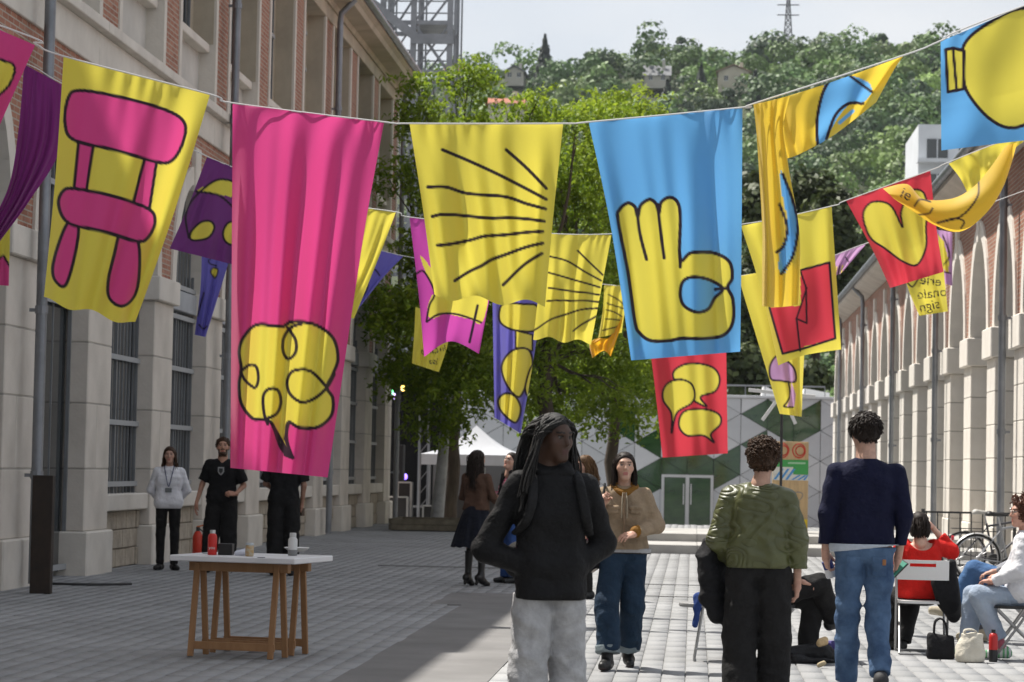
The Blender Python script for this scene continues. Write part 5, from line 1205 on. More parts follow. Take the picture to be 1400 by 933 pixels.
    def long_hair(s, m, n=220, length=.32, wave=.012, r0=.006, width=1.0, part=0.0, fall=None, name='hair_strands', parent=None, k=9, tie=None):
        r = np.random.default_rng(s.seed+5); q = s.scalp(n, -.03, .045); t = np.linspace(0, 1, k); out = []
        for p in q:
            sx = 1 if p[0] > part else -1; L = length*(.75+.4*r.random())
            a = p*1.03; rad = V3(sx*(.075+.02*r.random())*width, min(p[1], .035)-.03*r.random(), 0)
            b = V3(rad[0], rad[1]-.01, -.02-.03*r.random()); c = V3(rad[0]*(1.0+.25*r.random()), rad[1]-.02*r.random(), -L)
            if abs(p[0]) < .05 and p[1] < 0: b[0] = p[0]*1.3; b[1] = -.105-.015*r.random(); c[0] = p[0]*1.8; c[1] = -.105-.03*r.random()
            mid = (a+b)/2*1.12+V3(0, 0, .012) if p[2] > .05 else (a+b)/2
            pts = spl([a, mid, b, (b+c)/2, c], False, 3); idx = np.linspace(0, len(pts)-1, k).astype(int); pth = pts[idx]
            ph = r.random(3)*6.28; pth = pth+wave*t[:, None]*np.stack([np.sin(t*9+ph[0]), np.sin(t*8+ph[1]), 0*t], 1); out.append(pth)
        Wd = np.array(out); sh = Wd.shape; HV = (Wd.reshape(-1, 3) @ s.HR.T + s.J['head'])
        # below the jaw hair hangs straight down whatever the head does
        return s.strands(m, HV.reshape(sh), np.full(n, r0), np.full(n, r0*.45), name, parent=parent)
def short_hair(p, m, n=500, length=.035, lift=.010, zmin=-.055, seed=2, sweep=(0, -.3, -1)):
    r = np.random.default_rng(seed); q = p.scalp(n, zmin, .052); q = q[~((q[:, 1] > -.045) & (q[:, 2] < .012))]; t = np.linspace(0, 1, 6)[:, None]; out = []
    for a in q:
        d = a-V3(0, -.014, .03); d /= np.linalg.norm(d); g = V3(*sweep)+r.normal(0, .45, 3); g -= d*(g@d); g /= np.linalg.norm(g)
        L_ = length*(.6+.7*r.random()); out.append(a*1.02+d*lift*np.sin(t*2.2)*(.5+r.random())+g*L_*t)
    o = np.array(out); return p.strands(m, p.H(o.reshape(-1, 3)).reshape(o.shape), np.full(len(o), .0050), np.full(len(o), .0022), 'hair_strands', 5)
def base_at(px_, Y): g = P(px_, 700, Y); return (g[0], Y, 0.0)
def fabric(name, col, rough=.85, var=.25, vs=7, bump=.25, bs=40, **kw): return mat(name, col, rough, var, vs, .75, 13, spec=kw.pop('spec', .2), bdist=.035, **kw)
hairD = mat('dark_brown_hair', (.018, .011, .008), .6, .4, 40, spec=.25, stretch=(1, 1, .2)); hairK = mat('black_hair', (.008, .007, .007), .45, .4, 40, spec=.45); hairB = mat('brown_hair', (.055, .028, .015), .62, .4, 40, spec=.25, stretch=(1, 1, .2)); hairL = mat('light_brown_hair', (.13, .07, .032), .62, .4, 40, spec=.25, stretch=(1, 1, .2))
blackF = fabric('black_cloth', (.012, .012, .013)); blackT = fabric('black_trouser_cloth', (.016, .0155, .016), vs=12); shoeK = mat('black_shoe', (.012, .012, .012), .45, spec=.4); whiteP = mat('white_rubber', (.62, .62, .60), .6)
# ================================================================ the people in the picture
# ---- young man in black hoodie, front
hood = fabric('black_hoodie_cloth', (.0085, .0085, .0095), .7, .3, 6, .35, 30, spec=.2)
sweat = fabric('grey_sweatpants', (.42, .42, .43), .9, .25, 14, .35, 60)
p = Person('young man with long locs, black hoodie and grey sweatpants in front, hands in pockets', base_at(754, 12.8), 1.765, 196,
    dict(shR=(.168, -.01, 1.395), shL=(-.168, -.01, 1.395), elR=(.325, -.055, 1.08), elL=(-.285, -.06, 1.10), hipR=(.078, 0, .91), hipL=(-.078, 0, .91), wrR=(.115, .055, .99), wrL=(-.12, .05, .99), head=(0, .03, 1.632), knR=(.11, .03, .50), knL=(-.10, -.03, .50), anR=(.11, -.02, .085), anL=(-.10, -.10, .10)), hyaw=30, hpitch=-5, skin=(.066, .034, .022), vox=.010)
p.head(lips=(.075, .032, .028), brow=(.008, .006, .005), vox=.0042, fem=False); p.hand('R', (-.8, -.2, -.3), (0, -1, 0), .6); p.hand('L', (.8, -.2, -.3), (0, -1, 0), .6); p.body(); p.finish()
jk = p.top('hoodie', hood, e=.016, hem=.835, amp=.0085, collar=.035, hemr=.100, bulge=.008, armr=.012, cuff=.004, vox=.009, scale=20,
      extra=[('c', (.07, .045, .99), (-.07, .045, .99), .095, .095, 0, .03), ('c', (.066, .02, .87), (-.066, .02, .87), .112, .112, 0, .03)])
V, F = solid([('c', (-.055, -.03, 1.475), (.055, -.03, 1.475), .060, .060), ('c', (-.07, .035, 1.46), (.07, .035, 1.46), .034, .034), ('c', (-.05, -.09, 1.42), (.05, -.09, 1.42), .055, .055)], .009, .04, noise=p.wr_noise(.003, 30, 8)); p.put('hood', (V, F), hood)
V, F = solid([('c', (-.066, .015, .848), (.066, .015, .848), .114, .114)], .009, .03, cuts=[((0, 0, .838), (0, 0, -1)), ((0, 0, .895), (0, 0, 1))], noise=p.wr_noise(.002, 40, 9)); p.put('waistband', (V, F), hood, parent=jk)
p.trousers(sweat, e=.008, thigh=.016, knee=.034, ankle=.04, waist=.868, amp=.008, vox=.010)
p.shoes(mat('grey_trainer', (.35, .35, .35), .7), .22, whiteP)
for sx in (-1, 1):
    pth = np.array([[(sx*.185, .02, 1.16), (sx*.155, .105, 1.22), (sx*.130, .125, 1.31), (sx*.118, .085, 1.41), (sx*.112, .0, 1.462), (sx*.11, -.07, 1.45), (sx*.10, -.12, 1.38)]]); pth[0, :, 1] += .012
    q = spl(pth[0], False, 6); V, F = tubes(q[None], [.026], [.026], 8); V2 = np.repeat(q, 8, 0)+(V-np.repeat(q, 8, 0))*V3(1, .30, .55); p.put('backpack_strap', (V2, F), fabric('black_webbing', (.013, .013, .014), .7))
V, F = solid([('c', (-.09, -.20, 1.32), (.09, -.20, 1.32), .09, .09), ('c', (-.10, -.20, 1.02), (.10, -.20, 1.02), .10, .10)], .014, .08); p.put('backpack', (V, F), blackF)
hm = mat('locs', (.0075, .0065, .006), .6, .5, 90, .5, 120, spec=.35)
cap = p.hair_cap(hm, .010, .062, -.08, .003, 90)
r = np.random.default_rng(4); q = p.scalp(280, -.01, .062); out = []; t = np.linspace(0, 1, 14)
for a in q:
    sx = 1 if a[0] > .004 else -1
    L = .34*(.75+.35*r.random())
    side = .094+.035*r.random()
    if a[1] > -.02: b = V3(sx*side, a[1]*.45-.005, -.01); c = V3(sx*(side+.03+.06*r.random()), a[1]*.3-.02+.04*r.random(), -L)
    else: b = V3(a[0]*1.25, -.118-.02*r.random(), -.02); c = V3(a[0]*1.7, -.135-.04*r.random(), -L)
    mid = (a+b)/2*1.16+V3(0, 0, .018); pt = spl([a*1.02, mid, b, (b+c)/2+V3(sx*.006, 0, 0), c], False, 5); pt = pt[np.linspace(0, len(pt)-1, 14).astype(int)]
    ph = r.random(2)*6; pt = pt+.004*np.stack([np.sin(t*14+ph[0]), np.sin(t*13+ph[1]), 0*t], 1); out.append(pt)
o = np.array(out); HV = p.H(o.reshape(-1, 3)).reshape(o.shape); p.strands(hm, HV, np.full(len(q), .0064), np.full(len(q), .0046), 'locs', 6, cap)
V, F = solid([('c', (.086, -.01, -.045), (.086, -.01, -.058), .004, .004)], .002, .003); p.put('earring', (p.H(V), F), mat('silver', (.7, .7, .7), .25, metal=1))

# ---- woman in beige jacket walking towards us
beige = fabric('beige_twill', (.30, .225, .15), .85, .3, 9, .4, 40); must = fabric('mustard_jersey', (.22, .105, .02)); den = fabric('dark_denim', (.020, .042, .075), .85, .45, 6, .3, 90, col2=(.010, .022, .042)); cuffm = fabric('denim_cuff', (.20, .24, .26))
p = Person('woman in beige jacket and dark rolled jeans walking towards us', base_at(853, 19.4), 1.62, 183,
    dict(elR=(.245, -.04, 1.17), wrR=(.175, .135, 1.30), elL=(-.265, -.03, 1.165), wrL=(-.10, .22, 1.10), knR=(.125, .17, .53), knL=(-.080, .04, .50), anR=(.12, .26, .088), anL=(-.06, -.18, .118), footR=(.25, 1, .04), footL=(-.1, 1, -.22), head=(0, .01, 1.637)), hyaw=4, hpitch=3, skin=(.52, .32, .235), vox=.011)
p.head(lips=(.42, .16, .14), brow=(.035, .022, .015)); p.hand('R', (.0, .35, .9), (-1, .2, 0), 1.05, .0); p.hand('L', (.75, .5, -.15), (-.1, -.5, -.8), .35); p.body(); p.finish()
jk = p.top('jacket', beige, e=.024, hem=.965, amp=.0085, hemr=.120, armr=.010, bulge=.008, vox=.010)
V, F = solid([('c', (-.11, .01, .975), (.11, .01, .975), .120, .120)], .010, .03, cuts=[((0, 0, .935), (0, 0, -1)), ((0, 0, .975), (0, 0, 1))]); p.put('undershirt', (V, F), fabric('grey_jersey', (.36, .36, .37)))
for sx in (-1, 1):
    V, F = solid([('c', (sx*.055, .135, 1.305), (sx*.125, .120, 1.305), .018, .018), ('c', (sx*.058, .135, 1.27), (sx*.122, .122, 1.27), .016, .016)], .007, .01); p.put('chest_pocket', (V, F), beige, parent=jk)
    q = spl([(sx*.012, .10, 1.44), (sx*.02, .148, 1.36), (sx*.022, .152, 1.22)], False, 5); V, F = tubes(q[None], [.0045], [.0045], 5); p.put('drawcord', (V, F), fabric('cream_cord', (.42, .36, .27)), parent=jk)
V, F = solid([('c', (0, .142, 1.42), (0, .148, 1.0), .010, .012)], .007, .01); p.put('zip_placket', (V, F), fabric('tan_placket', (.24, .17, .11)), parent=jk)
V, F = solid([('c', (-.085, .02, 1.455), (-.02, .085, 1.425), .030, .026), ('c', (.085, .02, 1.455), (.02, .085, 1.425), .030, .026), ('c', (-.08, -.03, 1.465), (.08, -.03, 1.465), .045, .045)], .008, .03, noise=p.wr_noise(.004, 40, 3)); p.put('hood_lining', (V, F), must)
V, F = solid([('c', (-.095, .205, 1.115), (-.118, .195, 1.118), .050, .052, 1)], .007, .01); p.put('cuff', (V, F), must, parent=jk)
p.trousers(den, e=.016, thigh=.012, knee=.030, ankle=.040, waist=.965, amp=.008, end=.86, vox=.011)
for d in 'RL':
    k, a = p.J['kn'+d], p.J['an'+d]; V, F = solid([('c', tuple(k+(a-k)*.77), tuple(k+(a-k)*.90), .100, .103, 1)], .009, .01, noise=p.wr_noise(.003, 40, 5), cuts=[(tuple(k+(a-k)*.76), tuple((k-a)/np.linalg.norm(k-a)))]); p.put('rolled_cuff', (V, F), cuffm)
V, F = solid([('c', (-.10, .0, .95), (.10, .0, .95), .127, .127)], .010, .03, cuts=[((0, 0, .930), (0, 0, -1)), ((0, 0, .952), (0, 0, 1))]); p.put('belt', (V, F), mat('black_leather', (.014, .013, .012), .5))
p.shoes(shoeK, .22, mat('dark_sole', (.03, .02, .02), .7), tall=.32)
cap = p.hair_cap(hairD, .009, .055, -.10, .0025, 80)
p.long_hair(hairD, 200, .30, .012, .0055, parent=cap)
def floral(V):
    s1 = Sines(5, 60); s2 = Sines(6, 75); c = np.tile(np.array((.014, .012, .014)), (len(V), 1)); c[s1(V) > .45] = (.62, .56, .50); c[s2(V) > .60] = (.55, .07, .20); return c
V, F = solid([('c', (.225, .06, 1.10), (.265, .04, .86), .045, .085), ('c', (.245, .10, .95), (.245, -.04, .90), .055, .06)], .008, .05, noise=p.wr_noise(.006, 40, 7))
bag = tag(ob('shoulder_bag', mesh('shoulder_bag', p.W(V)-p.base, F, fabric('floral_print', (.5, .5, .5), attr='col'), True, floral(V)), None, p.base), 'black floral shoulder bag carried by the woman in the beige jacket', 'bag')
q = spl([(.235, .05, 1.13), (.185, .15, 1.30), (.165, .09, 1.45), (.16, .02, 1.492), (.17, -.09, 1.42), (.235, -.04, 1.10)], False, 6); V, F = tubes(q[None], [.010], [.010], 6); ob('strap', mesh('strap', p.W(V)-p.base, F, blackF, True), bag, p.base)

# ---- young man in quilted green jacket, seen from behind
def quilt_mat():
    m = mat('quilted_olive_nylon', (.085, .092, .032), .42, .25, 6, spec=.5); n = m.node_tree.nodes; l = m.node_tree.links.new; b = n['Principled BSDF']
    t = n.new('ShaderNodeTexCoord'); z = n.new('ShaderNodeTexNoise'); z.inputs['Scale'].default_value = 5.5; z.inputs['Detail'].default_value = 0; l(t.outputs['Object'], z.inputs['Vector'])
    mp_ = n.new('ShaderNodeMapping'); mp_.inputs['Scale'].default_value = (.8, .8, 1.5); l(t.outputs['Object'], mp_.inputs[0]); l(mp_.outputs[0], z.inputs['Vector'])
    mu = n.new('ShaderNodeMath'); mu.operation = 'MULTIPLY'; mu.inputs[1].default_value = 9.0; l(z.outputs['Fac'], mu.inputs[0])
    fr_ = n.new('ShaderNodeMath'); fr_.operation = 'PINGPONG'; fr_.inputs[1].default_value = .5; l(mu.outputs[0], fr_.inputs[0])
    pw = n.new('ShaderNodeMath'); pw.operation = 'POWER'; pw.inputs[1].default_value = .45; l(fr_.outputs[0], pw.inputs[0])
    z2 = n.new('ShaderNodeTexNoise'); z2.inputs['Scale'].default_value = 30; z2.inputs['Detail'].default_value = 4; l(t.outputs['Object'], z2.inputs['Vector'])
    ad = n.new('ShaderNodeMath'); ad.operation = 'MULTIPLY_ADD'; ad.inputs[1].default_value = .35; l(z2.outputs['Fac'], ad.inputs[0]); l(pw.outputs[0], ad.inputs[2])
    bp = n.new('ShaderNodeBump'); bp.inputs['Strength'].default_value = .8; bp.inputs['Distance'].default_value = .012; l(ad.outputs[0], bp.inputs['Height']); l(bp.outputs[0], b.inputs['Normal'])
    return m
p = Person('young man with curly hair in an olive quilted jacket, walking away', base_at(1038, 15.9), 1.68, -4,
    dict(shR=(.172, -.01, 1.385), shL=(-.178, 0, 1.395), elL=(-.262, -.02, 1.13), wrL=(-.225, .16, .99), elR=(.245, -.025, 1.12), wrR=(.250, .035, .865), knR=(.105, .05, .5), knL=(-.11, .0, .5), anR=(.10, .10, .085), anL=(-.11, -.08, .09), head=(.02, .02, 1.63)), hyaw=-8, skin=(.50, .30, .22), vox=.011)
p.head(); p.hand('R', (-.05, .15, -1), (-1, 0, 0), .75); p.hand('L', (.3, .9, -.2), (.9, -.2, -.3), .8); p.body(); p.finish()
qm = quilt_mat()
jk = p.top('quilted_jacket', qm, e=.030, hem=.945, amp=.0075, hemr=.112, armr=.010, cuff=.010, vox=.0095, scale=34, collar=-.03, waistr=.02)
p.trousers(blackT, e=.022, thigh=.025, knee=.035, ankle=.04, waist=.985, amp=.0085, vox=.011)
p.shoes(shoeK, .22)
def curls(p, m, n, rr, zmin, top=.0, size=.016, tight=.010, seed=1):
    r = np.random.default_rng(seed); q = p.scalp(n, zmin, .05); t = np.linspace(0, 1, 12); out = []
    for a in q:
        d = a-V3(0, -.014, .03); d /= np.linalg.norm(d); u = np.cross(d, r.normal(size=3)); u /= np.linalg.norm(u); w = np.cross(d, u); ph = r.random()*6; hgt = rr*(.5+.7*r.random())*(1+top*max(0, d[2]))
        out.append(a*.99+np.outer(t, d)*hgt+tight*(np.outer(np.sin(t*11+ph), u)+np.outer(np.cos(t*11+ph), w)))
    o = np.array(out); return p.strands(m, p.H(o.reshape(-1, 3)).reshape(o.shape), np.full(n, .0055), np.full(n, .0050), 'curls', 4)
p.hair_cap(hairB, .016, .05, -.075, .007, 110, top=.014, ears=True); curls(p, hairB, 700, .026, -.045, .9, tight=.013)
coat = fabric('black_coat_cloth', (.014, .014, .016), .8)
V, F = solid([('c', (-.33, .10, 1.05), (-.22, .16, 1.02), .055, .05), ('c', (-.32, .08, 1.02), (-.27, .06, .62), .075, .05), ('c', (-.27, .14, 1.0), (-.20, .12, .58), .06, .045), ('c', (-.33, .04, .95), (-.33, .05, .72), .045, .05)], .011, .05, noise=p.wr_noise(.014, 26, 12, (1, 1, .35)), cuts=[((0, 0, .55), (.45, 0, -1))])
tag(ob('folded_coat', mesh('folded_coat', p.W(V)-p.base, F, coat, True), None, p.base), 'black coat draped over the arm of the man in the olive jacket', 'coat')

# ---- tall man in navy sweater, seen from behind
navy = fabric('navy_knit', (.0085, .010, .032), .9, .15, 8, .3, 150); jean = fabric('washed_denim', (.10, .17, .29), .85, .6, 5, .3, 90, col2=(.030, .060, .125))
p = Person('tall man in navy sweater and blue jeans walking away with a cup', base_at(1183, 17.1), 1.885, 2,
    dict(shR=(.178, 0, 1.395), shL=(-.178, 0, 1.395), elL=(-.235, -.03, 1.14), wrL=(-.235, .06, .90), elR=(.235, -.035, 1.14), wrR=(.215, .065, .90), knR=(.085, .02, .53), knL=(-.095, .06, .50), anR=(.085, -.20, .155), anL=(-.09, .13, .085), footR=(.05, .85, -.55), head=(-.005, .03, 1.64)), hyaw=10, hpitch=2, skin=(.53, .32, .24), vox=.011)
p.head(fem=False); p.hand('L', (.15, .5, -.85), (.9, .1, .1), .75); p.hand('R', (-.1, .55, -.8), (-.9, .1, 0), .6); p.body(); p.finish()
p.top('sweater', navy, e=.016, hem=.955, amp=.0065, hemr=.106, armr=.004, cuff=.0, vox=.010, scale=18)
V, F = solid([('c', (-.10, -.005, .95), (.10, -.005, .95), .122, .122)], .010, .03, cuts=[((0, .0, .935), (.12, 0, -1)), ((0, 0, .962), (0, 0, 1))]); p.put('shirt_hem', (V, F), fabric('pale_blue_shirt', (.50, .55, .62)))
tr = p.trousers(jean, e=.008, thigh=.006, knee=.012, ankle=.016, waist=.945, amp=.007, end=.94, vox=.010)
for sx in (-1, 1):
    p.trouser_patch('back_pocket', jean, min(sx*.035, sx*.125), max(sx*.035, sx*.125), .765, .890, parent=tr)
p.trouser_patch('patch', mat('tan_leather', (.30, .13, .05), .7), .098, .122, .835, .872, .011, parent=tr)
p.shoes(mat('dark_grey_trainer', (.03, .03, .032), .7), .24, mat('grey_rubber', (.10, .10, .10), .7))
p.hair_cap(hairD, .012, .05, -.065, .004, 120, top=.010, ears=True); short_hair(p, hairD, 700, .042, .012)
cupb = p.W(V3(-.205, .13, .805)); d = V3(.35, .1, -.93); ax = d/np.linalg.norm(d)
cup = tag(empty('drink_cup', cupb), 'small blue and white cup in the left hand of the man in navy', 'cup')
MB().tube([cupb-ax*.05, cupb+ax*.005], .036, 14).build('sleeve', mat('blue_print', (.02, .03, .16), .5), cup, cupb, smooth=True); MB().tube([cupb+ax*.005, cupb+ax*.055, cupb+ax*.065], [.0365, .041, .036], 14).build('base', mat('white_card', (.62, .63, .66), .5), cup, cupb, smooth=True)
ph = p.W(V3(.205, .125, .80)); phn = tag(empty('phone', ph), 'phone with a pale green screen in the right hand of the man in navy', 'phone')
MB().bar(ph-V3(.06, .02, .06), ph+V3(.06, .02, .06), .075, .010, (-.5, -.8, .5)).build('case', mat('dark_phone', (.02, .02, .02), .3), phn, ph); MB().bar(ph-V3(.05, .026, .044), ph+V3(.052, .014, .058), .066, .004, (-.5, -.8, .5)).build('screen', mat('screen_green', (.08, .30, .22), .2), phn, ph)

# ---- woman in brown top and dark skirt, back towards us
p = Person('woman with long dark hair in a flared navy skirt and black boots', base_at(651, 32.0), 1.69, -28,
    dict(elR=(.235, .03, 1.15), wrR=(.16, .19, 1.10), elL=(-.235, .03, 1.15), wrL=(-.14, .20, 1.08), anR=(.10, -.01, .125), anL=(-.10, -.01, .125), footR=(.15, .9, -.35), footL=(-.1, .9, -.35)), hyaw=-20, skin=(.45, .27, .20))
p.head(vox=.006); p.hand('R', (-.4, .9, .2), (0, 0, 1), .5, vox=.006); p.hand('L', (.4, .9, .2), (0, 0, 1), .5, vox=.006); p.body(); p.finish()
p.top('blouse', fabric('brown_knit', (.090, .050, .034)), e=.010, hem=.98, amp=.006)
def skirt(p, m, zt, zb, rt, rb, amp=.018, name='skirt', nf=11):
    nz, na = 26, 96; z = np.linspace(zt, zb, nz); a = np.linspace(0, 2*np.pi, na, endpoint=False); t = (zt-z)/(zt-zb); Rr = rt+(rb-rt)*(t**.8)
    R2 = Rr[:, None]+amp*t[:, None]*(np.sin(nf*a+.6*np.sin(3*a))[None]+.5*np.sin(nf*1.7*a+1)[None]); V = np.stack([R2*np.cos(a)*1.12, R2*np.sin(a)*.92, z[:, None]+.008*t[:, None]*np.sin(nf*a)[None]], -1).reshape(-1, 3)
    i = np.arange(nz*na).reshape(nz, na); F = np.stack([i[:-1], i[1:], np.roll(i[1:], -1, 1), np.roll(i[:-1], -1, 1)], -1).reshape(-1, 4); return p.put(name, (V, F), m)
skirt(p, fabric('dark_navy_cloth', (.010, .012, .020)), 1.03, .50, .125, .285)
p.trousers(mat('black_tights', (.012, .010, .010), .7), e=-.012, waist=.98, name='tights', end=.98, vox=.016)
p.shoes(mat('black_boot_leather', (.010, .009, .009), .38), .21, heel=.045, tall=.86, name='boot')
cap = p.hair_cap(hairD, .010, .05, -.11, .003, 70); p.long_hair(hairD, 220, .36, .016, .007, parent=cap)

# ---- woman in pink striped jumper
def stripes(V): c = np.tile(np.array((.50, .075, .16)), (len(V), 1)); c[(V[:, 2]*26 % 1) < .45] = (.62, .36, .40); return c
p = Person('woman in pink striped jumper and blue jeans talking with her head tilted back', base_at(699, 33.0), 1.68, 125,
    dict(elR=(.235, .05, 1.15), wrR=(.15, .23, 1.22), elL=(-.235, .0, 1.15), wrL=(-.12, .18, 1.08)), hyaw=18, hpitch=14, hroll=-10, skin=(.55, .33, .25))
p.head(vox=.006, mouth_open=True); p.hand('R', (-.2, .9, .4), (-.5, 0, .5), .4, vox=.006); p.hand('L', (.4, .8, .1), (0, 0, 1), .4, vox=.006); p.body(); p.finish()
p.top('striped_jumper', fabric('striped_knit', (.5, .5, .5), attr='col'), e=.014, hem=.95, amp=.006, cols=stripes)
V, F = solid([('c', (.09, .06, 1.48), (.10, .125, 1.15), .04, .04), ('c', (-.09, .06, 1.48), (-.09, .13, 1.05), .04, .04), ('c', (-.09, -.04, 1.49), (.09, -.04, 1.49), .05, .05)], .013, .03, noise=p.wr_noise(.006, 30, 4)); p.put('scarf', (V, F), blackF)
p.trousers(fabric('bright_denim', (.035, .085, .26)), e=.012, knee=.02, ankle=.03); p.shoes(shoeK, .21)
p.hair_cap(hairD, .008, .055, -.10, .003, 70); V, F = solid([('e', (0, -.125, -.02), (.035, .035, .05)), ('c', (0, -.13, -.03), (.02, -.14, -.16), .028, .012)], .008, .02); p.put('ponytail', (p.H(V), F), hairD)
gl = mat('spectacle_rim', (.05, .04, .04), .3)
def glasses(p, m=gl):
    b = MB()
    for sx in (-1, 1):
        th = np.linspace(0, 2*np.pi, 17); b.tube([p.W(p.H(V3(sx*.032+.021*math.cos(q), .094, .008+.017*math.sin(q)))) for q in th], .0022*p.s, 5, cap=False); b.tube([p.W(p.H(V3(sx*.053, .092, .012))), p.W(p.H(V3(sx*.078, -.01, .012)))], .002*p.s, 5)
    b.tube([p.W(p.H(V3(-.012, .098, .012))), p.W(p.H(V3(.012, .098, .012)))], .002*p.s, 5); b.build('glasses', m, p.root, p.base)
glasses(p)
# ---- woman with brown hair half hidden behind the front man
p = Person('woman with brown hair and a violet waistcoat half hidden behind the front man', base_at(800, 29.5), 1.64, 118, dict(elR=(.23, .05, 1.15), wrR=(.15, .18, 1.10)), hyaw=0, hpitch=-10, skin=(.52, .31, .23))
p.head(vox=.006); p.hand('R', (-.2, .9, 0), (0, 0, -1), .4, vox=.006); p.hand('L', (0, .2, -1), (1, 0, 0), .4, vox=.006); p.body(); p.finish()
p.top('blouse', fabric('lilac_print', (.34, .32, .42), var=.5, vs=30), e=.012, hem=.95); V, F = solid([('c', (-.085, 0, 1.30), (.085, 0, 1.30), .125, .125), ('c', (-.075, 0, 1.08), (.075, 0, 1.08), .122, .122), ('c', (-.12, 0, 1.42), (.12, 0, 1.42), .07, .07)], .013, .05, cuts=[((0, 0, .97), (0, 0, -1)), ((0, 0, 1.47), (0, 0, 1))]); p.put('waistcoat', (V, F), fabric('violet_cloth', (.05, .045, .16)))
p.trousers(blackT, e=.012); p.shoes(shoeK, .21); cap = p.hair_cap(hairL, .012, .05, -.10, .004, 70); p.long_hair(hairL, 190, .24, .02, .007, parent=cap)

# ---- woman in white shirt by the wall
shirt = fabric('white_shirt', (.76, .76, .80), .8, .10, 10)
p = Person('woman in white shirt with a lanyard standing by the left wall', base_at(230, 34.5), 1.67, 190,
    dict(elR=(.255, -.07, 1.14), wrR=(.12, -.17, .98), elL=(-.255, -.07, 1.14), wrL=(-.12, -.17, .98), anR=(.10, 0, .085), anL=(-.10, 0, .085), footR=(.4, 1, 0), footL=(-.4, 1, 0)), hyaw=-3, skin=(.47, .28, .21))
p.head(vox=.006); p.hand('R', (-1, -.2, -.2), (0, 1, 0), .6, vox=.006); p.hand('L', (1, -.2, -.2), (0, 1, 0), .6, vox=.006); p.body(); p.finish()
sh = p.top('shirt', shirt, e=.020, hem=.875, amp=.0045, hemr=.126, bulge=.012, armr=.006)
for sx in (-1, 1): V, F = solid([('c', (sx*.025, .055, 1.455), (sx*.05, .02, 1.475), .012, .014), ('c', (sx*.02, .085, 1.43), (sx*.045, .100, 1.395), .011, .006)], .007, .02); p.put('collar', (V, F), shirt, parent=sh)
q = spl([(-.07, .05, 1.48), (-.04, .14, 1.34), (0, .155, 1.19), (.04, .14, 1.34), (.07, .05, 1.48)], False, 6); V, F = tubes(q[None], [.006], [.006], 5); ln = p.put('lanyard', (V, F), fabric('blue_ribbon', (.03, .04, .13)))
bo_ = p.W(V3(0, .160, 1.17)); MB().box(bo_[0]-.045, bo_[0]+.045, bo_[1]-.012, bo_[1], bo_[2]-.06, bo_[2]).build('badge', mat('badge_card', (.16, .17, .18), .4), ln, bo_)
p.trousers(blackT, e=.012, waist=.95, amp=.004); p.shoes(shoeK, .20)
cap = p.hair_cap(hairB, .012, .05, -.10, .004, 70); p.long_hair(hairB, 170, .185, .012, .007, parent=cap)

# ---- bearded man in black
p = Person('bearded man in black shirt with a white emblem beside the grey downpipe', base_at(303, 34.0), 1.80, 182,
    dict(elR=(.265, -.03, 1.15), wrR=(.325, .03, .91), elL=(-.275, -.04, 1.14), wrL=(-.20, .15, 1.03), knR=(.13, .02, .5), knL=(-.10, .02, .5), anR=(.15, -.01, .085), anL=(-.11, -.01, .085), footR=(.4, 1, 0)), hyaw=6, hpitch=8, skin=(.44, .24, .165))
p.head(vox=.006, fem=False, beard=(.060, .030, .016)); p.hand('R', (.1, .1, -1), (-1, 0, 0), .35, vox=.006); p.hand('L', (.75, .6, .1), (0, -.7, -.6), .9, vox=.006); p.body(); p.finish()
tee = p.top('t_shirt', blackF, e=.022, hem=.865, sleeve=.42, amp=.008, hemr=.118, armr=.016)
eo = p.W(V3(0, .150, 1.32)); sh_ = lambda q: [(eo[0]+x*1.15, eo[2]+z*1.15) for x, z in q]
MB().prism(sh_([(-.035, .05), (.035, .05), (.035, -.005), (.02, -.03), (0, -.045), (-.02, -.03), (-.035, -.005)]), 'y', eo[1]-.008, eo[1]+.01).build('emblem', mat('emblem_grey', (.32, .32, .32), .7), tee, eo)
MB().prism(sh_([(-.022, .035), (.022, .035), (.022, 0), (0, -.03), (-.022, 0)]), 'y', eo[1]-.012, eo[1]-.008).build('emblem_centre', mat('emblem_black', (.03, .03, .03), .7), tee, eo)
p.trousers(blackT, e=.024, thigh=.015, knee=.03, ankle=.03, waist=.95, amp=.006); p.shoes(shoeK, .23, whiteP)
p.hair_cap(hairB, .010, .055, -.06, .003, 110, top=.008, ears=True); short_hair(p, hairB, 350, .035, .012, sweep=(0, -1, .2))

# ---- man in black whose head is behind the pink banner
p = Person('man in black work clothes whose head is hidden by the tall pink banner', base_at(388, 33.6), 1.84, 10,
    dict(elR=(.245, -.01, 1.14), wrR=(.225, .06, .905), elL=(-.235, .05, 1.15), wrL=(-.10, .2, 1.06)), hyaw=0, skin=(.36, .20, .14))
p.head(vox=.007, fem=False); p.hand('R', (-.1, .2, -1), (-1, 0, 0), .8, vox=.006); p.hand('L', (.6, .7, .1), (0, 0, 1), .6, vox=.007); p.body(); p.finish()
p.top('t_shirt', blackF, e=.020, hem=.90, sleeve=.42, amp=.008, hemr=.115, armr=.014); tr = p.trousers(blackT, e=.022, thigh=.015, knee=.03, ankle=.03, waist=.97, amp=.006)
V, F = solid([('c', (.155, -.01, .70), (.165, .0, .60), .055, .05)], .013, .03); p.put('cargo_pocket', (V, F), blackT, parent=tr); p.shoes(shoeK, .24); p.hair_cap(hairD, .010, .055, -.06, .003, 110, ears=True)
hw = p.W(V3(.235, .085, .80)); tag(MB().tube([hw-V3(.0, 0, .05), hw+V3(0, 0, .05)], .032, 12).build('tape_roll', mat('brown_tape', (.09, .06, .04), .6), None, hw, smooth=True), 'small dark roll in the right hand of the man behind the pink banner', 'tape roll')
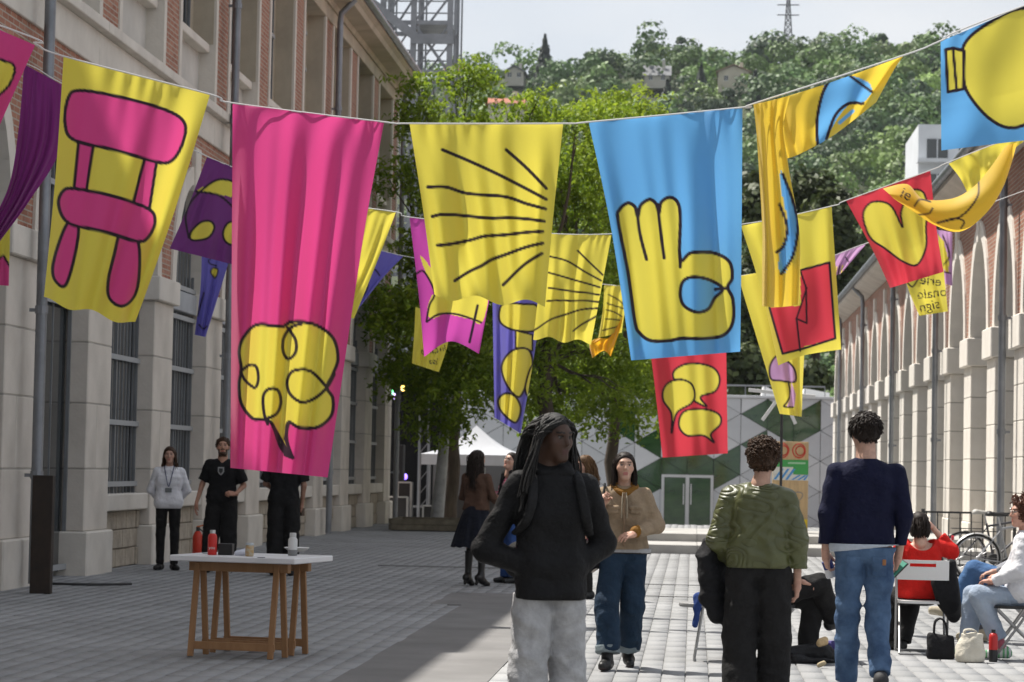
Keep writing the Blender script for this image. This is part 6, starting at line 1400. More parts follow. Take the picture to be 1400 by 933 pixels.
# ================================================================ furniture, bags, bicycles, far objects
tubem = mat('grey_chair_tube', (.36, .36, .36), .35, metal=.7); plasW = mat('white_plastic', (.70, .70, .69), .45); plasK = mat('black_plastic', (.02, .02, .021), .5)
def chair(px_, Y, face, plate, seat, label, group='folding chairs on the sunny side'):
    b = V3(*base_at(px_, Y)); R = rotz(math.radians(face)); w = lambda *q: R@V3(*q)+b
    t = tag(empty('folding_chair', b), label, 'chair', group)
    for sx in (-1, 1):
        MB().tube([w(sx*.215, -.235, .79), w(sx*.215, -.20, .60), w(sx*.215, .0, .30), w(sx*.215, .21, .012)], .011, 8).build('long_leg', tubem, t, b, smooth=True)
        MB().tube([w(sx*.185, .17, .42), w(sx*.185, -.02, .23), w(sx*.185, -.25, .012)], .011, 8).build('short_leg', tubem, t, b, smooth=True)
    MB().tube([w(-.185, -.25, .012), w(.185, -.25, .012)], .011, 8).build('rear_foot_bar', tubem, t, b, smooth=True); MB().tube([w(-.215, .21, .012), w(.215, .21, .012)], .011, 8).build('front_foot_bar', tubem, t, b, smooth=True)
    # seat: rounded slab ; back plate: curved, with a grip slot
    V = []; F = []; n = 24; th = [2*math.pi*i/n for i in range(n)]
    pt = [(.21*np.sign(math.cos(a))*abs(math.cos(a))**.5, .20*np.sign(math.sin(a))*abs(math.sin(a))**.5) for a in th]
    MB().add([w(x, y, .425) for x, y in pt]+[w(x, y, .448) for x, y in pt], [tuple(range(n-1, -1, -1)), tuple(range(n, 2*n))]+[(i, (i+1) % n, n+(i+1) % n, n+i) for i in range(n)]).build('seat', seat, t, b)
    bp = MB(); xs = np.linspace(-.215, .215, 9)
    for i in range(8):
        x0, x1 = xs[i], xs[i+1]; y = lambda x: -.225-.03*(1-(x/.215)**2)
        zz = [(.625, .79)] if not (abs((x0+x1)/2) < .09) else [(.625, .735), (.762, .79)]
        for z0, z1 in zz:
            q = [(x0, y(x0)-.009, z0), (x1, y(x1)-.009, z0), (x1, y(x1)+.009, z0), (x0, y(x0)+.009, z0)]; bp.add([w(*k) for k in q]+[w(k[0], k[1]-.02*(z1-z0)/.16, z1) for k in q], BOXF)
    bp.build('backrest', plate, t, b)
    return t
SEAT = dict(hipR=(.09, 0, .545), hipL=(-.09, 0, .545), knR=(.11, .42, .52), knL=(-.11, .42, .52), anR=(.11, .40, .085), anL=(-.11, .40, .085), pelvis=(0, 0, .56), waist=(0, -.02, .71), chest=(0, -.03, .90), shR=(.165, -.02, 1.00), shL=(-.165, -.02, 1.00), neck=(0, -.03, 1.07), head=(0, .0, 1.235), elR=(.22, .03, .76), elL=(-.22, .03, .76), wrR=(.14, .24, .66), wrL=(-.14, .24, .66))
def seated(label, px_, Y, H, face, J=None, **kw):
    j = dict(SEAT); j.update(J or {}); return Person(label, base_at(px_, Y), H, face, j, **kw)
# ---- woman in red
chair(1262, 21.8, -4, plasW, plasW, 'white folding chair under the woman in the red jumper')
redm = fabric('red_jumper_knit', (.58, .018, .014), .9, .2, 10, .4, 120)
p = seated('woman in an off-shoulder red jumper sitting with her back to us', 1258, 21.85, 1.60, 6, dict(shR=(.16, -.02, .97), shL=(-.17, -.02, .96), elR=(.305, .02, .93), wrR=(.13, .06, 1.155), elL=(-.26, .06, .76), wrL=(-.15, .25, .72), head=(.0, .03, 1.17), neck=(0, -.02, 1.03), knL=(-.13, .40, .50), anL=(-.17, .44, .085), knR=(.02, .40, .50), anR=(-.10, .28, .085)), hyaw=-6, hpitch=-16, skin=(.58, .36, .27), vox=.011)
p.head(); p.hand('R', (-.7, -.15, .6), (-.4, .2, -.8), .45, .06); p.hand('L', (.5, .8, -.1), (0, 0, -1), .4); p.body(); p.finish()
p.top('jumper', redm, e=.026, hem=.50, amp=.006, hemr=.125, sleeve=.80, armr=.010, vox=.010, scale=22, waistr=.03, collar=-.05, necksub=[('e', (0, -.07, 1.06), (.125, .16, .125))])
p.trousers(blackT, e=.012, waist=None, knee=.02, ankle=.03); p.shoes(shoeK, .22, tall=.3, name='boot')
cap = p.hair_cap(hairD, .012, .05, -.09, .004, 80)
r = np.random.default_rng(8); q = p.scalp(150, -.05, .03); t = np.linspace(0, 1, 8)[:, None]; out = []
for a in q: out.append(a*1.04*(1-t)+t*V3(a[0]*.9, -.105, -.095-.05*r.random())+np.sin(t*np.pi)*(a-V3(0, 0, .02))*.22+r.normal(0, .004, (8, 3)))
o = np.array(out); p.strands(hairD, p.H(o.reshape(-1, 3)).reshape(o.shape), np.full(150, .006), np.full(150, .004), 'hair_strands', parent=cap)
cb = V3(*base_at(1298, 21.7)); V, F = solid([('c', (.0, -.12, .76), (.02, -.05, .40), .05, .075), ('c', (.03, .0, .62), (.05, .02, .33), .06, .06), ('c', (-.10, -.10, .60), (-.04, -.05, .46), .06, .07)], .012, .06, noise=(lambda sn: (lambda g: .012*sn(g)))(Sines(4, 30, 10, (1, 1, .4))))
tag(ob('black_jacket', mesh('black_jacket', V, F, coat, True), None, cb), 'black jacket slung over the right side of the white chair', 'jacket')
# ---- seated person in black behind the man in olive
chair(1052, 20.6, -80, plasK, plasK, 'dark folding chair half hidden behind the man in the olive jacket')
p = seated('person in black sitting with crossed legs behind the man in the olive jacket', 1050, 20.6, 1.68, -82, dict(knR=(.08, .43, .64), anR=(-.12, .58, .34), footR=(-.35, .9, .25), knL=(-.10, .42, .52), anL=(-.10, .36, .085), head=(0, .03, 1.16), neck=(0, .0, 1.0), chest=(0, .0, .84), shR=(.165, .02, .93), shL=(-.165, .02, .93)), skin=(.5, .3, .22))
p.head(vox=.007); p.hand('R', (0, .9, -.2), (0, 0, -1), .4, vox=.006); p.hand('L', (0, .9, -.2), (0, 0, -1), .4, vox=.006); p.body(); p.finish()
p.top('sweatshirt', blackF, e=.016, hem=.50); p.trousers(blackT, e=.016, waist=None, knee=.02, ankle=.02, amp=.006); p.shoes(shoeK, .23, mat('dark_grey_sole', (.05, .05, .05), .6)); p.hair_cap(hairD, .012, .05, -.09, .004, 80)
# ---- folding stool with blue cloth
sb_ = V3(*base_at(980, 20.4)); stl = tag(empty('folding_stool', sb_), 'light tubular stool left of the man in the olive jacket', 'stool')
for sx in (-1, 1):
    MB().tube([sb_+V3(-.16, .16*sx, .012), sb_+V3(-.10, .15*sx, .40), sb_+V3(-.09, .15*sx, .44)], .010, 8).build('leg', tubem, stl, sb_, smooth=True); MB().tube([sb_+V3(.18, .16*sx, .012), sb_+V3(.04, .15*sx, .42)], .010, 8).build('leg', tubem, stl, sb_, smooth=True)
MB().tube([sb_+V3(-.15, -.16, .10), sb_+V3(.17, -.16, .10)], .009, 8).build('rail', tubem, stl, sb_, smooth=True); MB().tube([sb_+V3(-.16, -.16, .012), sb_+V3(-.16, .16, .012)], .010, 8).build('foot_bar', tubem, stl, sb_, smooth=True)
V, F = solid([('c', (-.12, 0, .45), (.12, 0, .45), .17, .17)], .012, .02, cuts=[((0, 0, .42), (0, 0, -1)), ((0, 0, .455), (0, 0, 1))]); ob('seat', mesh('seat', V, F, mat('grey_plastic', (.25, .25, .25), .5), True), stl, sb_)
V, F = solid([('c', (-.12, -.10, .49), (.02, -.08, .50), .05, .045), ('c', (-.13, -.14, .47), (-.16, -.16, .29), .035, .022), ('c', (-.06, -.02, .50), (.05, .04, .49), .05, .05)], .010, .05, noise=(lambda sn: (lambda g: .010*sn(g)))(Sines(14, 45, 10)))
tag(ob('blue_cloth', mesh('blue_cloth', V, F, fabric('blue_cotton', (.025, .055, .20)), True), None, sb_), 'crumpled blue cloth lying over the tubular stool', 'cloth')
# ---- person in white top at the right edge
chair(1392, 21.3, 88, plasK, plasK, 'black folding chair under the person in white at the right edge')
p = seated('person with reddish hair in white top and pale jeans at the right edge', 1398, 21.3, 1.70, 86, dict(knR=(.11, .40, .53), anR=(.10, .44, .085), knL=(-.10, .36, .54), anL=(-.08, .16, .10), elR=(.215, .06, .78), wrR=(.10, .16, .70), footL=(0, 1, -.1)), hyaw=14, skin=(.55, .30, .22), vox=.011)
p.head(); p.hand('R', (-.6, .7, 0), (0, 0, -1), .5); p.hand('L', (.6, .7, 0), (0, 0, -1), .5); p.body(); p.finish()
p.top('white_top', fabric('white_cotton', (.66, .66, .69), .85, .12), e=.024, hem=.47, amp=.007, hemr=.125, armr=.008, vox=.010)
p.trousers(fabric('pale_denim', (.36, .42, .50), .85, .4, 6, .3, 90, col2=(.24, .30, .40)), e=.014, waist=None, knee=.018, ankle=.02, end=.84, vox=.011)
for d in 'RL': V, F = solid([('c', tuple(p.J['kn'+d]+(p.J['an'+d]-p.J['kn'+d])*.72), tuple(p.J['an'+d]), .045, .042)], .010, .02); p.put('sock', (V, F), fabric('pink_sock', (.42, .12, .16)))
def gstr(V): c = np.tile(np.array((.55, .57, .55)), (len(V), 1)); c[(V[:, 1]*28 % 1) < .45] = (.10, .33, .14); return c
for d in 'RL': pass
def green_shoes(p):
    j = p.J
    for d in 'RL':
        a = j['an'+d]; pr = [('c', tuple(a+V3(0, -.04, -.045)), tuple(a+V3(0, .15, -.05)), .042, .034), ('c', tuple(a+V3(0, -.03, -.02)), tuple(a+V3(0, 0, .0)), .04, .04)]
        V, F = solid(pr, .008, .03, cuts=[(tuple(a-V3(0, 0, .085)), (0, 0, -1))]); p.put('shoe', (V, F), mat('striped_shoe', (.5, .5, .5), .7, attr='col'), cols=gstr(V))
green_shoes(p)
p.hair_cap(mat('auburn_hair', (.10, .032, .014), .5, .4, 40), .014, .05, -.08, .006, 90); curls(p, mat('auburn_hair', (.1, .03, .01)), 330, .040, -.06, .5); glasses(p, mat('thin_metal_rim', (.4, .38, .35), .3, metal=.8))
# ---- person in blue jeans behind
chair(1402, 23.4, 82, plasW, plasW, 'folding chair of the person in blue jeans at the right edge')
p = seated('person in blue jeans with crossed legs and beige trainers at the right edge', 1400, 23.4, 1.72, 84, dict(knR=(.10, .44, .60), anR=(.05, .66, .28), knL=(-.06, .44, .66), anL=(.10, .60, .33), footR=(0, .9, -.1), footL=(.15, .95, .12), knR_=(0, 0, 0)), skin=(.5, .3, .22), vox=.012) if False else seated('person in blue jeans with crossed legs and beige trainers at the right edge', 1400, 23.4, 1.72, 84, dict(knL=(.02, .44, .66), anL=(.10, .63, .30), footL=(.12, .95, .10), knR=(.10, .42, .52), anR=(.10, .38, .085)), skin=(.5, .3, .22), vox=.012)
p.head(vox=.007); p.hand('R', (0, .9, -.2), (0, 0, -1), .4, vox=.006); p.hand('L', (0, .9, -.2), (0, 0, -1), .4, vox=.006); p.body(); p.finish()
p.top('shirt', fabric('grey_shirt', (.30, .31, .34)), e=.016, hem=.50); p.trousers(fabric('mid_denim', (.075, .16, .32), .85, .45, 6, .3, 90, col2=(.045, .10, .22)), e=.016, waist=None, knee=.02, ankle=.03, end=.82)
for d in 'RL': V, F = solid([('c', tuple(p.J['kn'+d]+(p.J['an'+d]-p.J['kn'+d])*.7), tuple(p.J['an'+d]), .045, .042)], .010, .02); p.put('sock', (V, F), fabric('grey_sock', (.10, .10, .11)))
p.shoes(mat('beige_trainer', (.42, .37, .27), .75, .2, 20), .24, mat('cream_sole', (.55, .50, .40), .7), r=.046); p.hair_cap(hairD, .012, .05, -.07, .004, 80)
# ---- bags and bits on the ground
def lump(name, px_, Y, prims, m, label, cat, amp=.008, scale=35, vox=.010, k=.04, seed=2, cuts=((( 0, 0, 0.003), (0, 0, -1)),), cols=None):
    b = V3(*base_at(px_, Y)); sn = Sines(seed, scale, 10); V, F = solid(prims, vox, k, noise=lambda g: amp*sn(g), cuts=cuts)
    return tag(ob(name, mesh(name, V, F, m, True, cols(V) if cols else None), None, b), label, cat)
def soft_bag(name, px_, Y, w_, h_, d_, m, label, seed, lean=0.0, handle=.10, amp=.012):
    b = V3(*base_at(px_, Y)); pr = []
    for z, wk, dk in ((.10, 1.0, 1.0), (.35, .98, .95), (.62, .92, .70), (.88, .86, .40)): pr.append(('c', (-w_*wk/2+d_*dk/2, lean*z, h_*z), (w_*wk/2-d_*dk/2, lean*z, h_*z), d_*dk/2, d_*dk/2))
    s1 = Sines(seed, 38, 10, (1, 1, .8)); s2 = Sines(seed+1, 70, 10)
    V, F = solid(pr, .008, .06, noise=lambda g: amp*(s1(g)+.4*s2(g))*(.4+g[..., 2]/h_), cuts=[((0, 0, .003), (0, 0, -1)), ((0, 0, h_*.97), (.12, 0, 1))])
    t = tag(ob(name, mesh(name, V, F, m, True), None, b), label, 'bag')
    for sy in (-1, 1):
        q = spl([(-w_*.24, lean+sy*.02, h_*.9), (-w_*.20, lean+sy*.03, h_*.9+handle), (w_*.02, lean+sy*.035, h_*.9+handle*1.25), (w_*.20, lean+sy*.03, h_*.9+handle*.8), (w_*.24, lean+sy*.02, h_*.9)], False, 5); V, F = tubes(q[None], [.008], [.008], 6); ob('handle', mesh('handle', V, F, m, True), t, b)
    return t
soft_bag('tote_bag', 1329, 20.9, .21, .25, .13, fabric('cream_canvas', (.62, .58, .49), .9, .2), 'cream canvas tote bag slumped on the ground by the pale jeans', 5, .03, .03, .016)
soft_bag('black_bag', 1288, 21.2, .22, .21, .10, coat, 'black cloth bag with two handles standing under the white chair', 8, .02, .11, .010)
lump('black_rucksack', 1108, 20.4, [('c', (-.14, 0, .06), (.12, .05, .07), .07, .085), ('c', (.12, .06, .06), (.24, .1, .05), .06, .045), ('c', (-.10, -.10, .03), (.18, -.13, .03), .045, .02)], fabric('black_nylon', (.016, .016, .018), .5), 'crumpled black rucksack on the sunny paving by the crossed legs', 'rucksack', .014, 28)
lump('purple_pouch', 1140, 20.8, [('c', (-.02, 0, .10), (.06, 0, .11), .06, .05)], fabric('purple_cloth', (.10, .085, .26)), 'small purple pouch lying on the black rucksack', 'pouch', .006)
lump('bread_roll', 1128, 20.3, [('c', (-.03, 0, .155), (.02, .01, .17), .024, .022), ('c', (-.02, -.01, .185), (.01, .0, .195), .018, .016)], mat('golden_crust', (.55, .40, .22), .7, .4, 30), 'golden pastry lying on top of the black rucksack', 'pastry', .010, 70, cuts=())
lump('paper_wrapper', 1126, 19.9, [('c', (-.02, 0, .02), (.02, .01, .035), .018, .014)], fabric('kraft_paper', (.48, .40, .26)), 'crumpled kraft paper wrapper on the paving by the rucksack', 'paper', .010, 60)
bt = V3(*base_at(1360, 21.0)); fl_ = tag(empty('water_flask', bt), 'red and black flask standing under the black chair', 'flask')
MB().lathe(bt, [(.034, .004), (.036, .02), (.036, .10)], 14).build('base', plasK, fl_, bt, smooth=True); MB().lathe(bt, [(.0365, .10), (.0365, .20), (.030, .225), (.016, .235)], 14).build('flask_body', mat('red_enamel', (.45, .02, .02), .35), fl_, bt, smooth=True); MB().lathe(bt, [(.017, .235), (.017, .262)], 12).build('cap', plasK, fl_, bt, smooth=True)
# ---- bicycles by the right wall
def bicycle(px_, Y, ang, label, guard, saddlem, framem):
    b = V3(*base_at(px_, Y)); R = rotz(math.radians(ang)); w = lambda x, y, z: R@V3(x, y, z)+b
    t = tag(empty('bicycle', b), label, 'bicycle', 'bicycles parked by the right hall'); rub = mat('tyre_rubber', (.018, .018, .018), .8); al = mat('bike_alloy', (.45, .45, .46), .35, metal=.8)
    for wx in (0.0, 1.05):
        c = (wx, 0, .34); th = np.linspace(0, 2*np.pi, 41)
        ty = MB().tube([w(c[0]+.325*math.cos(a), 0, c[2]+.325*math.sin(a)) for a in th], .017, 8, cap=False).build('tyre', rub, t, b, smooth=True)
        MB().tube([w(c[0]+.302*math.cos(a), 0, c[2]+.302*math.sin(a)) for a in th], .010, 6, cap=False).build('rim', al, ty, b, smooth=True)
        s_ = MB()
        for k in range(24): a = 2*math.pi*k/24; s_.tube([w(c[0]+.02*math.cos(a+1.2), .02*(-1)**k, c[2]+.02*math.sin(a+1.2)), w(c[0]+.30*math.cos(a), 0, c[2]+.30*math.sin(a))], .0016, 4)
        tag(s_.build('spokes', al, ty, b), kind='stuff'); MB().tube([w(wx, -.05, .34), w(wx, .05, .34)], .022, 10).build('hub', al, ty, b, smooth=True)
        if guard: MB().tube([w(c[0]+.352*math.cos(a), 0, c[2]+.352*math.sin(a)) for a in np.linspace(.3 if wx else -.15, 3.1 if wx == 0 else 2.4, 20)], .024, 6, flat=.35).build('mudguard', guard, t, b, smooth=True)
    bb = (.44, 0, .28); st_ = (.33, 0, .80); hd0 = (.87, 0, .86); hd1 = (.90, 0, .70)
    for n_, q in (('seat_tube', [bb, st_]), ('top_tube', [(.34, 0, .76), hd0]), ('down_tube', [bb, hd1]), ('head_tube', [hd0, hd1])): MB().tube([w(*k) for k in q], .017, 8).build(n_, framem, t, b, smooth=True)
    for sy in (-1, 1): MB().tube([w(*bb), w(0, .055*sy, .34)], .010, 6).build('chain_stay', framem, t, b, smooth=True); MB().tube([w(.34, 0, .74), w(0, .055*sy, .34)], .009, 6).build('seat_stay', framem, t, b, smooth=True); MB().tube([w(*hd1), w(1.05, .055*sy, .34)], .012, 6).build('fork', framem, t, b, smooth=True)
    MB().tube([w(*st_), w(.30, 0, .93)], .013, 8).build('seat_post', al, t, b, smooth=True)
    V, F = solid([('c', (.16, -.05, .955), (.16, .05, .955), .035, .035), ('c', (.18, 0, .955), (.43, 0, .950), .050, .020)], .009, .05, cuts=[((0, 0, .935), (0, 0, -1))]); ob('saddle', mesh('saddle', V@R.T, F, saddlem, True), t, b)
    MB().tube([w(*hd0), w(.85, 0, .98), w(.88, 0, 1.0)], .013, 8).build('stem', al, t, b, smooth=True); MB().tube([w(.72, -.30, 1.02), w(.86, -.20, 1.01), w(.90, 0, 1.0), w(.86, .20, 1.01), w(.72, .30, 1.02)], .011, 8).build('handlebar', al, t, b, smooth=True)
    MB().tube([w(.44, -.06, .28), w(.44, .06, .28)], .08, 14).build('crank', plasK, t, b, smooth=True)
    rk = MB()
    for sy in (-1, 1): rk.tube([w(-.18, .06*sy, .72), w(.28, .06*sy, .72)], .006, 6); rk.tube([w(0, .06*sy, .36), w(-.05, .06*sy, .72)], .005, 6)
    for x in (-.18, -.05, .1, .25): rk.tube([w(x, -.06, .72), w(x, .06, .72)], .005, 6)
    rk.build('rack', plasK, t, b); MB().tube([w(-.36, 0, .62), w(-.33, 0, .62)], .035, 10).build('rear_light', mat('red_reflector', (.45, .015, .03), .3), t, b, smooth=True)
bicycle(1336, 36.5, 6, 'grey bicycle with a pale rear mudguard and black saddle', mat('silver_guard', (.62, .63, .64), .35, metal=.4), plasK, mat('grey_frame', (.30, .31, .33), .4, metal=.4))
bicycle(1318, 38.2, 2, 'bicycle with a pale saddle parked behind the grey one', None, mat('pale_saddle', (.45, .44, .41), .6), mat('dark_frame', (.05, .05, .06), .4))
rl = tag(empty('railing', (P(1272, 700, 39.5)[0], 39.5, 0)), 'low black metal railing before the right hall, behind the bicycles', 'railing'); xa = P(1262, 700, 39.5)[0]; xb = RX-.45
for z in (.12, .92): MB().box(xa, xb, 39.48, 39.52, z, z+.03).build('rail', M['dark'], rl, (xa, 39.5, 0))
for x in np.arange(xa+.05, xb, .17): MB().box(x-.009, x+.009, 39.491, 39.509, .15, .92).build('baluster', M['dark'], rl, (x, 39.5, 0))
for x in (xa, xb): MB().box(x-.025, x+.025, 39.475, 39.525, 0, .98).build('post', M['dark'], rl, (x, 39.5, 0))
# ---- trestle table
TZ = .775
cB = G(403, 764, TZ); ta = math.radians(-12); ex = V3(math.cos(ta), math.sin(ta), 0); ey = V3(-ex[1], ex[0], 0); wid = 1.02; dep = .84
o_ = cB-ex*wid; o_[2] = 0
tb = tag(empty('trestle_table', o_+ex*wid/2+ey*dep/2), 'white topped table on wooden trestles in the shade', 'table'); TO = ORG[tb.name]
w = lambda x, y, z: o_+ex*x+ey*y+V3(0, 0, z)
wood = mat('pine_wood', (.36, .20, .095), .65, .35, 3, .25, 30, stretch=(4, 4, .6), col2=(.27, .14, .062)); wtop = mat('white_laminate', (.70, .70, .72), .4, .06, 3)
MB().add([w(0, 0, TZ-.045), w(wid, 0, TZ-.045), w(wid, dep, TZ-.045), w(0, dep, TZ-.045), w(0, 0, TZ), w(wid, 0, TZ), w(wid, dep, TZ), w(0, dep, TZ)], BOXF).build('tabletop', wtop, tb, TO, bevel=.006)
for ty in (.22, .66):
    x0, x1 = wid*.16, wid*.80
    MB().bar(w(x0-.08, ty, TZ-.085), w(x1+.08, ty, TZ-.085), .07, .075).build('trestle_beam', wood, tb, TO, bevel=.004)
    for x in (x0, x1):
        for sy in (-1, 1): MB().bar(w(x+.01*sy, ty+.03*sy, TZ-.06), w(x+.01*sy, ty+.13*sy, .004), .045, .028, tuple(ey)).build('leg', wood, tb, TO, bevel=.003)
    for sy in (-1, 1): MB().bar(w(x0-.02, ty+.118*sy, .09), w(x1+.02, ty+.118*sy, .09), .022, .06).build('stretcher', wood, tb, TO, bevel=.003)
def on_table(px_, py_): g = G(px_, py_+3.0, TZ); g[2] = TZ+.001; return g
g = on_table(290, 756); bo = tag(empty('red_bottle', g), 'tall red metal bottle with white lettering on the table', 'bottle')
MB().lathe(g, [(.034, 0), (.036, .01), (.036, .135), (.030, .155), (.020, .165)], 18).build('bottle_body', mat('red_metal', (.50, .018, .014), .3), bo, g, smooth=True); MB().lathe(g, [(.022, .165), (.022, .19)], 14).build('cap', mat('brushed_steel', (.55, .55, .55), .3, metal=.9), bo, g, smooth=True)
def text_mesh(txt, size, loc, m, parent, rot=(math.pi/2, 0, 0), name='lettering', ext=.0008, mirror=False):
    cu = bpy.data.curves.new(name, 'FONT'); cu.body = txt; cu.size = size; cu.align_x = 'CENTER'; cu.extrude = ext; cu.materials.append(m); t_ = bpy.data.objects.new(name, cu); COL.objects.link(t_); bpy.context.view_layer.update(); me = bpy.data.meshes.new_from_object(t_); bpy.data.objects.remove(t_); bpy.data.curves.remove(cu); o = ob(name, me, parent, loc); o.rotation_euler = rot; return o
text_mesh('you', .034, g+V3(.004, -.0375, .045), whiteP, bo, (math.pi/2, 0, .1))
g = on_table(309, 756); bx_ = MB().box(g[0]-.055, g[0]+.055, g[1]-.05, g[1]+.05, TZ+.001, TZ+.088).build('black_box', mat('black_card', (.012, .012, .012), .55), None, g, bevel=.004); tag(bx_, 'small black box beside the red bottle on the table', 'box')
g = on_table(331, 757); lump2 = solid([('c', (-.04, 0, .015), (.04, 0, .02), .022, .02), ('c', (0, .02, .03), (.02, .02, .045), .02, .016)], .006, .02, noise=(lambda sn: (lambda q: .006*sn(q)))(Sines(3, 90)), cuts=[((0, 0, .001), (0, 0, -1))]); tag(ob('paper_wrap', mesh('paper_wrap', lump2[0], lump2[1], mat('white_paper', (.55, .58, .66), .7), True), None, g), 'crumpled white and blue wrapping between box and jar on the table', 'wrapping')
g = on_table(341, 758); jr = tag(empty('glass_jar', g), 'small glass jar with a yellow label on the table', 'jar'); MB().lathe(g, [(.030, 0), (.033, .008), (.033, .075), (.028, .085)], 16).build('jar_body', mat('cloudy_glass', (.45, .42, .33), .2, .5, 40, col2=(.40, .22, .05)), jr, g, smooth=True); MB().lathe(g, [(.031, .085), (.031, .102)], 14).build('lid', mat('pale_lid', (.45, .5, .52), .4), jr, g, smooth=True)
g = on_table(400, 757); tu = tag(empty('tumbler', g), 'pale two tone drinking bottle at the right of the table', 'bottle'); MB().lathe(g, [(.035, 0), (.037, .006), (.037, .045)], 18).build('base', mat('grey_grip', (.20, .20, .20), .6), tu, g, smooth=True); MB().lathe(g, [(.0365, .045), (.0365, .125), (.026, .14), (.024, .145)], 18).build('bottle_body', mat('frosted_white', (.55, .55, .54), .4), tu, g, smooth=True); MB().lathe(g, [(.026, .145), (.026, .172), (.022, .176)], 14).build('cap', mat('frosted_cap', (.48, .48, .47), .5), tu, g, smooth=True)
g = on_table(402, 752); g = g+ey*.06; tag(MB().lathe(g, [(.06, 0), (.10, .03), (.105, .033), (.10, .036), (.06, .006)], 20).build('white_bowl', plasW, None, g, smooth=True), 'shallow white bowl behind the pale bottle on the table', 'bowl')
for i, (q, lab) in enumerate((((357, 760), 'small flat coaster on the table before the pale bottle'), ((282, 754), 'small flat coaster at the left end of the table'))): g = on_table(*q); tag(MB().lathe(g, [(.03, 0), (.032, .004), (.0, .0045)], 14).build('coaster', mat('dark_coaster', (.12, .13, .14), .6), None, g), lab, 'coaster')
# ---- street things by the left wall
g = G(54, 812); tag(MB().box(g[0]-.115, g[0]+.115, g[1], g[1]+.11, 0, 1.30).build('steel_bollard', M['rust'], None, g, bevel=.006), 'tall dark rusted steel bollard by the left doorway', 'bollard')
g = G(110, 800); cab = [g+V3(-.45, -.12, .012), g+V3(-.2, -.15, .012), g+V3(.1, -.13, .012), g+V3(.38, .02, .012), g+V3(.55, .25, .012)]; tag(MB().tube(spl(cab, False, 6), .018, 8).build('cable_cover', plasK, None, g, smooth=True), 'black cable lying on the paving by the left wall', 'cable')
g = V3(LX+.28, P(268, 740, 40)[1], 0); g[0] = LX+.35; g[1] = 7.38*FPX/(947-268); ex_ = tag(empty('fire_extinguisher', g), 'red fire extinguisher standing against the left wall', 'extinguisher')
MB().lathe(g, [(.07, .005), (.078, .02), (.078, .36), (.05, .42), (.03, .44)], 16).build('cylinder', mat('signal_red', (.52, .035, .015), .4), ex_, g, smooth=True); MB().lathe(g, [(.03, .44), (.03, .50)], 10).build('valve', plasK, ex_, g); MB().bar(g+V3(-.02, 0, .5), g+V3(.12, 0, .54), .02).build('handle', mat('orange_plastic', (.6, .14, .02), .5), ex_, g)
MB().tube([g+V3(.03, 0, .47), g+V3(.12, -.02, .4), g+V3(.1, -.03, .15)], .012, 6).build('hose', plasK, ex_, g, smooth=True)
# ---- totem sign on the platform
ty_ = 51.0; x0, x1 = P(1056, 660, ty_)[0], P(1105, 660, ty_)[0]; z0 = .302; z1 = P(1080, 604, ty_)[2]; to = tag(empty('totem_sign', ((x0+x1)/2, ty_, z0)), 'tall plywood information board with green and striped panels', 'sign'); TO2 = ORG[to.name]; H_ = z1-z0; ww = x1-x0
MB().box(x0, x1, ty_, ty_+.25, z0, z1).build('board', mat('plywood', (.50, .36, .20), .75, .25, 3, stretch=(6, 6, .5)), to, TO2, bevel=.006)
gm_ = mat('print_green', (.05, .30, .08), .6); bm2 = mat('print_blue', (.06, .25, .55), .6); rm_ = mat('print_red', (.50, .06, .04), .6)
MB().box(x0+.002, x1-.002, ty_-.005, ty_-.001, z1-H_*.36, z1-H_*.20).build('green_panel', gm_, to, TO2); MB().box(x0+.002, x1-.002, ty_-.005, ty_-.001, z1-H_*.425, z1-H_*.362).build('white_panel', mat('print_white', (.6, .6, .56), .6), to, TO2)
MB().box(x0+.002, x1-.30, ty_-.009, ty_-.006, z1-H_*.36, z1-H_*.28).build('white_block', mat('print_white', (.6, .6, .6), .6), to, TO2)
for i in range(6): xx = x0+.02+i*.115; MB().prism([(xx, z1-H_*.42), (xx+.05, z1-H_*.42), (min(xx+.20, x1), z1-H_*.30 if i < 3 else z1-H_*.365), (min(xx+.15, x1-.02), z1-H_*.30 if i < 3 else z1-H_*.365)], 'y', ty_-.013, ty_-.010).build('blue_stripe', bm2, to, TO2)
MB().box(x1-.22, x1-.004, ty_-.006, ty_-.001, z0, z0+H_*.15).build('yellow_panel', mat('print_yellow', (.70, .52, .03), .6), to, TO2)
for cx_ in (.27, .73):
    for rr in (.125, .085): th = np.linspace(0, 2*np.pi, 25); c = V3(x0+ww*cx_+(.125-rr)*.5, ty_-.006, z1-H_*.10); MB().tube([c+V3(rr*math.cos(a), 0, rr*1.1*math.sin(a)) for a in th], .012, 5, cap=False).build('ring_print', rm_, to, TO2)
MB().box(x0+.30, x1-.06, ty_-.009, ty_-.006, z1-H_*.245, z1-H_*.225).build('pale_line', mat('print_pale_green', (.30, .52, .33), .6), to, TO2)
th = np.linspace(0, 2*np.pi, 20); c = V3((x0+x1)/2, ty_-.005, z0+H_*.36); MB().tube([c+V3(.25*math.cos(a), 0, .12*math.sin(a)+.1*math.cos(a)) for a in th], .010, 5, cap=False).build('drawing', mat('print_grey', (.25, .24, .22), .7), to, TO2)
MB().tube([c+V3(-.2, 0, -.1), c+V3(0, 0, .12), c+V3(.2, 0, -.06)], .009, 5).build('drawing', mat('print_grey', (.25, .24, .22), .7), to, TO2)
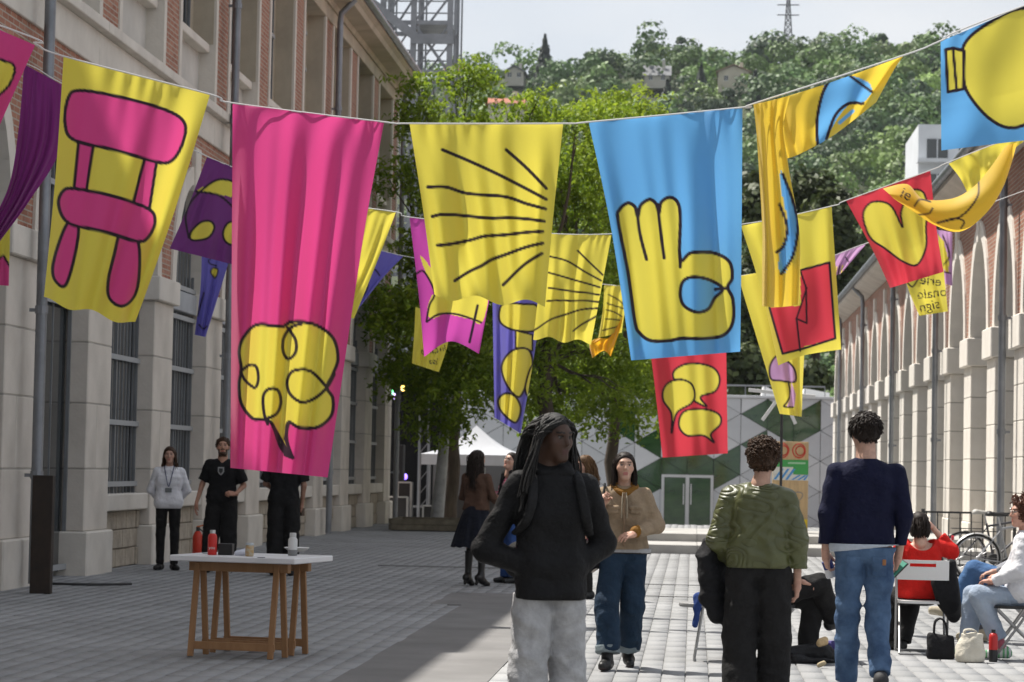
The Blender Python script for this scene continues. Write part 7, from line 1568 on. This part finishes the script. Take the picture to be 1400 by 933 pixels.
# ---- wind flower on a black pole
wy = 40.0; wb = V3(P(1069, 600, wy)[0], wy, 0); wf = tag(empty('pole_sculpture', wb), 'thin black pole carrying white radiating bars behind the goblet banner', 'sculpture'); wc = P(1069, 538, wy)
MB().tube([wb, wc], .022, 8).build('pole', M['dark'], wf, wb, smooth=True)
for a in (55, 115, 175, 235, 295, 355): d = V3(math.cos(math.radians(a)), .25*math.sin(math.radians(3*a)), math.sin(math.radians(a))); MB().bar(wc+d*.05, wc+d*.52, .055, .02, (0, 1, 0)).build('bar', plasW, wf, wb, bevel=.004)
# ---- white gazebo beyond the trees
ty0 = 72.0; gz = -.012-(ty0-69)/11*1.088; tx0, tx1 = P(574, 640, ty0)[0], P(716, 640, ty0)[0]; tcx = (tx0+tx1)/2; te = tag(empty('gazebo_tent', (tcx, ty0+1.4, gz)), 'white peaked gazebo tent behind the leftmost locust tree', 'tent'); TE = ORG[te.name]
ez = P(650, 622, ty0)[2]; pk = P(655, 582, ty0+1.4)[2]; canv = mat('white_canvas', (.58, .60, .64), .7, .08, 2, trans=.25); yb_ = ty0+2.8
def sagp(a, b, t): q = a+(b-a)*t; q[2] -= .16*math.sin(math.pi*t); return q
pkp = V3(tcx, ty0+1.4, pk); cn = [V3(tx0, ty0, ez), V3(tx1, ty0, ez), V3(tx1, yb_, ez), V3(tx0, yb_, ez)]; mb = MB(); n = 8
for i in range(4):
    a, b = cn[i], cn[(i+1) % 4]; V = []; F = []
    for r_ in range(n+1):
        for c_ in range(n+1): V.append(sagp((a+(b-a)*(c_/n)), pkp, r_/n))
    for r_ in range(n):
        for c_ in range(n): k_ = r_*(n+1)+c_; F.append((k_, k_+1, k_+n+2, k_+n+1))
    mb.add(V, F); v0, v1 = a-V3(0, 0, .30), b-V3(0, 0, .30); mb.add([a, b, v1, v0], [(0, 1, 2, 3)])
mb.build('canopy', canv, te, TE, smooth=True)
for q in cn: MB().tube([V3(q[0], q[1], gz), q], .03, 8).build('leg', M['steel'], te, TE, smooth=True)
MB().box(tx0+.1, tx1-.1, yb_-.06, yb_-.04, gz+.05, ez-.25).build('back_wall', mat('grey_sidewall', (.16, .16, .165), .8), te, TE)
tag(MB().box(tx0+.5, tx1-.3, ty0+.5, ty0+1.1, gz, gz+.95).build('counter', mat('dark_counter', (.06, .06, .06), .6), None, (tcx, ty0+.8, gz), bevel=.01), 'dark counter standing under the white gazebo', 'counter')
# ---- stage beside the tower
sy0 = 77.0; sg = -.8; sx0, sx1 = P(500, 640, sy0)[0], P(607, 640, sy0)[0]; sz = P(560, 498, sy0)[2]; stg = tag(empty('stage', ((sx0+sx1)/2, sy0+3, sg)), 'dark open air stage with a silver truss behind the left factory corner', 'stage'); SO = ORG[stg.name]
blk = mat('black_drape', (.008, .008, .009), .9)
MB().box(sx0, sx1, sy0+5.0, sy0+5.1, sg, sz).build('backdrop', blk, stg, SO); MB().box(sx0, sx1, sy0, sy0+5, sg, sg+1.0).build('deck', blk, stg, SO); MB().box(sx0-.2, sx1+.3, sy0-.3, sy0+5.2, sz, sz+.35).build('roof', mat('grey_tarpaulin', (.25, .26, .28), .7), stg, SO)
for xx in (P(573, 600, sy0)[0], sx0+.2):
    for dx in (0, .28):
        for dy in (0, .28): MB().tube([V3(xx+dx, sy0+dy, sg), V3(xx+dx, sy0+dy, sz)], .028, 6).build('truss_chord', M['steel'], stg, SO, smooth=True)
    z = sg+.1
    while z < sz-.4: MB().bar(V3(xx, sy0, z), V3(xx+.28, sy0, z+.35), .025).build('truss_brace', M['steel'], stg, SO); z += .42
def lampcol(name, c):
    m = bpy.data.materials.new(name); m.use_nodes = True; b = m.node_tree.nodes['Principled BSDF']; b.inputs['Emission Color'].default_value = (*c, 1); b.inputs['Emission Strength'].default_value = 3.0; return m
for i, (q, c) in enumerate((((534, 537), (.05, .7, .2)), ((541, 542), (.6, .4, .9)), ((552, 531), (1, .6, .1)), ((553, 652), (.2, .1, 1)))):
    g = P(q[0], q[1], sy0+2); sp = MB().lathe(g-V3(0, 0, .09), [(.05, 0), (.09, .05), (.09, .13), (.05, .18)], 10).build('stage_lamp', lampcol('lamp_glow_%d' % i, c), stg, SO, smooth=True)
MB().box(P(540, 600, sy0+1)[0], P(552, 600, sy0+1)[0], sy0+1, sy0+1.5, sg+1.0, sg+2.9).build('speaker_stack', mat('speaker_black', (.02, .02, .022), .6), stg, SO, bevel=.02)
cm_ = mat('flight_case', (.03, .03, .032), .6); ed = mat('case_edge', (.5, .5, .5), .4, metal=.6)
def flight_case(px0, px1, py0, py1, Y, label):
    z0 = -.012 if Y < 69 else -.012-(Y-69)/11*1.088; a, b = P(px0, py1, Y), P(px1, py0, Y); o = V3((a[0]+b[0])/2, Y, z0); t = tag(empty('flight_case', o), label, 'case', 'flight cases before the stage'); zt = b[2]
    MB().box(a[0], b[0], Y, Y+.6, z0+.08, zt).build('case_body', cm_, t, o, bevel=.01)
    for x in (a[0], b[0]): MB().box(x-.025, x+.025, Y-.012, Y+.03, z0+.08, zt+.008).build('edge', ed, t, o)
    for z in (z0+.09, zt): MB().box(a[0], b[0], Y-.014, Y+.03, z-.02, z+.02).build('edge', ed, t, o)
    for x in (a[0]+.08, b[0]-.08): MB().tube([V3(x-.02, Y+.08, z0+.045), V3(x+.02, Y+.08, z0+.045)], .045, 10).build('castor', plasK, t, o)
flight_case(530, 557, 680, 712, 66.0, 'long dark flight case with silver edges at the left factory corner'); flight_case(543, 562, 660, 712, 67.2, 'upright dark flight case with silver edges behind the long one'); flight_case(578, 592, 692, 712, 66.5, 'small flight case beside the white leaning post'); flight_case(640, 662, 640, 706, 70.5, 'tall dark case under the left end of the white gazebo')
g = V3(P(597, 700, 63.5)[0], 63.5, 0); po = MB().tube([g, P(604, 640, 63.5), P(612, 540, 63.5), P(616, 430, 63.5)], [.17, .14, .12, .10], 12).build('white_post', mat('peeling_white_paint', (.55, .56, .57), .7, .5, 4, col2=(.32, .32, .33)), None, g, smooth=True); tag(po, 'thick white leaning post beside the leftmost locust trunk', 'post')
# ================================================================ summer haze over the valley
hzm = bpy.data.materials.new('summer_haze'); hzm.use_nodes = True; hn = hzm.node_tree.nodes; hn.remove(hn['Principled BSDF'])
vol = hn.new('ShaderNodeVolumePrincipled'); vol.inputs['Color'].default_value = (.86, .92, 1.0, 1); vol.inputs['Density'].default_value = 0.00007; vol.inputs['Anisotropy'].default_value = .25
hzm.node_tree.links.new(vol.outputs[0], hn['Material Output'].inputs['Volume'])
tag(MB().box(-2600, 2600, -70, 3100, -6, 190).build('haze', hzm), 'thin bluish summer haze over the valley', 'haze', kind='stuff')
